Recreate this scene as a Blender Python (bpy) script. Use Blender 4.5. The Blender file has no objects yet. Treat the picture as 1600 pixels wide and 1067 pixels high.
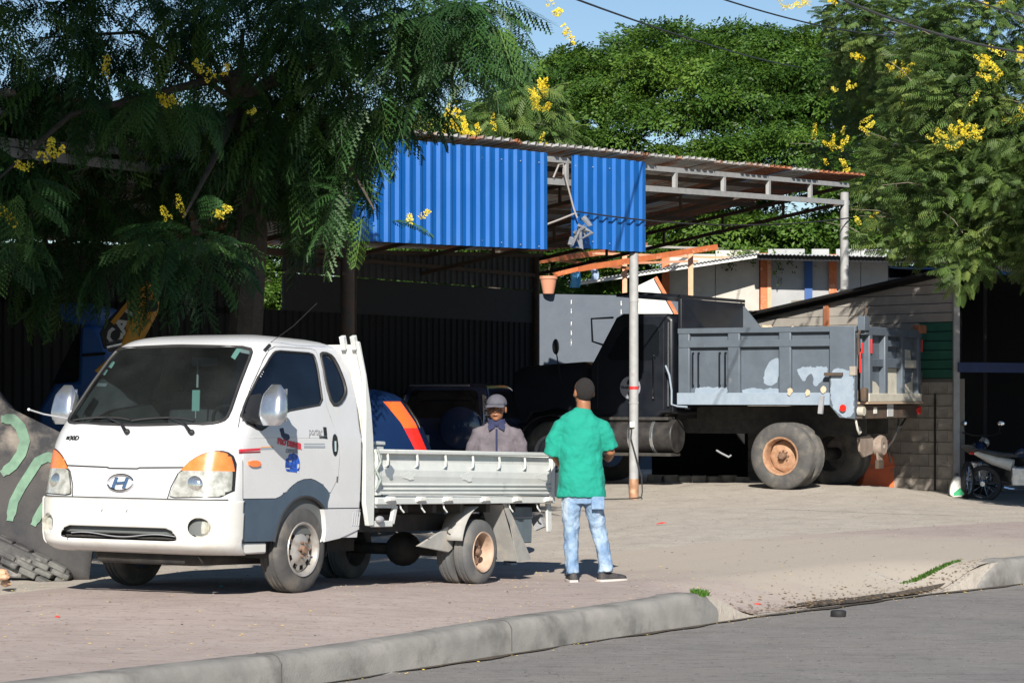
import bpy, math, random
import numpy as np
from mathutils import Vector, Matrix, Euler
random.seed(7); rng = np.random.default_rng(11)
R = math.radians
SC = bpy.context.scene
COL = SC.collection
# ------------------------------------------------------------------ camera, sky, sun, exposure
FP, CH, HY = 3800.0, 1.6, 620.0          # focal length (px of 1600), camera height, horizon row
cd = bpy.data.cameras.new('camera'); cam = bpy.data.objects.new('camera', cd); COL.objects.link(cam)
cam.location = (0, 0, CH); cam.rotation_euler = (R(90), 0, 0)
cd.sensor_width = 36; cd.lens = 36*FP/1600; cd.shift_y = (HY-533.5)/1600
cd.clip_start = .1; cd.clip_end = 6000
SC.camera = cam
SUN_EL = R(29.5); SUN = Vector((-.045, -1, 0)).normalized()*math.cos(SUN_EL); SUN.z = math.sin(SUN_EL)
w = bpy.data.worlds.new('World'); SC.world = w; w.use_nodes = True
nt = w.node_tree; bg = nt.nodes['Background']
sk = nt.nodes.new('ShaderNodeTexSky'); sk.sky_type = 'NISHITA'; sk.sun_disc = False
sk.sun_elevation = SUN_EL; sk.sun_rotation = math.atan2(SUN.x, SUN.y)
sk.air_density = 1.0; sk.dust_density = .05; sk.ozone_density = 3.5
nt.links.new(sk.outputs[0], bg.inputs[0]); bg.inputs[1].default_value = .064
sl = bpy.data.lights.new('sun', 'SUN'); sl.energy = 5.0; sl.angle = R(.5); sl.color = (1, .93, .83)
so = bpy.data.objects.new('sun', sl); COL.objects.link(so)
so.rotation_euler = SUN.to_track_quat('Z', 'Y').to_euler(); so.location = (0, 0, 30)
vs = SC.view_settings; vs.view_transform = 'Standard'; vs.look = 'None'; vs.exposure = 0.68; vs.gamma = 1; vs.use_curve_mapping = False

# ------------------------------------------------------------------ helpers
def P(px, py, Y):
    "place of a point seen at (px, py) and standing Y metres away"
    return Vector(((px-800)*Y/FP, Y, CH-(py-HY)*Y/FP))
def tag(o, label=None, cat=None, group=None, kind=None):
    if label: o['label'] = label
    if cat: o['category'] = cat
    if group: o['group'] = group
    if kind: o['kind'] = kind
    return o
def thing(name, label, cat, loc=(0, 0, 0), rot=(0, 0, 0), group=None):
    o = bpy.data.objects.new(name, None); COL.objects.link(o)
    o.location = loc; o.rotation_euler = rot; o.empty_display_size = .2
    return tag(o, label, cat, group)
class MB:
    def __init__(s): s.v = []; s.f = []
    def add(s, vs, fs):
        b = len(s.v); s.v.extend([tuple(v) for v in vs]); s.f.extend([tuple(i+b for i in f) for f in fs]); return s
    def box(s, c, d, rot=None):
        hx, hy, hz = d[0]/2, d[1]/2, d[2]/2
        p = [Vector((x, y, z)) for z in (-hz, hz) for y in (-hy, hy) for x in (-hx, hx)]
        if rot is not None:
            m = rot if isinstance(rot, Matrix) else Euler(rot).to_matrix()
            p = [m @ q for q in p]
        c = Vector(c)
        return s.add([q+c for q in p], [(0, 2, 3, 1), (4, 5, 7, 6), (0, 1, 5, 4), (2, 6, 7, 3), (0, 4, 6, 2), (1, 3, 7, 5)])
    def beam(s, a, b, w, h, up=(0, 0, 1)):
        a = Vector(a); b = Vector(b); d = b-a; L = d.length; d.normalize()
        u = Vector(up); x = d.cross(u)
        if x.length < 1e-4: x = d.cross(Vector((1, 0, 0)))
        x.normalize(); u = x.cross(d)
        m = Matrix((x, d, u)).transposed()
        return s.box((a+b)/2, (w, L, h), m)
    def tube(s, pts, r, n=8, caps=True, flat=1.0):
        pts = [Vector(p) for p in pts]; k = len(pts)
        rr = r if isinstance(r, (list, tuple)) else [r]*k
        vs = []; prev = None
        for i, p in enumerate(pts):
            d = (pts[min(i+1, k-1)]-pts[max(i-1, 0)]).normalized()
            if prev is None:
                ref = Vector((0, 0, 1)) if abs(d.z) < .9 else Vector((1, 0, 0))
                x = d.cross(ref).normalized()
            else:
                x = (prev-d*prev.dot(d)).normalized()
            prev = x; y = d.cross(x)
            for j in range(n):
                a = 2*math.pi*j/n
                vs.append(p+x*math.cos(a)*rr[i]+y*math.sin(a)*rr[i]*flat)
        fs = [(i*n+j, i*n+(j+1) % n, (i+1)*n+(j+1) % n, (i+1)*n+j) for i in range(k-1) for j in range(n)]
        if caps: fs += [tuple(range(n))[::-1], tuple(range((k-1)*n, k*n))]
        return s.add(vs, fs)
    def cyl(s, a, b, r, r2=None, n=16): return s.tube([a, b], [r, r if r2 is None else r2], n)
    def lathe(s, prof, n=32, org=(0, 0, 0), ax='x', close=False):
        "prof: (radius, along) pairs; ax the axis of turning"
        vs = []; k = len(prof); o = Vector(org)
        for (r, t) in prof:
            for j in range(n):
                a = 2*math.pi*j/n; c, q = r*math.cos(a), r*math.sin(a)
                p = {'x': (t, c, q), 'y': (c, t, q), 'z': (c, q, t)}[ax]
                vs.append(o+Vector(p))
        m = k if close else k-1
        fs = [(i*n+j, i*n+(j+1) % n, ((i+1) % k)*n+(j+1) % n, ((i+1) % k)*n+j) for i in range(m) for j in range(n)]
        return s.add(vs, fs)
    def prism(s, poly, t0, t1, ax='x'):
        "2-D outline swept from t0 to t1 along ax (outline in the other two axes, in order)"
        f = {'x': lambda a, b, t: (t, a, b), 'y': lambda a, b, t: (a, t, b), 'z': lambda a, b, t: (a, b, t)}[ax]
        n = len(poly)
        vs = [f(a, b, t0) for a, b in poly]+[f(a, b, t1) for a, b in poly]
        return s.add(vs, [tuple(range(n))[::-1], tuple(range(n, 2*n))]+[(i, (i+1) % n, n+(i+1) % n, n+i) for i in range(n)])
    def ball(s, c, r, n=12, m=8):
        r = Vector(r) if hasattr(r, '__len__') else Vector((r, r, r)); c = Vector(c)
        vs = [c+Vector((0, 0, -r.z))]
        for i in range(1, m):
            t = math.pi*i/m
            for j in range(n):
                a = 2*math.pi*j/n
                vs.append(c+Vector((r.x*math.sin(t)*math.cos(a), r.y*math.sin(t)*math.sin(a), -r.z*math.cos(t))))
        vs.append(c+Vector((0, 0, r.z))); L = len(vs)-1
        fs = [(0, 1+(j+1) % n, 1+j) for j in range(n)]
        fs += [(1+i*n+j, 1+i*n+(j+1) % n, 1+(i+1)*n+(j+1) % n, 1+(i+1)*n+j) for i in range(m-2) for j in range(n)]
        fs += [(L, 1+(m-2)*n+j, 1+(m-2)*n+(j+1) % n) for j in range(n)]
        return s.add(vs, fs)
    def grid(s, fn, nu, nv):
        vs = [fn(i/nu, j/nv) for j in range(nv+1) for i in range(nu+1)]
        return s.add(vs, [(j*(nu+1)+i, j*(nu+1)+i+1, (j+1)*(nu+1)+i+1, (j+1)*(nu+1)+i) for j in range(nv) for i in range(nu)])
    def build(s, name, mat, parent=None, smooth=False, bevel=0, solid=0, segs=2, fix=True, label=None, ang=35):
        me = bpy.data.meshes.new(name); me.from_pydata(s.v, [], s.f)
        if fix:
            import bmesh
            b = bmesh.new(); b.from_mesh(me); bmesh.ops.recalc_face_normals(b, faces=b.faces); b.to_mesh(me); b.free()
        if smooth: me.shade_smooth(); me.set_sharp_from_angle(angle=R(ang))
        me.materials.append(mat); o = bpy.data.objects.new(name, me); COL.objects.link(o); o.parent = parent
        if solid:
            m = o.modifiers.new('solidify', 'SOLIDIFY'); m.thickness = solid; m.offset = 0
        if bevel:
            m = o.modifiers.new('bevel', 'BEVEL'); m.width = bevel; m.segments = segs; m.limit_method = 'ANGLE'; m.angle_limit = R(40)
            if not smooth: me.shade_smooth(); me.set_sharp_from_angle(angle=R(35))
            m.harden_normals = False
        if label: o['label'] = label
        return o
def box(name, c, d, mat, parent=None, rot=None, bevel=0): return MB().box(c, d, rot).build(name, mat, parent, bevel=bevel)
def clone(o, parent=None, loc=None, rot=None, scale=None):
    c = o.copy(); COL.objects.link(c); c.parent = parent
    if loc is not None: c.location = loc
    if rot is not None: c.rotation_euler = rot
    if scale is not None: c.scale = scale
    return c
def text_mesh(name, body, size, mat, parent, mtx, depth=.002, shear=0, sx=1, bold=0, font=None):
    cu = bpy.data.curves.new(name, 'FONT'); cu.body = body; cu.size = size; cu.extrude = depth; cu.shear = shear
    cu.offset = bold; cu.align_x = 'CENTER'; cu.align_y = 'CENTER'; cu.resolution_u = 2
    t = bpy.data.objects.new(name+'_tmp', cu); COL.objects.link(t)
    bpy.context.view_layer.update()
    me = bpy.data.meshes.new_from_object(t.evaluated_get(bpy.context.evaluated_depsgraph_get()))
    bpy.data.objects.remove(t)
    me.materials.clear(); me.materials.append(mat); me.name = name
    o = bpy.data.objects.new(name, me); COL.objects.link(o); o.parent = parent
    o.matrix_local = mtx @ Matrix.Diagonal((sx, 1, 1, 1)); return o
def frame_mtx(org, x, y):
    "matrix whose local X/Y run along x/y, from org"
    x = Vector(x).normalized(); z = x.cross(Vector(y)).normalized(); y = z.cross(x)
    m = Matrix((x, y, z)).transposed().to_4x4(); m.translation = Vector(org); return m

# ------------------------------------------------------------------ materials
def pm(name, c, c2=None, sc=6, rough=.6, rv=.12, metal=0, bump=0, bs=60, coat=0, spec=.5, lo=.35, hi=.65, dirt=None, dsc=2.5, dlo=.5, dhi=.7, streak=None, det=6, world=False, bd=.02):
    m = bpy.data.materials.new(name); m.use_nodes = True; t = m.node_tree; N = t.nodes; L = t.links
    b = N['Principled BSDF']
    tc = N.new('ShaderNodeTexCoord'); src = tc.outputs['Object']
    if world: g = N.new('ShaderNodeNewGeometry'); src = g.outputs['Position']
    def noise(scale, d=6, vec=src):
        n = N.new('ShaderNodeTexNoise'); n.inputs['Scale'].default_value = scale; n.inputs['Detail'].default_value = d; n.inputs['Roughness'].default_value = .62
        L.new(vec, n.inputs['Vector']); return n.outputs[0]
    def mr(v, a, bb, x=0., y=1.):
        n = N.new('ShaderNodeMapRange'); n.inputs[1].default_value = a; n.inputs[2].default_value = bb; n.inputs[3].default_value = x; n.inputs[4].default_value = y
        L.new(v, n.inputs[0]); return n.outputs[0]
    def mix(f, a, bb):
        n = N.new('ShaderNodeMix'); n.data_type = 'RGBA'
        if hasattr(f, 'links'): L.new(f, n.inputs[0])
        else: n.inputs[0].default_value = f
        for k, q in ((6, a), (7, bb)):
            if hasattr(q, 'links'): L.new(q, n.inputs[k])
            else: n.inputs[k].default_value = (*q, 1)
        return n.outputs[2]
    n1 = noise(sc, det)
    col = mix(mr(n1, lo, hi), c, c2) if c2 else None
    if dirt:
        vec = src
        if streak:
            mp = N.new('ShaderNodeMapping'); mp.inputs['Scale'].default_value = streak; L.new(src, mp.inputs['Vector']); vec = mp.outputs[0]
        col = mix(mr(noise(dsc, 8, vec), dlo, dhi), col if col else c, dirt)
    if col: L.new(col, b.inputs['Base Color'])
    else: b.inputs['Base Color'].default_value = (*c, 1)
    L.new(mr(n1, 0, 1, max(rough-rv, .02), min(rough+rv, 1)), b.inputs['Roughness'])
    b.inputs['Metallic'].default_value = metal; b.inputs['Coat Weight'].default_value = coat; b.inputs['Coat Roughness'].default_value = .08
    b.inputs['Specular IOR Level'].default_value = spec
    if bump:
        n = N.new('ShaderNodeBump'); n.inputs['Strength'].default_value = bump; n.inputs['Distance'].default_value = bd
        L.new(noise(bs, 5), n.inputs['Height']); L.new(n.outputs[0], b.inputs['Normal'])
    m['h'] = 1
    return m
def glass(name, tint, rough=.02, refl=1.45, dust_sheen=0, sheen_col=(.5, .55, .55)):
    m = bpy.data.materials.new(name); m.use_nodes = True; t = m.node_tree; N = t.nodes; L = t.links
    N.remove(N['Principled BSDF']); o = N['Material Output']
    tr = N.new('ShaderNodeBsdfTransparent'); tr.inputs[0].default_value = (*tint, 1)
    gl = N.new('ShaderNodeBsdfGlossy'); gl.inputs['Roughness'].default_value = rough
    fr = N.new('ShaderNodeFresnel'); fr.inputs[0].default_value = refl
    mx = N.new('ShaderNodeMixShader'); L.new(fr.outputs[0], mx.inputs[0]); L.new(tr.outputs[0], mx.inputs[1]); L.new(gl.outputs[0], mx.inputs[2])
    if dust_sheen:
        df = N.new('ShaderNodeBsdfDiffuse'); df.inputs[0].default_value = (*sheen_col, 1); n = N.new('ShaderNodeTexNoise'); n.inputs['Scale'].default_value = 2.5; n.inputs['Detail'].default_value = 5
        tc = N.new('ShaderNodeTexCoord'); L.new(tc.outputs['Object'], n.inputs['Vector']); r = N.new('ShaderNodeMapRange'); r.inputs[1].default_value = .3; r.inputs[2].default_value = .7; r.inputs[3].default_value = dust_sheen*.4; r.inputs[4].default_value = dust_sheen*1.5; L.new(n.outputs[0], r.inputs[0])
        m2 = N.new('ShaderNodeMixShader'); L.new(r.outputs[0], m2.inputs[0]); L.new(mx.outputs[0], m2.inputs[1]); L.new(df.outputs[0], m2.inputs[2]); mx = m2
    L.new(mx.outputs[0], o.inputs[0]); return m
def leafmat(name, c1, c2, c3=None, trans=.3, rough=.42, ws=1.2):
    m = bpy.data.materials.new(name); m.use_nodes = True; t = m.node_tree; N = t.nodes; L = t.links
    b = N['Principled BSDF']; o = N['Material Output']
    g = N.new('ShaderNodeNewGeometry'); n = N.new('ShaderNodeTexNoise'); n.inputs['Scale'].default_value = ws; n.inputs['Detail'].default_value = 3
    L.new(g.outputs['Position'], n.inputs['Vector'])
    oi = N.new('ShaderNodeObjectInfo')
    ad = N.new('ShaderNodeMath'); ad.operation = 'MULTIPLY_ADD'; ad.inputs[1].default_value = .5; L.new(oi.outputs['Random'], ad.inputs[0])
    sb = N.new('ShaderNodeMath'); sb.operation = 'SUBTRACT'; sb.inputs[1].default_value = .25; L.new(n.outputs[0], sb.inputs[0]); L.new(sb.outputs[0], ad.inputs[2])
    cr = N.new('ShaderNodeValToRGB'); e = cr.color_ramp.elements; e[0].position = .2; e[0].color = (*c1, 1); e[1].position = .62; e[1].color = (*c2, 1)
    if c3: q = e.new(.8); q.color = (*c3, 1)
    L.new(ad.outputs[0], cr.inputs[0]); L.new(cr.outputs[0], b.inputs['Base Color'])
    b.inputs['Roughness'].default_value = rough; b.inputs['Specular IOR Level'].default_value = .32
    tl = N.new('ShaderNodeBsdfTranslucent'); L.new(cr.outputs[0], tl.inputs[0])
    mx = N.new('ShaderNodeMixShader'); mx.inputs[0].default_value = trans
    L.new(b.outputs[0], mx.inputs[1]); L.new(tl.outputs[0], mx.inputs[2]); L.new(mx.outputs[0], o.inputs[0]); return m
M = {}
M['white'] = pm('white_paint', (.57, .58, .595), (.53, .54, .55), sc=3, rough=.28, rv=.06, coat=.6, dirt=(.62, .58, .50), dsc=3, dlo=.62, dhi=.85)
M['white_dirty'] = pm('dusty_white_paint', (.74, .74, .71), (.66, .65, .60), sc=7, rough=.45, dirt=(.46, .42, .34), dsc=4, dlo=.56, dhi=.78)
M['bedwhite'] = pm('worn_white_steel', (.58, .60, .58), (.52, .545, .535), sc=5, rough=.5, dirt=(.33, .33, .30), dsc=7, dlo=.6, dhi=.78, bump=.1, bs=30)
M['navy'] = pm('dark_blue_paint', (.045, .075, .12), (.035, .06, .10), sc=4, rough=.4, coat=.3, dirt=(.35, .38, .40), dsc=70, dlo=.69, dhi=.74)
M['rubber'] = pm('black_rubber', (.018, .018, .02), (.03, .03, .03), rough=.6)
M['tyre'] = pm('tyre_rubber', (.055, .055, .057), (.085, .082, .078), sc=9, rough=.8, dirt=(.17, .155, .13), dsc=5, dlo=.5, dhi=.8, bump=.25, bs=90)
M['tyre_old'] = pm('dusty_tyre_rubber', (.085, .088, .092), (.12, .12, .12), sc=5, rough=.85, dirt=(.2, .185, .16), dsc=4, dlo=.5, dhi=.8, bump=.2, bs=60)
M['blk'] = pm('black_plastic', (.015, .016, .018), rough=.5)
M['dark'] = pm('dark_underside', (.02, .02, .021), (.05, .046, .04), sc=8, rough=.8)
M['chrome'] = pm('chrome', (.75, .77, .8), rough=.12, rv=.05, metal=1)
M['rimsilver'] = pm('silver_wheel_paint', (.42, .41, .40), (.33, .31, .28), sc=12, rough=.45, metal=.4, dirt=(.2, .14, .09), dsc=9, dlo=.55, dhi=.75)
M['rimrust'] = pm('pinkish_rusty_wheel', (.46, .34, .26), (.36, .25, .18), sc=9, rough=.7, dirt=(.15, .09, .05), dsc=8, dlo=.55, dhi=.8)
M['rimrust2'] = pm('rusty_truck_wheel', (.40, .24, .15), (.25, .12, .06), sc=8, rough=.7, dirt=(.5, .34, .22), dsc=7, dlo=.52, dhi=.7)
M['glass'] = glass('tinted_windscreen_glass', (.40, .48, .49), dust_sheen=.018)  # dust film also stands for sky reflected in the windscreen
M['glassd'] = glass('dark_side_glass', (.07, .09, .14), refl=1.5, dust_sheen=.02, sheen_col=(.2, .35, .7))  # bluish film puts the sky's reflection into the side glass colour
M['orange'] = pm('orange_lens', (.80, .17, .03), (.85, .22, .05), sc=14, rough=.25, coat=.8)
M['clearlens'] = pm('yellowed_headlamp_lens', (.36, .35, .29), (.66, .65, .58), sc=16, rough=.15, coat=1, metal=.35)
M['red'] = pm('red_paint', (.62, .03, .03), rough=.4)
M['redlens'] = pm('red_lens', (.6, .02, .015), (.75, .03, .02), sc=50, rough=.2, coat=1)
M['orangered'] = pm('orange_red_lens', (.9, .13, .02), rough=.2, coat=1)
M['grey'] = pm('grey_primer', (.30, .31, .33), (.24, .25, .27), rough=.6)
M['seat'] = pm('seat_fabric', (.09, .095, .1), (.06, .06, .065), rough=.9, bump=.2)
M['dash'] = pm('dashboard_plastic', (.10, .11, .11), rough=.6)
M['hubdark'] = pm('rusty_dark_hub', (.12, .075, .05), (.2, .12, .08), sc=20, rough=.8)
# ------------------------------------------------------------------ vehicle shells: a smooth body from height tables, cut by outlines
def inpoly(x, y, poly):
    x = np.asarray(x); y = np.asarray(y); r = np.zeros(x.shape, bool); n = len(poly)
    for i in range(n):
        x0, y0 = poly[i]; x1, y1 = poly[(i+1) % n]
        if y0 == y1: continue
        c = ((y0 > y) != (y1 > y)) & (x < (x1-x0)*(y-y0)/(y1-y0)+x0); r ^= c
    return r
def snap(x, y, poly, tol):
    "nearest point on the outline for points closer than tol"
    bx = x.copy(); by = y.copy(); bd = np.full(x.shape, tol); n = len(poly)
    for i in range(n):
        x0, y0 = poly[i]; x1, y1 = poly[(i+1) % n]; dx, dy = x1-x0, y1-y0; q = dx*dx+dy*dy
        if q == 0: continue
        t = np.clip(((x-x0)*dx+(y-y0)*dy)/q, 0, 1); cx = x0+t*dx; cy = y0+t*dy
        d = np.hypot(cx-x, cy-y); k = d < bd; bx[k] = cx[k]; by[k] = cy[k]; bd[k] = d[k]
    return bx, by
def rounded(poly, it=2, d=.045):
    "corner cutting of an outline"
    for _ in range(it):
        o = []; n = len(poly)
        for i in range(n):
            a = poly[i]; b = poly[(i+1) % n]; L = math.hypot(b[0]-a[0], b[1]-a[1]) or 1e-6; t = min(.25, d/L)
            o += [(a[0]*(1-t)+b[0]*t, a[1]*(1-t)+b[1]*t), (a[0]*t+b[0]*(1-t), a[1]*t+b[1]*(1-t))]
        poly = o; d *= .45
    return poly
def circ(cx, cy, r, n=32, ry=None): return [(cx+r*math.cos(2*math.pi*i/n), cy+(ry or r)*math.sin(2*math.pi*i/n)) for i in range(n)]
class Shell:
    "tab rows: z, half width, front y, rear y, front rounding depth, rear rounding depth"
    def __init__(s, tab, q=5., p=2., blur=.02, qr=4.):
        t = np.array(tab, float); zs = np.arange(t[0, 0], t[-1, 0]+1e-6, .005)
        cols = []
        for k in range(1, 6):
            v = np.interp(zs, t[:, 0], t[:, k]); n = max(1, int(blur/.005))
            vp = np.concatenate([2*v[0]-v[1:n+1][::-1], v, 2*v[-1]-v[-n-1:-1][::-1]])
            ker = np.hanning(2*n+3)[1:-1]; ker /= ker.sum()
            cols.append(np.convolve(vp, ker, 'valid'))
        s.z = zs; s.c = cols; s.q = q; s.p = p; s.qr = qr
    def row(s, z): return [np.interp(z, s.z, c) for c in s.c]
    def xs(s, y, z):
        "half width of the skin at (y, z)"
        w, yf, yr, df, dr = s.row(z); y = np.asarray(y, float)
        a = np.clip((y-(yf-df))/df, 0, 1); b = np.clip(((yr+dr)-y)/dr, 0, 1)
        return w*np.power(1-np.power(a, s.p), 1/s.q)*np.power(1-np.power(b, s.p), 1/s.qr)
    def yfr(s, x, z):
        w, yf, yr, df, dr = s.row(z)
        return yf-df+df*np.power(np.clip(1-np.power(np.clip(np.abs(x)/w, 0, 1), s.q), 0, 1), 1/s.p)
    def yrr(s, x, z):
        w, yf, yr, df, dr = s.row(z)
        return yr+dr-dr*np.power(np.clip(1-np.power(np.clip(np.abs(x)/w, 0, 1), s.qr), 0, 1), 1/s.p)
    def mesh(s, z0, z1, dz, n, side=(), front=(), rear=(), off=0., top=True, tol=None, ymin=-1e9):
        zl = np.linspace(z0, z1, max(2, int(round((z1-z0)/dz))+1)); V = []
        for z in zl:
            w, yf, yr, df, dr = [float(v) for v in s.row(z)]; w += off; yf += off; yr -= off
            th = np.linspace(0, math.pi/2, 60)
            rx = w*np.sin(th)**(2/s.qr); ry = yr+dr-dr*np.cos(th)**(2/s.p)
            fx = w*np.cos(th)**(2/s.q); fy = yf-df+df*np.sin(th)**(2/s.p)
            x = np.concatenate([rx, fx]); y = np.concatenate([ry, fy])
            d = np.concatenate([[0], np.cumsum(np.hypot(np.diff(x), np.diff(y)))]); t = np.linspace(0, d[-1], n)
            hx = np.interp(t, d, x); hy = np.interp(t, d, y)
            x = np.concatenate([hx, -hx[::-1][1:-1]]); y = np.concatenate([hy, hy[::-1][1:-1]])
            V.append(np.stack([x, y, np.full(len(x), z)], 1))
        V = np.array(V); nz, nn, _ = V.shape; tol = tol or dz*.62
        X = V[..., 0].copy(); Y = V[..., 1].copy(); Z = V[..., 2].copy()
        W, YF, YR, DF, DR = s.row(Z)
        fr = (np.abs(X) < W*.965) & (Y > YF-DF); re = (np.abs(X) < W*.9) & (Y < YR+DR); si = ~fr & ~re
        sidef = (np.abs(X) > W*.80) & (Y > YR+DR*.2)
        for poly in side:
            k = sidef & (np.abs(X) > W*.85); a, b = snap(Y[k], Z[k], poly, tol)
            nx = np.sign(X[k])*(s.xs(a, b)+off); Y[k] = a; Z[k] = b; X[k] = nx
        for poly in front:
            a, b = snap(X[fr], Z[fr], poly, tol); ny = s.yfr(a, b)+off; X[fr] = a; Z[fr] = b; Y[fr] = ny
        for poly in rear:
            a, b = snap(X[re], Z[re], poly, tol); ny = s.yrr(a, b)-off; X[re] = a; Z[re] = b; Y[re] = ny
        i = np.arange(nz-1)[:, None]; j = np.arange(nn)[None, :]; j2 = (j+1) % nn
        F = np.stack(np.broadcast_arrays(i*nn+j, i*nn+j2, (i+1)*nn+j2, (i+1)*nn+j), -1).reshape(-1, 4)
        C = np.stack([X.ravel(), Y.ravel(), Z.ravel()], 1)
        cx = C[F].mean(1); w_, yf_, yr_, df_, dr_ = s.row(cx[:, 2])
        ff = (np.abs(cx[:, 0]) < w_*.965) & (cx[:, 1] > yf_-df_); rr = (np.abs(cx[:, 0]) < w_*.9) & (cx[:, 1] < yr_+dr_)
        ss = (np.abs(cx[:, 0]) > w_*.85)
        kill = cx[:, 1] < ymin
        for poly in side: kill |= ss & inpoly(cx[:, 1], cx[:, 2], poly)
        for poly in front: kill |= ff & inpoly(cx[:, 0], cx[:, 2], poly)
        for poly in rear: kill |= rr & inpoly(cx[:, 0], cx[:, 2], poly)
        F = F[~kill]
        mb = MB(); mb.v = [tuple(v) for v in C]; mb.f = [tuple(int(q) for q in f) for f in F]
        if top: mb.f.append(tuple((nz-1)*nn+k for k in range(nn)))
        return mb
def patch(poly, fn, off=.002, step=.015, holes=(), skirt=.01):
    "a piece of skin inside an outline; fn(a, b, off) gives the place"
    pa = np.array(poly); lo = pa.min(0); hi = pa.max(0)
    na = max(2, int((hi[0]-lo[0])/step)+2); nb = max(2, int((hi[1]-lo[1])/step)+2)
    a = np.linspace(lo[0]-step*.3, hi[0]+step*.3, na); b = np.linspace(lo[1]-step*.3, hi[1]+step*.3, nb)
    st = max(a[1]-a[0], b[1]-b[0])
    A, B = np.meshgrid(a, b); A = A.ravel(); B = B.ravel()
    for pl in (poly, *holes): A, B = snap(A, B, pl, st*.62)
    i, j = np.meshgrid(np.arange(na-1), np.arange(nb-1)); i = i.ravel(); j = j.ravel()
    F = np.stack([j*na+i, j*na+i+1, (j+1)*na+i+1, (j+1)*na+i], 1)
    ca = A[F].mean(1); cb = B[F].mean(1); k = inpoly(ca, cb, poly)
    for h in holes: k &= ~inpoly(ca, cb, h)
    F = F[k]
    ar = np.abs((A[F[:, 2]]-A[F[:, 0]])*(B[F[:, 3]]-B[F[:, 1]])-(A[F[:, 3]]-A[F[:, 1]])*(B[F[:, 2]]-B[F[:, 0]]))
    F = F[ar > 1e-7]
    top = fn(A, B, off); bot = fn(A, B, off-skirt)
    used = np.unique(F); mp = -np.ones(len(A), int); mp[used] = np.arange(len(used))
    F = mp[F]; n = len(used); vs = [tuple(v) for v in top[used]]+[tuple(v) for v in bot[used]]
    E = {}
    for f in F:
        for q in range(4):
            e = (int(f[q]), int(f[(q+1) % 4])); E[e] = E.get(e, 0)+1
    fs = [tuple(int(q) for q in f) for f in F]
    for (p, q) in list(E):
        if (q, p) not in E: fs.append((p, q, q+n, p+n))
    mb = MB(); mb.v = vs; mb.f = fs; return mb
def side_fn(sh, sx):
    def fn(a, b, off):
        x = sh.xs(a, b)+off; return np.stack([sx*x, np.asarray(a, float), np.asarray(b, float)], -1)
    return fn
def front_fn(sh):
    def fn(a, b, off):
        return np.stack([np.asarray(a, float), sh.yfr(a, b)+off, np.asarray(b, float)], -1)
    return fn
def rear_fn(sh):
    def fn(a, b, off):
        return np.stack([np.asarray(a, float), sh.yrr(a, b)-off, np.asarray(b, float)], -1)
    return fn
def line_on(fn, pts, r, n=6, off=0., close=False, sub=6):
    q = list(pts)+([pts[0]] if close else []); out = []
    for i in range(len(q)-1):
        for k in range(sub):
            t = k/sub; out.append((q[i][0]*(1-t)+q[i+1][0]*t, q[i][1]*(1-t)+q[i+1][1]*t))
    out.append(q[-1])
    o = np.array(out); p = fn(o[:, 0], o[:, 1], off)
    return MB().tube([tuple(v) for v in p], r, n)
def wheel(parent, org, r, w, rim_r, side, tyre_mat, rim_mat, holes=10, dish=.03, hub=.05, studs=6, depthmat=None, name='wheel', n=40, hole_r=.6, grooves=3, far=False):
    "wheel whose outer face looks along side*x from org; tyre, rim"
    t = bpy.data.objects.new(name, None); COL.objects.link(t); t.parent = parent; t.location = org
    s = side
    pr = [(rim_r*1.0, -.012), (rim_r*1.05, -.002), (r*.80, .0), (r*.93, -w*.06), (r*.985, -w*.15)]
    y = -w*.15
    for g in range(grooves):
        gw = w*.7/(grooves*2+1); y0 = -w*.15-gw*(2*g+1)
        pr += [(r, y0+gw*.25), (r*.975, y0), (r*.975, y0-gw*.6), (r, y0-gw*.8)]
    pr += [(r*.985, -w*.85), (r*.93, -w*.94), (r*.80, -w), (rim_r*1.05, -w*.99), (rim_r, -w*.95)]
    ty = MB().lathe([(a, s*b) for a, b in pr], n, close=True).build('tyre', tyre_mat, t, smooth=True)
    if far: return t
    rp = [(rim_r*1.06, .002), (rim_r*1.04, .010), (rim_r*.97, .004), (rim_r*.93, -.02), (rim_r*.9, -.05)]
    rb = MB().lathe([(a, s*b) for a, b in rp]+[(rim_r*.9, -s*w*.8)], n)
    # disc with hand holes
    rings = [(rim_r*.9, -dish-.02), (rim_r*.80, -dish), (rim_r*.62, -dish+.004), (rim_r*.5, -dish+.02), (rim_r*.36, -dish+.03), (rim_r*.34, -dish+.03)]
    nh = holes*4; vs = []
    for (a, b) in rings:
        for j in range(nh):
            an = 2*math.pi*j/nh; vs.append((s*b, a*math.cos(an), a*math.sin(an)))
    fs = []
    for i in range(len(rings)-1):
        for j in range(nh):
            if i == 1 and holes > 2 and j % 4 in (0, 1): continue
            fs.append((i*nh+j, i*nh+(j+1) % nh, (i+1)*nh+(j+1) % nh, (i+1)*nh+j))
    fs.append(tuple(range((len(rings)-1)*nh, len(rings)*nh)))
    rb.add(vs, fs); rb.build('rim', rim_mat, t, smooth=True)
    hb = MB().lathe([(0.001, s*hub), (rim_r*.14, s*hub), (rim_r*.2, s*(hub-.02)), (rim_r*.22, -s*dish)], 20)
    for k in range(studs):
        a = 2*math.pi*k/studs; p = (0, rim_r*.3*math.cos(a), rim_r*.3*math.sin(a))
        hb.cyl((s*(-dish+.02), p[1], p[2]), (s*(-dish+.055), p[1], p[2]), rim_r*.045, n=6)
    hb.build('hub', M['hubdark'] if depthmat is None else depthmat, t, smooth=True)
    return t
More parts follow.
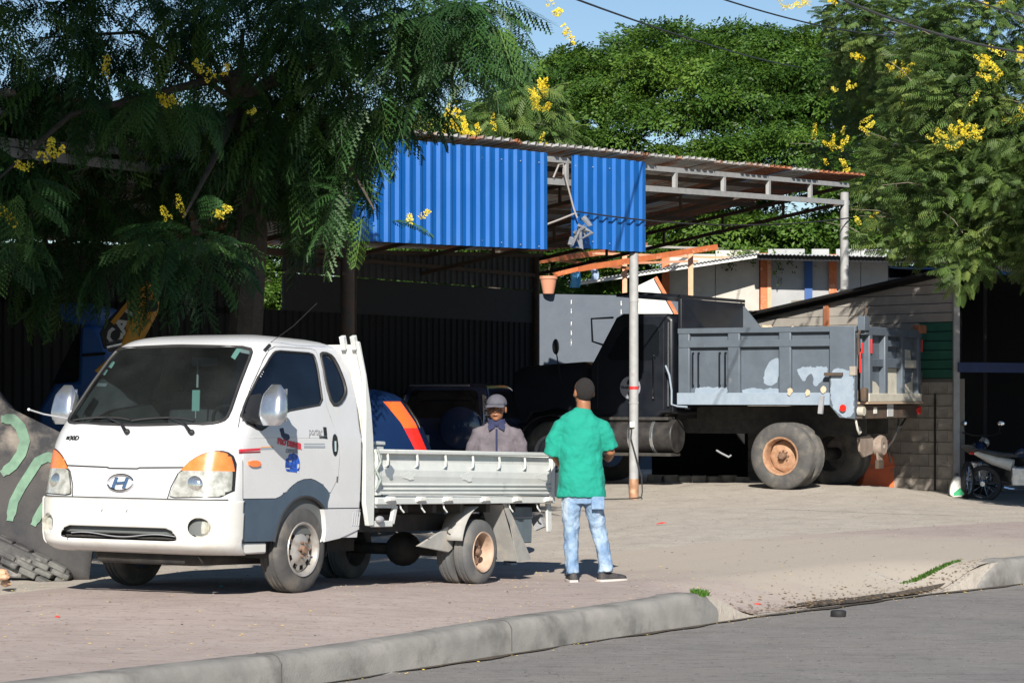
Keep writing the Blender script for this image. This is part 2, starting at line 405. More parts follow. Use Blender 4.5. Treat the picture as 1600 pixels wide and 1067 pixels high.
# ------------------------------------------------------------------ ground
def kx(y):
    y = np.asarray(y, float); b = np.clip(y-17.5, 0, 7.5)
    return -.98+.672*(y-15.55)+.018*b*b+np.maximum(y-25, 0)*.27
NRM = np.array([-.80, .60])
CP = np.array([(-1.58, 18.29, .122), (-3.06, 19.14, .122), (-.20, 20.69, .005), (-1.6, 21.45, .005), (.64, 21, 0), (-3.9, 18.7, .10), (-3.4, 14.5, .03), (-2.7, 13.5, .03), (-.98, 16.0, -.005), (.5, 18.4, .02), (1.3, 19.8, .04), (4.6, 24, .03),
               (4.2, 38, .15), (6.2, 39, .13), (.9, 40, .15), (1.75, 36, .09), (7, 40.4, .03), (7.5, 38.5, -.06), (-8, 40, .1), (-8, 28, .08), (0, 60, .1), (2, 28, .04), (20, 60, 0), (9, 30, 0), (-20, 30, .1), (10, 80, 0),
               (-1.4, 23.8, -.03), (0, 26, .0), (-6, 10, .02), (-10, 5, 0), (30, 35, 0), (-30, 80, .1), (30, 110, 0), (-5, 110, .1)])
_D = np.sqrt(((CP[:, None, :2]-CP[None, :, :2])**2).sum(-1)+1.2); _W = np.linalg.solve(_D, CP[:, 2]-.05)
def gbase(x, y):
    x = np.asarray(x, float); y = np.asarray(y, float); n = np.zeros(np.broadcast(x, y).shape)
    for (a, b, z), k in zip(CP, _W): n = n+k*np.sqrt((x-a)**2+(y-b)**2+1.2)
    return np.clip(n+.05, -.12, .22)
def sst(a, b, v): t = np.clip((v-a)/(b-a), 0, 1); return t*t*(3-2*t)
DR0, DR1 = 19.45, 22.75
def gz(x, y):
    x = np.asarray(x, float); y = np.asarray(y, float); z = gbase(x, y)
    s = (kx(y)-x)*.80; foot = y-s*.60
    m = sst(DR0-.30, DR0+.45, foot)*(1-sst(DR1-.5, DR1+.3, foot))
    return z-m*(1-sst(.0, 1.3, s))*(z+.192)
def GZ(x, y): return float(gz(x, y))
def street_sheet(name, s0, s1, y0, y1, ns, ny, mat, dz=0., flat=None, rough=0., warp=1.):
    ss = s0+(s1-s0)*np.linspace(0, 1, ns)**warp; ys = np.linspace(y0, y1, ny)
    S, Y = np.meshgrid(ss, ys); X = kx(Y)+S*NRM[0]; YY = Y+S*NRM[1]
    Z = np.full(X.shape, flat) if flat is not None else gz(X, YY)+dz
    if rough: Z = Z+rough*(np.sin(X*9.1+Y*3)*np.sin(YY*7.3)+.6*np.sin(X*23+1)*np.sin(YY*19))
    me = bpy.data.meshes.new(name); V = np.stack([X, YY, Z], -1).reshape(-1, 3)
    i, j = np.meshgrid(np.arange(ns-1), np.arange(ny-1)); a = (j*ns+i).ravel()
    F = np.stack([a, a+ns, a+ns+1, a+1], 1)
    me.from_pydata(V.tolist(), [], F.tolist()); me.shade_smooth(); me.materials.append(mat)
    o = bpy.data.objects.new(name, me); COL.objects.link(o); return tag(o, kind='structure')
def groundmat(name, base, alt, spots, dark=None, sc=2., fine=90, rough=.9, dust_sheen=None, dustc=(0, 0), dustr=3., bump=.35, warm=None, tracks=0):
    m = pm(name, base, alt, sc=sc, rough=rough, rv=.05, bump=bump, bs=fine, det=10, bd=.01)
    t = m.node_tree; N = t.nodes; L = t.links; b = N['Principled BSDF']
    src = b.inputs['Base Color'].links[0].from_socket
    tc = N.new('ShaderNodeTexCoord').outputs['Object']
    def mixin(src, fac, col):
        mx = N.new('ShaderNodeMix'); mx.data_type = 'RGBA'; L.new(fac, mx.inputs[0]); L.new(src, mx.inputs[6]); mx.inputs[7].default_value = (*col, 1); return mx.outputs[2]
    def nz(scale, lo, hi, mul=1., vscale=None, d=8):
        v = tc
        if vscale: mp = N.new('ShaderNodeMapping'); mp.inputs['Scale'].default_value = vscale; mp.inputs['Rotation'].default_value = (0, 0, R(-36)); L.new(tc, mp.inputs[0]); v = mp.outputs[0]
        n = N.new('ShaderNodeTexNoise'); n.inputs['Scale'].default_value = scale; n.inputs['Detail'].default_value = d; n.inputs['Roughness'].default_value = .65; L.new(v, n.inputs['Vector'])
        r = N.new('ShaderNodeMapRange'); r.inputs[1].default_value = lo; r.inputs[2].default_value = hi; r.inputs[4].default_value = mul; L.new(n.outputs[0], r.inputs[0]); return r.outputs[0]
    src = mixin(src, nz(26, .52, .75, .6), spots)
    if dark: src = mixin(src, nz(1.4, .56, .74, .7, (1, 4, 1)), dark)
    if warm: src = mixin(src, nz(.5, .45, .7, .8), warm)
    src = mixin(src, nz(75, .60, .70, .55, d=3), (spots[0]*1.6, spots[1]*1.6, spots[2]*1.5))
    src = mixin(src, nz(60, .62, .72, .5, d=2), (spots[0]*.55, spots[1]*.55, spots[2]*.55))
    src = mixin(src, nz(7, .50, .70, .55, (.45, 2.6, 1)), (spots[0]*.80, spots[1]*.78, spots[2]*.76))
    src = mixin(src, nz(3.2, .56, .68, .5, (.25, 5, 1)), (base[0]*1.16, base[1]*1.16, base[2]*1.15))
    src = mixin(src, nz(18, .60, .66, .75, d=4), (spots[0]*.62, spots[1]*.6, spots[2]*.58))
    if tracks:
        mp = N.new('ShaderNodeMapping'); mp.inputs['Rotation'].default_value = (0, 0, R(tracks)); L.new(tc, mp.inputs[0]); wv = N.new('ShaderNodeTexWave'); wv.inputs['Scale'].default_value = .55; wv.inputs['Distortion'].default_value = 14; wv.inputs['Detail'].default_value = 4; wv.inputs['Detail Scale'].default_value = .7; L.new(mp.outputs[0], wv.inputs[0])
        r = N.new('ShaderNodeMapRange'); r.inputs[1].default_value = .80; r.inputs[2].default_value = .99; r.inputs[4].default_value = .16; L.new(wv.outputs[1], r.inputs[0]); src = mixin(src, r.outputs[0], (spots[0]*.75, spots[1]*.74, spots[2]*.72))
    if dust_sheen:
        g = N.new('ShaderNodeVectorMath'); g.operation = 'DISTANCE'; L.new(tc, g.inputs[0]); g.inputs[1].default_value = (dustc[0], dustc[1], 0)
        n = N.new('ShaderNodeTexNoise'); n.inputs['Scale'].default_value = 1.1; n.inputs['Detail'].default_value = 6; L.new(tc, n.inputs['Vector'])
        ma = N.new('ShaderNodeMath'); ma.operation = 'MULTIPLY_ADD'; L.new(n.outputs[0], ma.inputs[0]); ma.inputs[1].default_value = -3.4; L.new(g.outputs['Value'], ma.inputs[2])
        r = N.new('ShaderNodeMapRange'); r.inputs[1].default_value = dustr-1.7+.9; r.inputs[2].default_value = dustr-1.7-.9; L.new(ma.outputs[0], r.inputs[0])
        src = mixin(src, r.outputs[0], dust_sheen)
    L.new(src, b.inputs['Base Color']); return m
M['lot'] = groundmat('dusty_dirt_and_concrete', (.40, .36, .31), (.47, .43, .375), (.30, .27, .24), dark=(.29, .25, .22), sc=1.3, bump=.8, fine=30, tracks=25)
M['pave'] = groundmat('pinkish_paving', (.335, .275, .255), (.385, .325, .30), (.27, .22, .205), sc=2.2, dust_sheen=(.40, .355, .30), dustc=(3.2, 24.2), dustr=3.3, dark=(.25, .215, .20))
M['road'] = groundmat('worn_asphalt', (.180, .172, .168), (.225, .215, .21), (.13, .127, .125), dark=(.10, .097, .097), sc=2.5, fine=70, bump=.9, warm=(.23, .215, .20))
M['kerb'] = pm('kerb_concrete', (.27, .262, .245), (.19, .187, .178), sc=3.2, rough=.9, dirt=(.09, .087, .082), dsc=2.2, dlo=.50, dhi=.70, bump=.3, bs=85, det=10)
M['far'] = pm('far_dry_ground', (.26, .23, .19), (.2, .18, .14), sc=.3, rough=1)
me = bpy.data.meshes.new('ground'); me.from_pydata([(-1500, -300, -.45), (1500, -300, -.45), (1500, 3000, -.45), (-1500, 3000, -.45)], [], [(0, 1, 2, 3)]); me.materials.append(M['far'])
tag(bpy.data.objects.new('ground', me), kind='structure'); COL.objects.link(bpy.data.objects['ground'])
street_sheet('lot', .03, 90, -14, 120, 300, 420, M['lot'], dz=-.004, rough=.006, warp=1.6)
street_sheet('pavement', .10, 4.0, -14, 60, 60, 480, M['pave'], dz=.004, rough=.002)
street_sheet('road', .14, -60, -60, 200, 60, 160, M['road'], flat=-.20, rough=.003, warp=1.3)
def kerb(name, y0, y1, r0=True):
    prof = [(-.0, -.30), (-.004, -.04), (.008, .012), (.028, .036), (.06, .046), (.20, .048), (.215, .042), (.22, -.3)]
    ys = np.arange(y0, y1, .12); rows = []
    for k, y in enumerate(ys):
        e = min(1, (y1-y)/.22 if y1 < 30 else 1, (y-y0)/.35 if y0 > 15 else 1); e = max(e, 0.05)**.5
        h = GZ(kx(y)+.3*NRM[0], y+.3*NRM[1]) if (y < DR0-.6 or y > DR1+.6) else .04
        rows.append([(float(kx(y))+s*NRM[0]+.006*math.sin(y*7+s*9), y+s*NRM[1], (z-.03+h if z > -.1 else z) if z < -.1 else -.22+(z-.03+h+.22)*e) for s, z in prof])
    m = MB(); n = len(prof); m.add([v for r_ in rows for v in r_], [(i*n+j, i*n+j+1, (i+1)*n+j+1, (i+1)*n+j) for i in range(len(rows)-1) for j in range(n-1)])
    m.f.append(tuple(range(n))); m.f.append(tuple(range((len(rows)-1)*n, len(rows)*n)))
    return tag(m.build(name, M['kerb'], smooth=True, ang=50), kind='structure')
y = -3.0; segs_ = []
while y < DR0: segs_.append((y, min(y+2.6, DR0-.05))); y += 2.6
segs_ = [s_ for s_ in segs_ if s_[1]-s_[0] > .5]
kerb('kerb', -8, DR0-.02); kerb('kerb', DR1+.02, 60)
M['joint'] = pm('joint_dirt', (.11, .105, .10), rough=1)
for yj in np.arange(2.3, 19, 2.1):
    m = MB(); pr_ = [(-.007, -.16), (-.006, .0), (.024, .036), (.06, .049), (.2, .050)]
    hh = GZ(float(kx(yj))+.3*NRM[0], yj+.3*NRM[1])-.03
    m.add([(float(kx(yj+e))+s_*NRM[0]-.002, yj+e+s_*NRM[1], z_+hh+(.001)) for e in (-.003, .003) for s_, z_ in pr_], [(i, i+1, 6+i, 5+i) for i in range(4)])
    tag(m.build('kerb_joint', M['joint'], solid=.004), kind='structure')
sk_ = MB(); ys_ = np.arange(10, 60, .1); vs_ = []
for y_ in ys_:
    X_ = float(kx(y_))+.032*NRM[0]; Y_ = y_+.032*NRM[1]; vs_ += [(X_, Y_, GZ(X_, Y_)+.003), (X_+.02, Y_-.015, -.26)]
sk_.add(vs_, [(2*i, 2*i+1, 2*i+3, 2*i+2) for i in range(len(ys_)-1)]); tag(sk_.build('lot_edge', M['lot']), kind='structure')
# damp dirt in the gutter and on the broken apron
M['gutter'] = pm('wet_gutter_dirt', (.05, .042, .035), (.10, .08, .06), sc=14, rough=.6, bump=.5, bs=40)
def strip(name, ya, yb, wfn, z, mat, label=None):
    m = MB(); ys = np.arange(ya, yb, .12); vs = []
    for y in ys:
        a, b = wfn(y)
        for s in (a, b): vs.append((float(kx(y))+s*NRM[0], float(y+s*NRM[1]), z))
    m.add(vs, [(2*i, 2*i+1, 2*i+3, 2*i+2) for i in range(len(ys)-1)])
    return tag(m.build(name, mat), kind='structure')
strip('gutter', 6, 40, lambda y: (-.045-.03*math.sin(y*3.1)-.02*math.sin(y*11), .06), -.190, M['gutter'])
def scatter(name, n, fn, size, mat, kind='stuff', shape='leaf', lift=.003):
    m = MB()
    for _ in range(n):
        x, y = fn(); s = size*random.uniform(.5, 1.3); a = random.uniform(0, 6.28)
        sd = (kx(y)-x)*.8; z = (GZ(x, y)+.006 if sd > .3 else (-.197 if sd < 0.03 else (GZ(x, y)+.012)))+lift
        if 0 <= sd <= .3 and (y-sd*.6 < DR0 or y-sd*.6 > DR1): z += .05
        c, q = math.cos(a)*s, math.sin(a)*s
        if shape == 'leaf': m.add([(x+c, y+q, z), (x-q*.5, y+c*.5, z+s*.3), (x-c, y-q, z+s*.15), (x+q*.5, y-c*.5, z)], [(0, 1, 2, 3)])
        else:
            m.add([(x+c, y+q, z), (x-q, y+c, z), (x-c, y-q, z), (x+q, y-c, z), (x, y, z+s*.9)], [(0, 1, 4), (1, 2, 4), (2, 3, 4), (3, 0, 4)])
    return tag(m.build(name, mat, fix=False), kind=kind)
M['petal'] = pm('yellow_petal', (.75, .55, .08), (.6, .42, .1), sc=30, rough=.8)
M['litter'] = pm('brown_leaf_litter', (.13, .09, .05), (.25, .17, .09), sc=20, rough=.9)
M['pebble'] = pm('pebble', (.30, .265, .225), (.22, .195, .17), sc=9, rough=.9)
def onstreet(y0, y1, s0, s1):
    def f():
        y = random.uniform(y0, y1); s = random.uniform(s0, s1); return float(kx(y))+s*NRM[0], y+s*NRM[1]
    return f
scatter('fallen_petals', 800, onstreet(11, 22, .3, 5), .011, M['petal'])
scatter('gutter_petals', 260, onstreet(12, 26, -.12, .05), .012, M['petal'])
scatter('gutter_litter', 800, lambda: (lambda y, s: (float(kx(y))+s*NRM[0], y+s*NRM[1]))(random.uniform(19.6, 22.9), abs(random.gauss(.08, .22))), .018, M['litter'])
scatter('leaf_litter', 420, onstreet(12, 34, .3, 12), .012, M['litter'])
scatter('pebbles', 1500, onstreet(17.5, 34, .2, 14), .006, M['pebble'], shape='rock')
scatter('loose_stones', 150, onstreet(19.6, 22.6, .1, 1.2), .010, M['pebble'], shape='rock')
# dark stain at the ramp
mst = MB(); st_ = []
for k in range(40):
    a = 2*math.pi*k/40; q = 1+.22*math.sin(3*a+1)+.15*math.sin(7*a); yy = 21.3+.9*math.cos(a)*q; s = .12+.10*math.sin(a)*q
    X_ = float(kx(yy))+s*NRM[0]; Y_ = yy+s*NRM[1]; st_.append((X_, Y_, GZ(X_, Y_)+.014))
cx_ = float(kx(21.3))+.12*NRM[0]; cy_ = 21.3+.12*NRM[1]
mst.add([(cx_, cy_, GZ(cx_, cy_)+.014)]+st_, [(0, 1+k, 1+(k+1) % 40) for k in range(40)])
tag(mst.build('damp_patch', M['gutter']), kind='structure')
# grass tufts
M['grass'] = leafmat('weed_grass', (.05, .12, .02), (.09, .2, .03), ws=8)
def weeds(cx, cy, rx, ry, n, h, label):
    m = MB()
    for _ in range(n):
        a = random.uniform(0, 6.28); q = random.random()**.6; dx, dy = rx*q*math.cos(a), ry*q*math.sin(a)
        x = cx+.6*dx+.8*-dy*0+dx*.4; y = cy+dy+dx*1.1
        z = GZ(x, y)-.01; hh = h*random.uniform(.4, 1.1); t = random.uniform(0, 6.28); l = random.uniform(0, .8)*hh; w_ = .006
        ux, uy = math.cos(t), math.sin(t)
        m.add([(x-uy*w_, y+ux*w_, z), (x+uy*w_, y-ux*w_, z), (x+ux*l*.5+uy*w_*.8, y+uy*l*.5-ux*w_*.8, z+hh*.6), (x+ux*l*.5-uy*w_*.8, y+uy*l*.5+ux*w_*.8, z+hh*.6), (x+ux*l, y+uy*l, z+hh*.9)], [(0, 1, 2, 3), (3, 2, 4)])
    o = m.build('weed_patch', M['grass'], fix=False); tag(o, label, 'weeds', kind='stuff'); return o
weeds(1.50, 19.42, .07, .24, 700, .075, 'green weeds growing at the rounded end of the near kerb')
weeds(3.95, 22.9, .36, .05, 1100, .045, 'low strip of green weeds on the broken edge before the far kerb')
# small litter
def litter(name, label, px, py, Y, size, mat, n=7, h=.01):
    p = P(px, py, Y); z = (GZ(p.x, p.y) if (kx(p.y)-p.x) > 0 else -.198)+.004; m = MB()
    pts = [(math.cos(2*math.pi*i/n)*size*random.uniform(.6, 1), math.sin(2*math.pi*i/n)*size*.6*random.uniform(.6, 1)) for i in range(n)]
    m.add([(p.x+a, p.y+b, z+random.uniform(0, h)) for a, b in pts]+[(p.x, p.y, z+h*1.5)], [(i, (i+1) % n, n) for i in range(n)])
    tag(m.build(name, mat), label, 'litter')
M['cyan'] = pm('cyan_plastic', (.05, .45, .5), rough=.4); M['litred'] = pm('red_paper', (.6, .05, .04), rough=.6)
M['grit'] = pm('pale_grit', (.30, .29, .28), (.22, .21, .205), sc=9, rough=.9); M['griddark'] = pm('dark_grit', (.05, .047, .045), rough=.9)
scatter('road_grit', 3000, onstreet(6, 30, -9, -.1), .0045, M['grit'], shape='rock'); scatter('road_chips', 1600, onstreet(6, 30, -9, -.1), .009, M['griddark'])
scatter('yard_grit', 1800, onstreet(16, 34, .5, 16), .008, M['grit'], shape='rock'); scatter('yard_specks', 1500, onstreet(12, 36, .4, 16), .013, M['griddark'])
litter('litter_scrap', 'small red scrap lying on the road in front of the ramp', 1184, 953, 20.5, .045, M['litred'])
litter('litter_scrap', 'small red scrap on the dirt right of the walking man', 1035, 820, 29.6, .09, M['litred'], h=.02)
litter('litter_scrap', 'small red scrap on the pavement in front of the white truck', 90, 971, 16.8, .03, M['litred'])
litter('litter_scrap', 'tiny cyan scrap on the pavement under the white truck door', 345, 930, 18.7, .022, M['cyan'])
pp = P(1310, 961, 0); yy = 1.79*FP/(961-HY); px_ = (1310-800)*yy/FP
tag(MB().lathe([(0.001, 0), (.06, 0), (.065, .01), (.065, .04), (.055, .05), (0.001, .045)], 18, (px_, yy, -.198), 'z').build('black_cap', M['rubber'], smooth=True), 'small black round cap lying on the asphalt near the ramp', 'cap')
# ------------------------------------------------------------------ small white flatbed truck
def porter():
    T = thing('flatbed_truck', 'small white flatbed truck with blue-grey lower doors and dropside bed, parked on the pavement', 'truck', (-2.884, 17.726, .15), (.038, 0, math.pi-.519))
    sh = Shell([(.25, .845, -.03, -1.91, .33, .06), (.45, .862, 0, -1.92, .33, .06), (.70, .868, .0, -1.937, .33, .06), (.76, .866, -.015, -1.94, .33, .06), (.93, .862, -.045, -1.95, .33, .06),
                (1.10, .858, -.085, -1.96, .32, .06), (1.20, .853, -.135, -1.967, .32, .06), (1.26, .845, -.18, -1.968, .32, .08), (1.50, .805, -.36, -1.967, .32, .08), (1.72, .755, -.53, -1.955, .32, .09),
                (1.82, .722, -.615, -1.925, .32, .12), (1.875, .70, -.675, -1.90, .32, .14), (1.915, .665, -.76, -1.87, .32, .16), (1.945, .60, -.87, -1.78, .3, .2), (1.962, .50, -1.0, -1.66, .2, .15), (1.97, .36, -1.1, -1.55, .1, .1)], q=5.5)
    SF = {1: side_fn(sh, 1), -1: side_fn(sh, -1)}; FF = front_fn(sh)
    arch = circ(-1.135, .355, .385, 48)
    door = [(-.34, .727), (-.345, 1.25), (-.395, 1.337), (-.565, 1.55), (-.757, 1.755), (-.85, 1.832), (-.93, 1.862), (-1.40, 1.872), (-1.455, 1.862), (-1.475, 1.80), (-1.465, 1.60), (-1.458, 1.44), (-1.565, 1.20), (-1.592, 1.045), (-1.573, .89), (-1.463, .772),
            (-1.36, .838), (-1.27, .868), (-1.208, .88), (-1.11, .876), (-1.025, .856), (-.95, .822), (-.878, .78), (-.80, .745), (-.744, .731)]
    dglass = rounded([(-.372, 1.285), (-.46, 1.425), (-.671, 1.643), (-.86, 1.80), (-.93, 1.832), (-1.40, 1.838), (-1.428, 1.80), (-1.42, 1.60), (-1.415, 1.447), (-1.203, 1.418), (-.913, 1.378), (-.63, 1.25), (-.55, 1.221)], 1)
    qglass = rounded([(-1.505, 1.80), (-1.52, 1.845), (-1.64, 1.848), (-1.70, 1.80), (-1.775, 1.60), (-1.75, 1.53), (-1.64, 1.452), (-1.54, 1.45), (-1.50, 1.60)], 1)
    dark = [(-.34, .722), (-.744, .726), (-.80, .74), (-.878, .775), (-.95, .817), (-1.025, .851), (-1.11, .871), (-1.208, .875), (-1.27, .863), (-1.36, .833), (-1.463, .767), (-1.43, .70)]
    dark += [(-1.135+.385*math.cos(t), .355+.385*math.sin(t)) for t in np.linspace(R(140), R(12), 22)] + [(-.74, .415), (-.34, .415)]
    ws = rounded([(-.72, 1.283), (-.64, 1.262), (0, 1.248), (.64, 1.262), (.72, 1.283), (.735, 1.33), (.655, 1.80), (.62, 1.846), (0, 1.862), (-.62, 1.846), (-.655, 1.80), (-.735, 1.33)], 1)
    below = [(-.33, .1), (-.33, .725), (-.745, .722), (-.80, .62), (-.74, .41), (-.70, .1)]
    seamhold = [(-.2, .1), (-.32, .1), (-.32, .41), (-.2, .41)]
    body = sh.mesh(.43, 1.97, .016, 230, side=[door, dark, qglass, arch, [(-.31, .2), (-.31, .69), (-.0, .69), (-.0, .2)], [(-1.40, .30), (-1.40, .43), (-1.38, .60), (-1.34, .74), (-1.2, .7), (-1.2, .3)]], front=[ws, [(-.83, .3), (.83, .3), (.83, .69), (-.83, .69)]])
    B = body.build('cab', M['white'], T, smooth=True, fix=False)
    lin = sh.mesh(.46, 1.955, .03, 120, side=[rounded(dglass, 0), qglass], front=[ws], off=-.03)
    lin.build('cabin_lining', M['dash'], T, smooth=True, fix=False)
    M['ws'] = M['glass']
    patch(ws, FF, off=-.006, step=.03, skirt=.004).build('windscreen', M['glass'], T, smooth=True)
    line_on(FF, ws, .013, close=True, sub=2).build('windscreen_seal', M['rubber'], T, smooth=True)
    DK = pm('blue_grey_lower_paint', (.055, .085, .125), (.045, .07, .105), rough=.42, coat=.25, dirt=(.42, .44, .46), dsc=75, dlo=.70, dhi=.745)
    for sx in (-1, 1):
        F = SF[sx]
        D = patch(door, F, off=.003, step=.018, holes=[dglass]).build('door', M['white'], T, smooth=True)
        patch(dglass, F, off=-.004, step=.03, skirt=.004).build('door_window', M['glassd'], D, smooth=True)
        line_on(F, dglass, .009, close=True, sub=2).build('window_seal', M['rubber'], D, smooth=True)
        patch([(-.39, 1.30), (-.53, 1.485), (-.62, 1.50), (-.67, 1.29), (-.62, 1.25), (-.55, 1.235)], F, off=.006, step=.02).build('mirror_base', M['blk'], D)
        patch(qglass, F, off=-.004, step=.03, skirt=.004).build('quarter_window', M['glassd'], T, smooth=True)
        line_on(F, qglass, .014, close=True, sub=2).build('quarter_window_seal', M['rubber'], T, smooth=True)
        patch(dark, F, off=.004, step=.02).build('lower_side_panel', DK, T, smooth=True)
        line_on(F, [(-1.135+.388*math.cos(t), .355+.388*math.sin(t)) for t in np.linspace(R(150), R(8), 22)], .012).build('wheel_arch_lip', M['rubber'], T, smooth=True)
        for nm, pl in (('door_gap', door),): line_on(F, pl, .0045, close=True, sub=2, off=-.001).build(nm, M['rubber'], T)
        # body side character line and sill
        line_on(F, [(-1.40, .655), (-1.6, .656), (-1.88, .657)], .004).build('sill_seam', M['rubber'], T)
        patch([(-1.395, .40), (-1.41, .50), (-1.39, .60), (-1.37, .648), (-1.885, .648), (-1.89, .50), (-1.60, .425)], F, off=.012, step=.03, skirt=.04).build('sill_panel', M['white'], T, smooth=True)
        m = MB()
        for k in range(4): a = -1.765-.03*k; q = F(np.array([a, a-.012]), np.array([.52, .625]), .013); m.tube([tuple(v) for v in q], .005, 5)
        m.build('vent_louvre', M['grey'], T)
        patch([(-1.36, .40), (-1.42, .52), (-1.42, .62), (-1.44, .62), (-1.46, .42)], F, off=.004, step=.02, skirt=.05).build('arch_trim', M['white_dirty'], T)
        # handle
        h = patch(circ(-1.53, 1.14, .040, 24, .086), F, off=.006, step=.012).build('handle', M['blk'], D, smooth=True)
        q = F(np.array([-1.515, -1.515]), np.array([1.09, 1.17]), .016); MB().tube([tuple(v) for v in q], .009, 6).build('grip', M['chrome'], h)
        q = F(np.array([-1.552, -1.556]), np.array([.86, .90]), .006); MB().tube([tuple(v) for v in q], .006, 5).build('lock', M['rubber'], D)
        line_on(F, [(-.35, 1.165), (-.8, 1.178), (-1.1, 1.186), (-1.42, 1.192)], .006, off=-.001).build('door_crease', M['white'], D, smooth=True)
        # stripes, marker
        st = [((-.305, 1.066, -.55, 1.080), 'red', .018), ((-.305, 1.053, -.55, 1.063), 'dred', .012), ((-.552, 1.100, -.71, 1.107), 'or', .008), ((-.552, 1.084, -.715, 1.090), 'gr', .018), ((-1.11, 1.134, -1.39, 1.140), 'gr', .010), ((-1.11, 1.108, -1.395, 1.113), 'gr', .018)]
        for (a0, b0, a1, b1), c, h_ in st:
            patch([(a0, b0), (a1, b1), (a1, b1+h_), (a0, b0+h_)], F, off=.0045, step=.03, skirt=.002).build('stripe', M[{'red': 'st_red', 'dred': 'st_dred', 'or': 'st_or', 'gr': 'st_gr'}[c]], D)
        patch(rounded([(-.395, .958), (-.40, 1.005), (-.53, 1.007), (-.535, .96)], 2), F, off=.018, step=.015, skirt=.02).build('side_marker', M['orange'], D, smooth=True)
        patch(rounded([(-.425, .35+1.31), (-.445, 1.76-.02), (-.475, 1.75), (-.455, 1.66)], 1), F, off=.004, step=.02, skirt=.003)
    # bumper
    gril = rounded([(-.49, .505), (.49, .505), (.55, .425), (.50, .41), (-.50, .41), (-.55, .425)], 1)
    fog = [rounded(circ(s*.70, .515, .078, 20, .07), 0) for s in (-1, 1)]
    bm = sh.mesh(.315, .712, .013, 300, front=[gril, *fog, [(-.45, .2), (.45, .2), (.52, .335), (-.52, .335)][:0] or gril], side=[], off=.02, top=False)
    keep = []
    V = np.array(bm.v)
    for f in bm.f:
        c = V[list(f)].mean(0)
        if c[1] > -.33 : keep.append(f)
    bm.f = keep
    for i, v in enumerate(bm.v):
        x, y, z = v
        t = max(0, (.40-z)/.085); bow = .03*math.cos(min(1, abs(x)/.6)*math.pi/2)
        bm.v[i] = (x*(1-.035*t*t), y-.10*t*t-(.012 if z > .70 else 0), z-bow*t*.0)
    Bp = bm.build('bumper', M['bumper'], T, smooth=True, fix=False)
    Bp.modifiers.new('s', 'SOLIDIFY').thickness = .012; Bp.modifiers['s'].offset = -1
    line_on(FF, [(-.84, .716), (-.5, .714), (.5, .714), (.84, .716)], .006, off=.004).build('bumper_seam', M['rubber'], T)
    # grille inside the opening
    m = MB()
    for z in (.43, .46, .487): m.add(*_strip(FF, -.53, .53, z, -.035, .007))
    g = m.build('lower_grille', M['dark'], T)
    MB().box((0, -.10, .455), (1.15, .01, .14)).build('radiator', M['dark'], T)
    q = FF(np.linspace(-.52, .45, 24), .445+.012*np.sin(np.linspace(0, 9, 24)), -.012); MB().tube([tuple(v) for v in q], .004, 5).build('cable', M['grey'], T)
    for s in (-1, 1):
        y0 = float(sh.yfr(.70, .515))
        MB().lathe([(.001, y0-.025), (.045, y0-.028), (.052, y0-.04), (.075, y0-.01), (.075, y0-.08)], 20, (s*.70, 0, .515), 'y').build('fog_lamp', M['clearlens'], T, smooth=True)
    for x_ in (-.10, .13):
        q = FF(np.array([x_, x_+.012]), np.array([.63, .615]), .022); MB().tube([tuple(v) for v in q], .006, 5).build('plate_screw', M['grey'], T)
    MB().box((-.82, -.50, .365), (.05, .36, .085)).build('bumper_corner_valance', M['bumper'], T, bevel=.015)
    # headlamps
    hl = rounded([(-.855, .735), (-.455, .722), (-.458, .76), (-.50, .89), (-.56, .975), (-.64, 1.035), (-.72, 1.068), (-.80, 1.075), (-.845, 1.02)], 1)
    for s in (-1, 1):
        poly = [(x*-s if s == 1 else x, z) for x, z in hl]
        poly = [(s*abs(x), z) for x, z in hl]
        zc = .925
        lo = [(x, min(z, zc)) for x, z in poly]; hi = [(x, max(z, zc)) for x, z in poly]
        H = patch(poly, FF, off=.004, step=.014, skirt=.03).build('headlamp_rim', M['blk'], T, smooth=True)
        cx = s*.665
        sc = lambda pl, k: [(cx+(x-cx)*k, .88+(z-.88)*k) for x, z in pl]
        lens = patch(sc(lo, .955), FF, off=.012, step=.012, skirt=.012).build('headlamp', M['clearlens'], T, smooth=True)
        patch(sc(hi, .955), FF, off=.013, step=.012, skirt=.012).build('indicator_lens', M['orange'], lens, smooth=True)
        y0 = float(sh.yfr(.62, .82)); MB().ball((s*.62, y0-.02, .82), (.085, .038, .075), 20, 12).build('reflector', M['lampbulb'], lens, smooth=True)
    # hood seam, emblem panel
    line_on(FF, [(-.56, .945), (-.15, .937), (-.13, .93), (.13, .93), (.15, .937), (.56, .945)], .006, off=.001).build('hood_seam', M['rubber'], T, smooth=True)
    for s in (-1, 1): line_on(FF, [(s*.44, .72), (s*.455, .80), (s*.50, .90), (s*.56, .945)], .005, off=.001).build('hood_seam', M['rubber'], T)
    for s in (-1, 1): line_on(FF, [(s*.175, .74), (s*.18, .93)], .0035, off=.0).build('emblem_panel_edge', M['white'], T)
    E_ = MB(); ring = [(-.0+.118*math.cos(2*math.pi*i/36), .825+.060*math.sin(2*math.pi*i/36)) for i in range(36)]
    e = line_on(FF, ring, .0085, close=True, sub=1, off=.010).build('emblem', M['chrome'], T, smooth=True)
    hx = lambda pts: patch(pts, FF, off=.014, step=.012, skirt=.012)
    mm = hx([(.078, .785), (.044, .785), (.020, .865), (.054, .865)]); m2 = hx([(-.078, .865), (-.044, .865), (-.020, .785), (-.054, .785)]); m3 = hx([(.04, .812), (-.035, .820), (-.04, .838), (.035, .830)])
    for q in (m2, m3): mm.add(q.v, q.f)
    mm.build('emblem_letter', M['chrome'], e)
